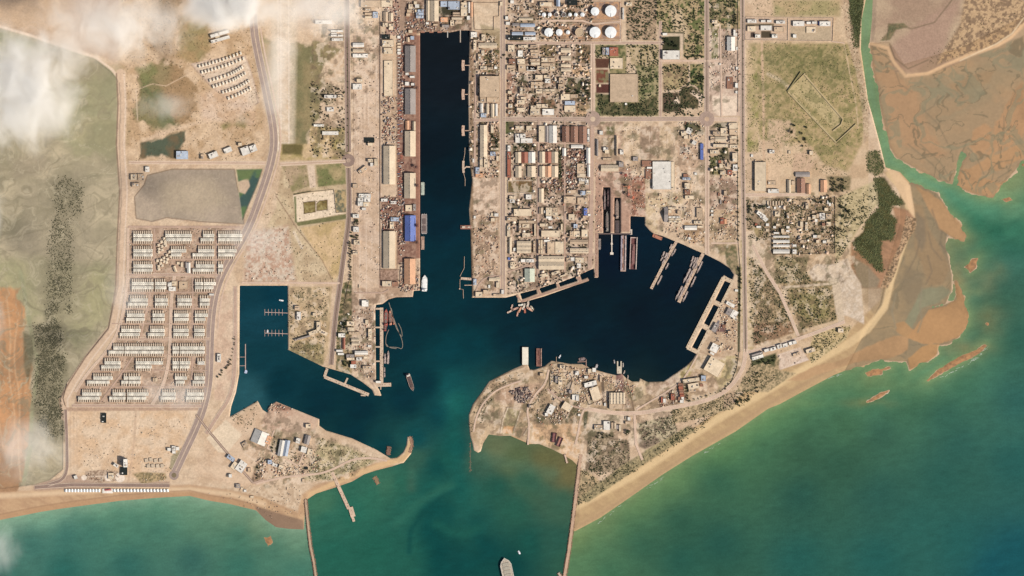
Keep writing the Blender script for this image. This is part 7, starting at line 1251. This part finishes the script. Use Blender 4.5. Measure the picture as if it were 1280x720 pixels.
scatter('yard_clutter', [blk(580,430,8,'860,200 1280,240 1280,580 870,560'),blk(720,430,8,'0,220 580,400 580,620 0,600'),blk(720,430,8,'820,520 1080,390 1110,570 830,640'),blk(580,500,8,'700,100 1160,40 1140,230 760,240'),blk(240,560,8,'640,100 1280,60 1280,250 640,330'),blk(240,490,8,'720,160 840,110 1000,180 900,260'),blk(820,360,8,'640,180 820,100 820,620 560,640'),blk(580,430,8,'460,470 560,430 640,440 690,520 600,590 520,570')], 1700, 1.2, 4.2, 3, CL, M_PLAIN, 23, shape='box')
scatter('yard_clutter', [[(386,0),(480,0),(480,45),(386,45)],[(941-500,50),(475,50),(475,355),(443,355)],[(305,290),(360,282),(430,352),(305,352)],[(255,610),(380,608),(378,645),(340,650),(262,620)],blk(920,400,8,'400,230 640,220 730,400 440,500'),[(160,284),(303,284),(264,366),(256,505),(96,505),(150,420)],[(778,155),(824,155),(824,198),(778,200)],[(808,205),(880,205),(880,250),(808,250)]], 1700, .8, 3.0, 2.4, [(200,170,140),(150,122,98),(226,206,176),(120,98,82)], M_PLAIN, 24, shape='box')
scatter('yard_clutter', [[(160,284),(303,284),(264,366),(256,505),(96,505),(150,420)],[(90,520),(240,520),(215,590),(95,590)]], 1100, .8, 2.4, 2.0, [(170,140,114),(120,100,84),(226,206,180),(96,92,66)], M_PLAIN, 26, shape='box')
scatter('yard_clutter', [blk(920,230,8,'360,150 990,130 990,700 360,700'), blk(80,540,8,'220,390 560,400 560,490 240,490'), blk(80,540,8,'760,400 1010,410 1000,490 780,500')], 700, .8, 2.6, 2.8, CL, M_PLAIN, 25, shape='box')
scatter('scrap_heap', [blk(580,430,8,'460,470 560,430 640,440 690,520 600,590 520,570')], 330, 1.2, 4.2, 3.5, [(130,110,100),(92,74,70),(170,150,130)], M_PLAIN, 33, 'over', shape='box')
# shipping containers and lorries in the strip behind the west quay
cont = MB().box(-1.4, -6, 0, 1.4, 6, 2.8).mesh('container', M_PAINT); n_ = 0
cc_ = [(196,110,84),'rust red'], [(226,206,180),'white'], [(150,120,104),'brown'], [(206,150,116),'orange'], [(110,120,140),'blue grey']
L = sorted([(random.choice([498.2, 500.2, 502]), y) for y in np.arange(112, 246, 1.75)], key=lambda p: p[1])
cnt = {}
for x, y in L:
    c, nm = cc_[random.choice([0, 0, 0, 1, 1, 2, 3, 4])]; cnt.setdefault(nm, []).append((x, y, c))
for nm, LL in cnt.items():
    for i, (x, y, c) in enumerate(LL):
        X, Y = P(x, y); o = obj('shipping_container', cont, A(c), None, (X, Y, G0), R(90+random.uniform(-6, 6))); k = 'northernmost' if i == 0 else 'southernmost' if i == len(LL)-1 else ordn(i+1)+' from north'
        tag(o, f'{nm} container, {k} of its colour in the strip behind the quay', 'container', 'containers in the strip behind the west quay')
for i in range(16):
    X, Y = P(498.6, 47+i*4.2); o = obj('shipping_container', cont, A(236,222,196), None, (X, Y, G0), R(90)); k = 'northernmost' if i == 0 else 'southernmost' if i == 15 else ordn(i+1)+' from north'
    tag(o, f'long white trailer, {k} of the ladder-like row by the first quay shed', 'trailer', 'trailers parked by the first quay shed')
# the smaller trees of the same belts and groves, as one mass
random.seed(31); vs = []; fs = []; k0 = 0; mb = MB()
for x, y, r in EXTRA:
    X, Y = P(x, y); q = r*S*random.uniform(.6, 1.1); me = TR[random.randrange(5)][0]; a = random.uniform(0, 6); c_, s_ = math.cos(a), math.sin(a)
    mb.add([(X+(v.co.x*c_-v.co.y*s_)*q, Y+(v.co.x*s_+v.co.y*c_)*q, G0+v.co.z*q*.85) for v in me.vertices], [tuple(p.vertices) for p in me.polygons])
tag(mb.build('tree_belt_undergrowth', M_LEAF, A(60,66,38)), kind='stuff')
# ------------------------------------------------------------------ thin clouds low over the north-west
def cloud(cx, cy, rx, ry, zc, rz, dens, seed, label, thr=.45, ang=0, sc_=0.0075):
    X, Y = P(cx, cy); f = 1-zc/20000; X *= 1/1; m = bpy.data.materials.new('cloud_vapour'); m.use_nodes = True; t = m.node_tree; t.nodes.remove(t.nodes['Principled BSDF'])
    out = t.nodes['Material Output']; v = t.nodes.new('ShaderNodeVolumePrincipled'); v.inputs['Color'].default_value = (1, .99, .97, 1); v.inputs['Anisotropy'].default_value = .1
    tc = t.nodes.new('ShaderNodeTexCoord'); ln = t.nodes.new('ShaderNodeVectorMath'); ln.operation = 'LENGTH'; t.links.new(tc.outputs['Object'], ln.inputs[0])
    wp = worldpos(t); mp = t.nodes.new('ShaderNodeMapping'); mp.inputs['Location'].default_value = (seed*311.0, seed*97.0, seed*13.0); mp.inputs['Scale'].default_value = (sc_, sc_*.75, sc_*1.4); mp.inputs['Rotation'].default_value = (0, 0, ang); t.links.new(wp, mp.inputs[0])
    n = t.nodes.new('ShaderNodeTexNoise'); n.inputs['Scale'].default_value = 1; n.inputs['Detail'].default_value = 6; n.inputs['Roughness'].default_value = .62; n.inputs['Distortion'].default_value = .6; t.links.new(mp.outputs[0], n.inputs['Vector'])
    edge = mulramp(t, ln.outputs['Value'], 1, 0, .25, 1.0); ad = t.nodes.new('ShaderNodeMath'); ad.operation = 'MULTIPLY_ADD'; t.links.new(edge, ad.inputs[0]); ad.inputs[1].default_value = .35; t.links.new(n.outputs[0], ad.inputs[2])
    d = mulramp(t, ad.outputs[0], 0, dens*2.4, thr+.10, thr+.46); mu = t.nodes.new('ShaderNodeMath'); mu.operation = 'MULTIPLY'; t.links.new(d, mu.inputs[0]); t.links.new(edge, mu.inputs[1]); t.links.new(mu.outputs[0], v.inputs['Density']); t.links.new(v.outputs[0], out.inputs['Volume'])
    bpy.ops.mesh.primitive_uv_sphere_add(segments=24, ring_count=14, radius=1, location=(X, Y, zc)); o = bpy.context.object; o.name = 'cloud'; o.scale = (rx*S, ry*S, rz); o.rotation_euler = (0, 0, R(ang*57.3)*0); o.data.materials.append(m)
    tag(o, label, 'cloud', None, 'stuff')
cloud(30, 112, 115, 100, 420, 90, .020, 1, 'broad white cloud over the western lagoon', .45)
cloud(150, 40, 130, 62, 420, 70, .012, 2, 'thin white cloud over the top left dirt fields', .48)
cloud(290, 14, 80, 44, 420, 80, .03, 3, 'small bright cloud above the highway at the top edge', .42)
cloud(410, 18, 90, 50, 420, 60, .010, 4, 'faint cloud veil over the depot yard', .47)
cloud(352, 90, 34, 95, 420, 60, .007, 5, 'faint wispy cloud along the dirt runway', .49)
cloud(-5, 262, 36, 64, 420, 60, .010, 6, 'small cloud at the left edge over the lagoon', .47)
cloud(40, 555, 80, 52, 420, 60, .007, 7, 'thin cloud over the lower left mudflats', .49)
cloud(8, 680, 50, 46, 420, 50, .006, 8, 'wisp of cloud over the sea at the lower left', .50)
cloud(228, 488, 62, 30, 420, 40, .006, 9, 'wisp of cloud over the south end of the estate', .50)
cloud(-6, 400, 40, 70, 420, 50, .006, 10, 'wisp of cloud at the left edge over orange mud', .50)
cloud(320, 300, 60, 36, 420, 40, .004, 11, 'very thin vapour patch over the bare ground by the highway', .50)
cloud(212, 138, 60, 26, 420, 40, .005, 12, 'small wisp of cloud over the green pond', .50)
cloud(170, 372, 46, 60, 420, 40, .004, 14, 'very thin vapour streak over the middle of the estate', .51)
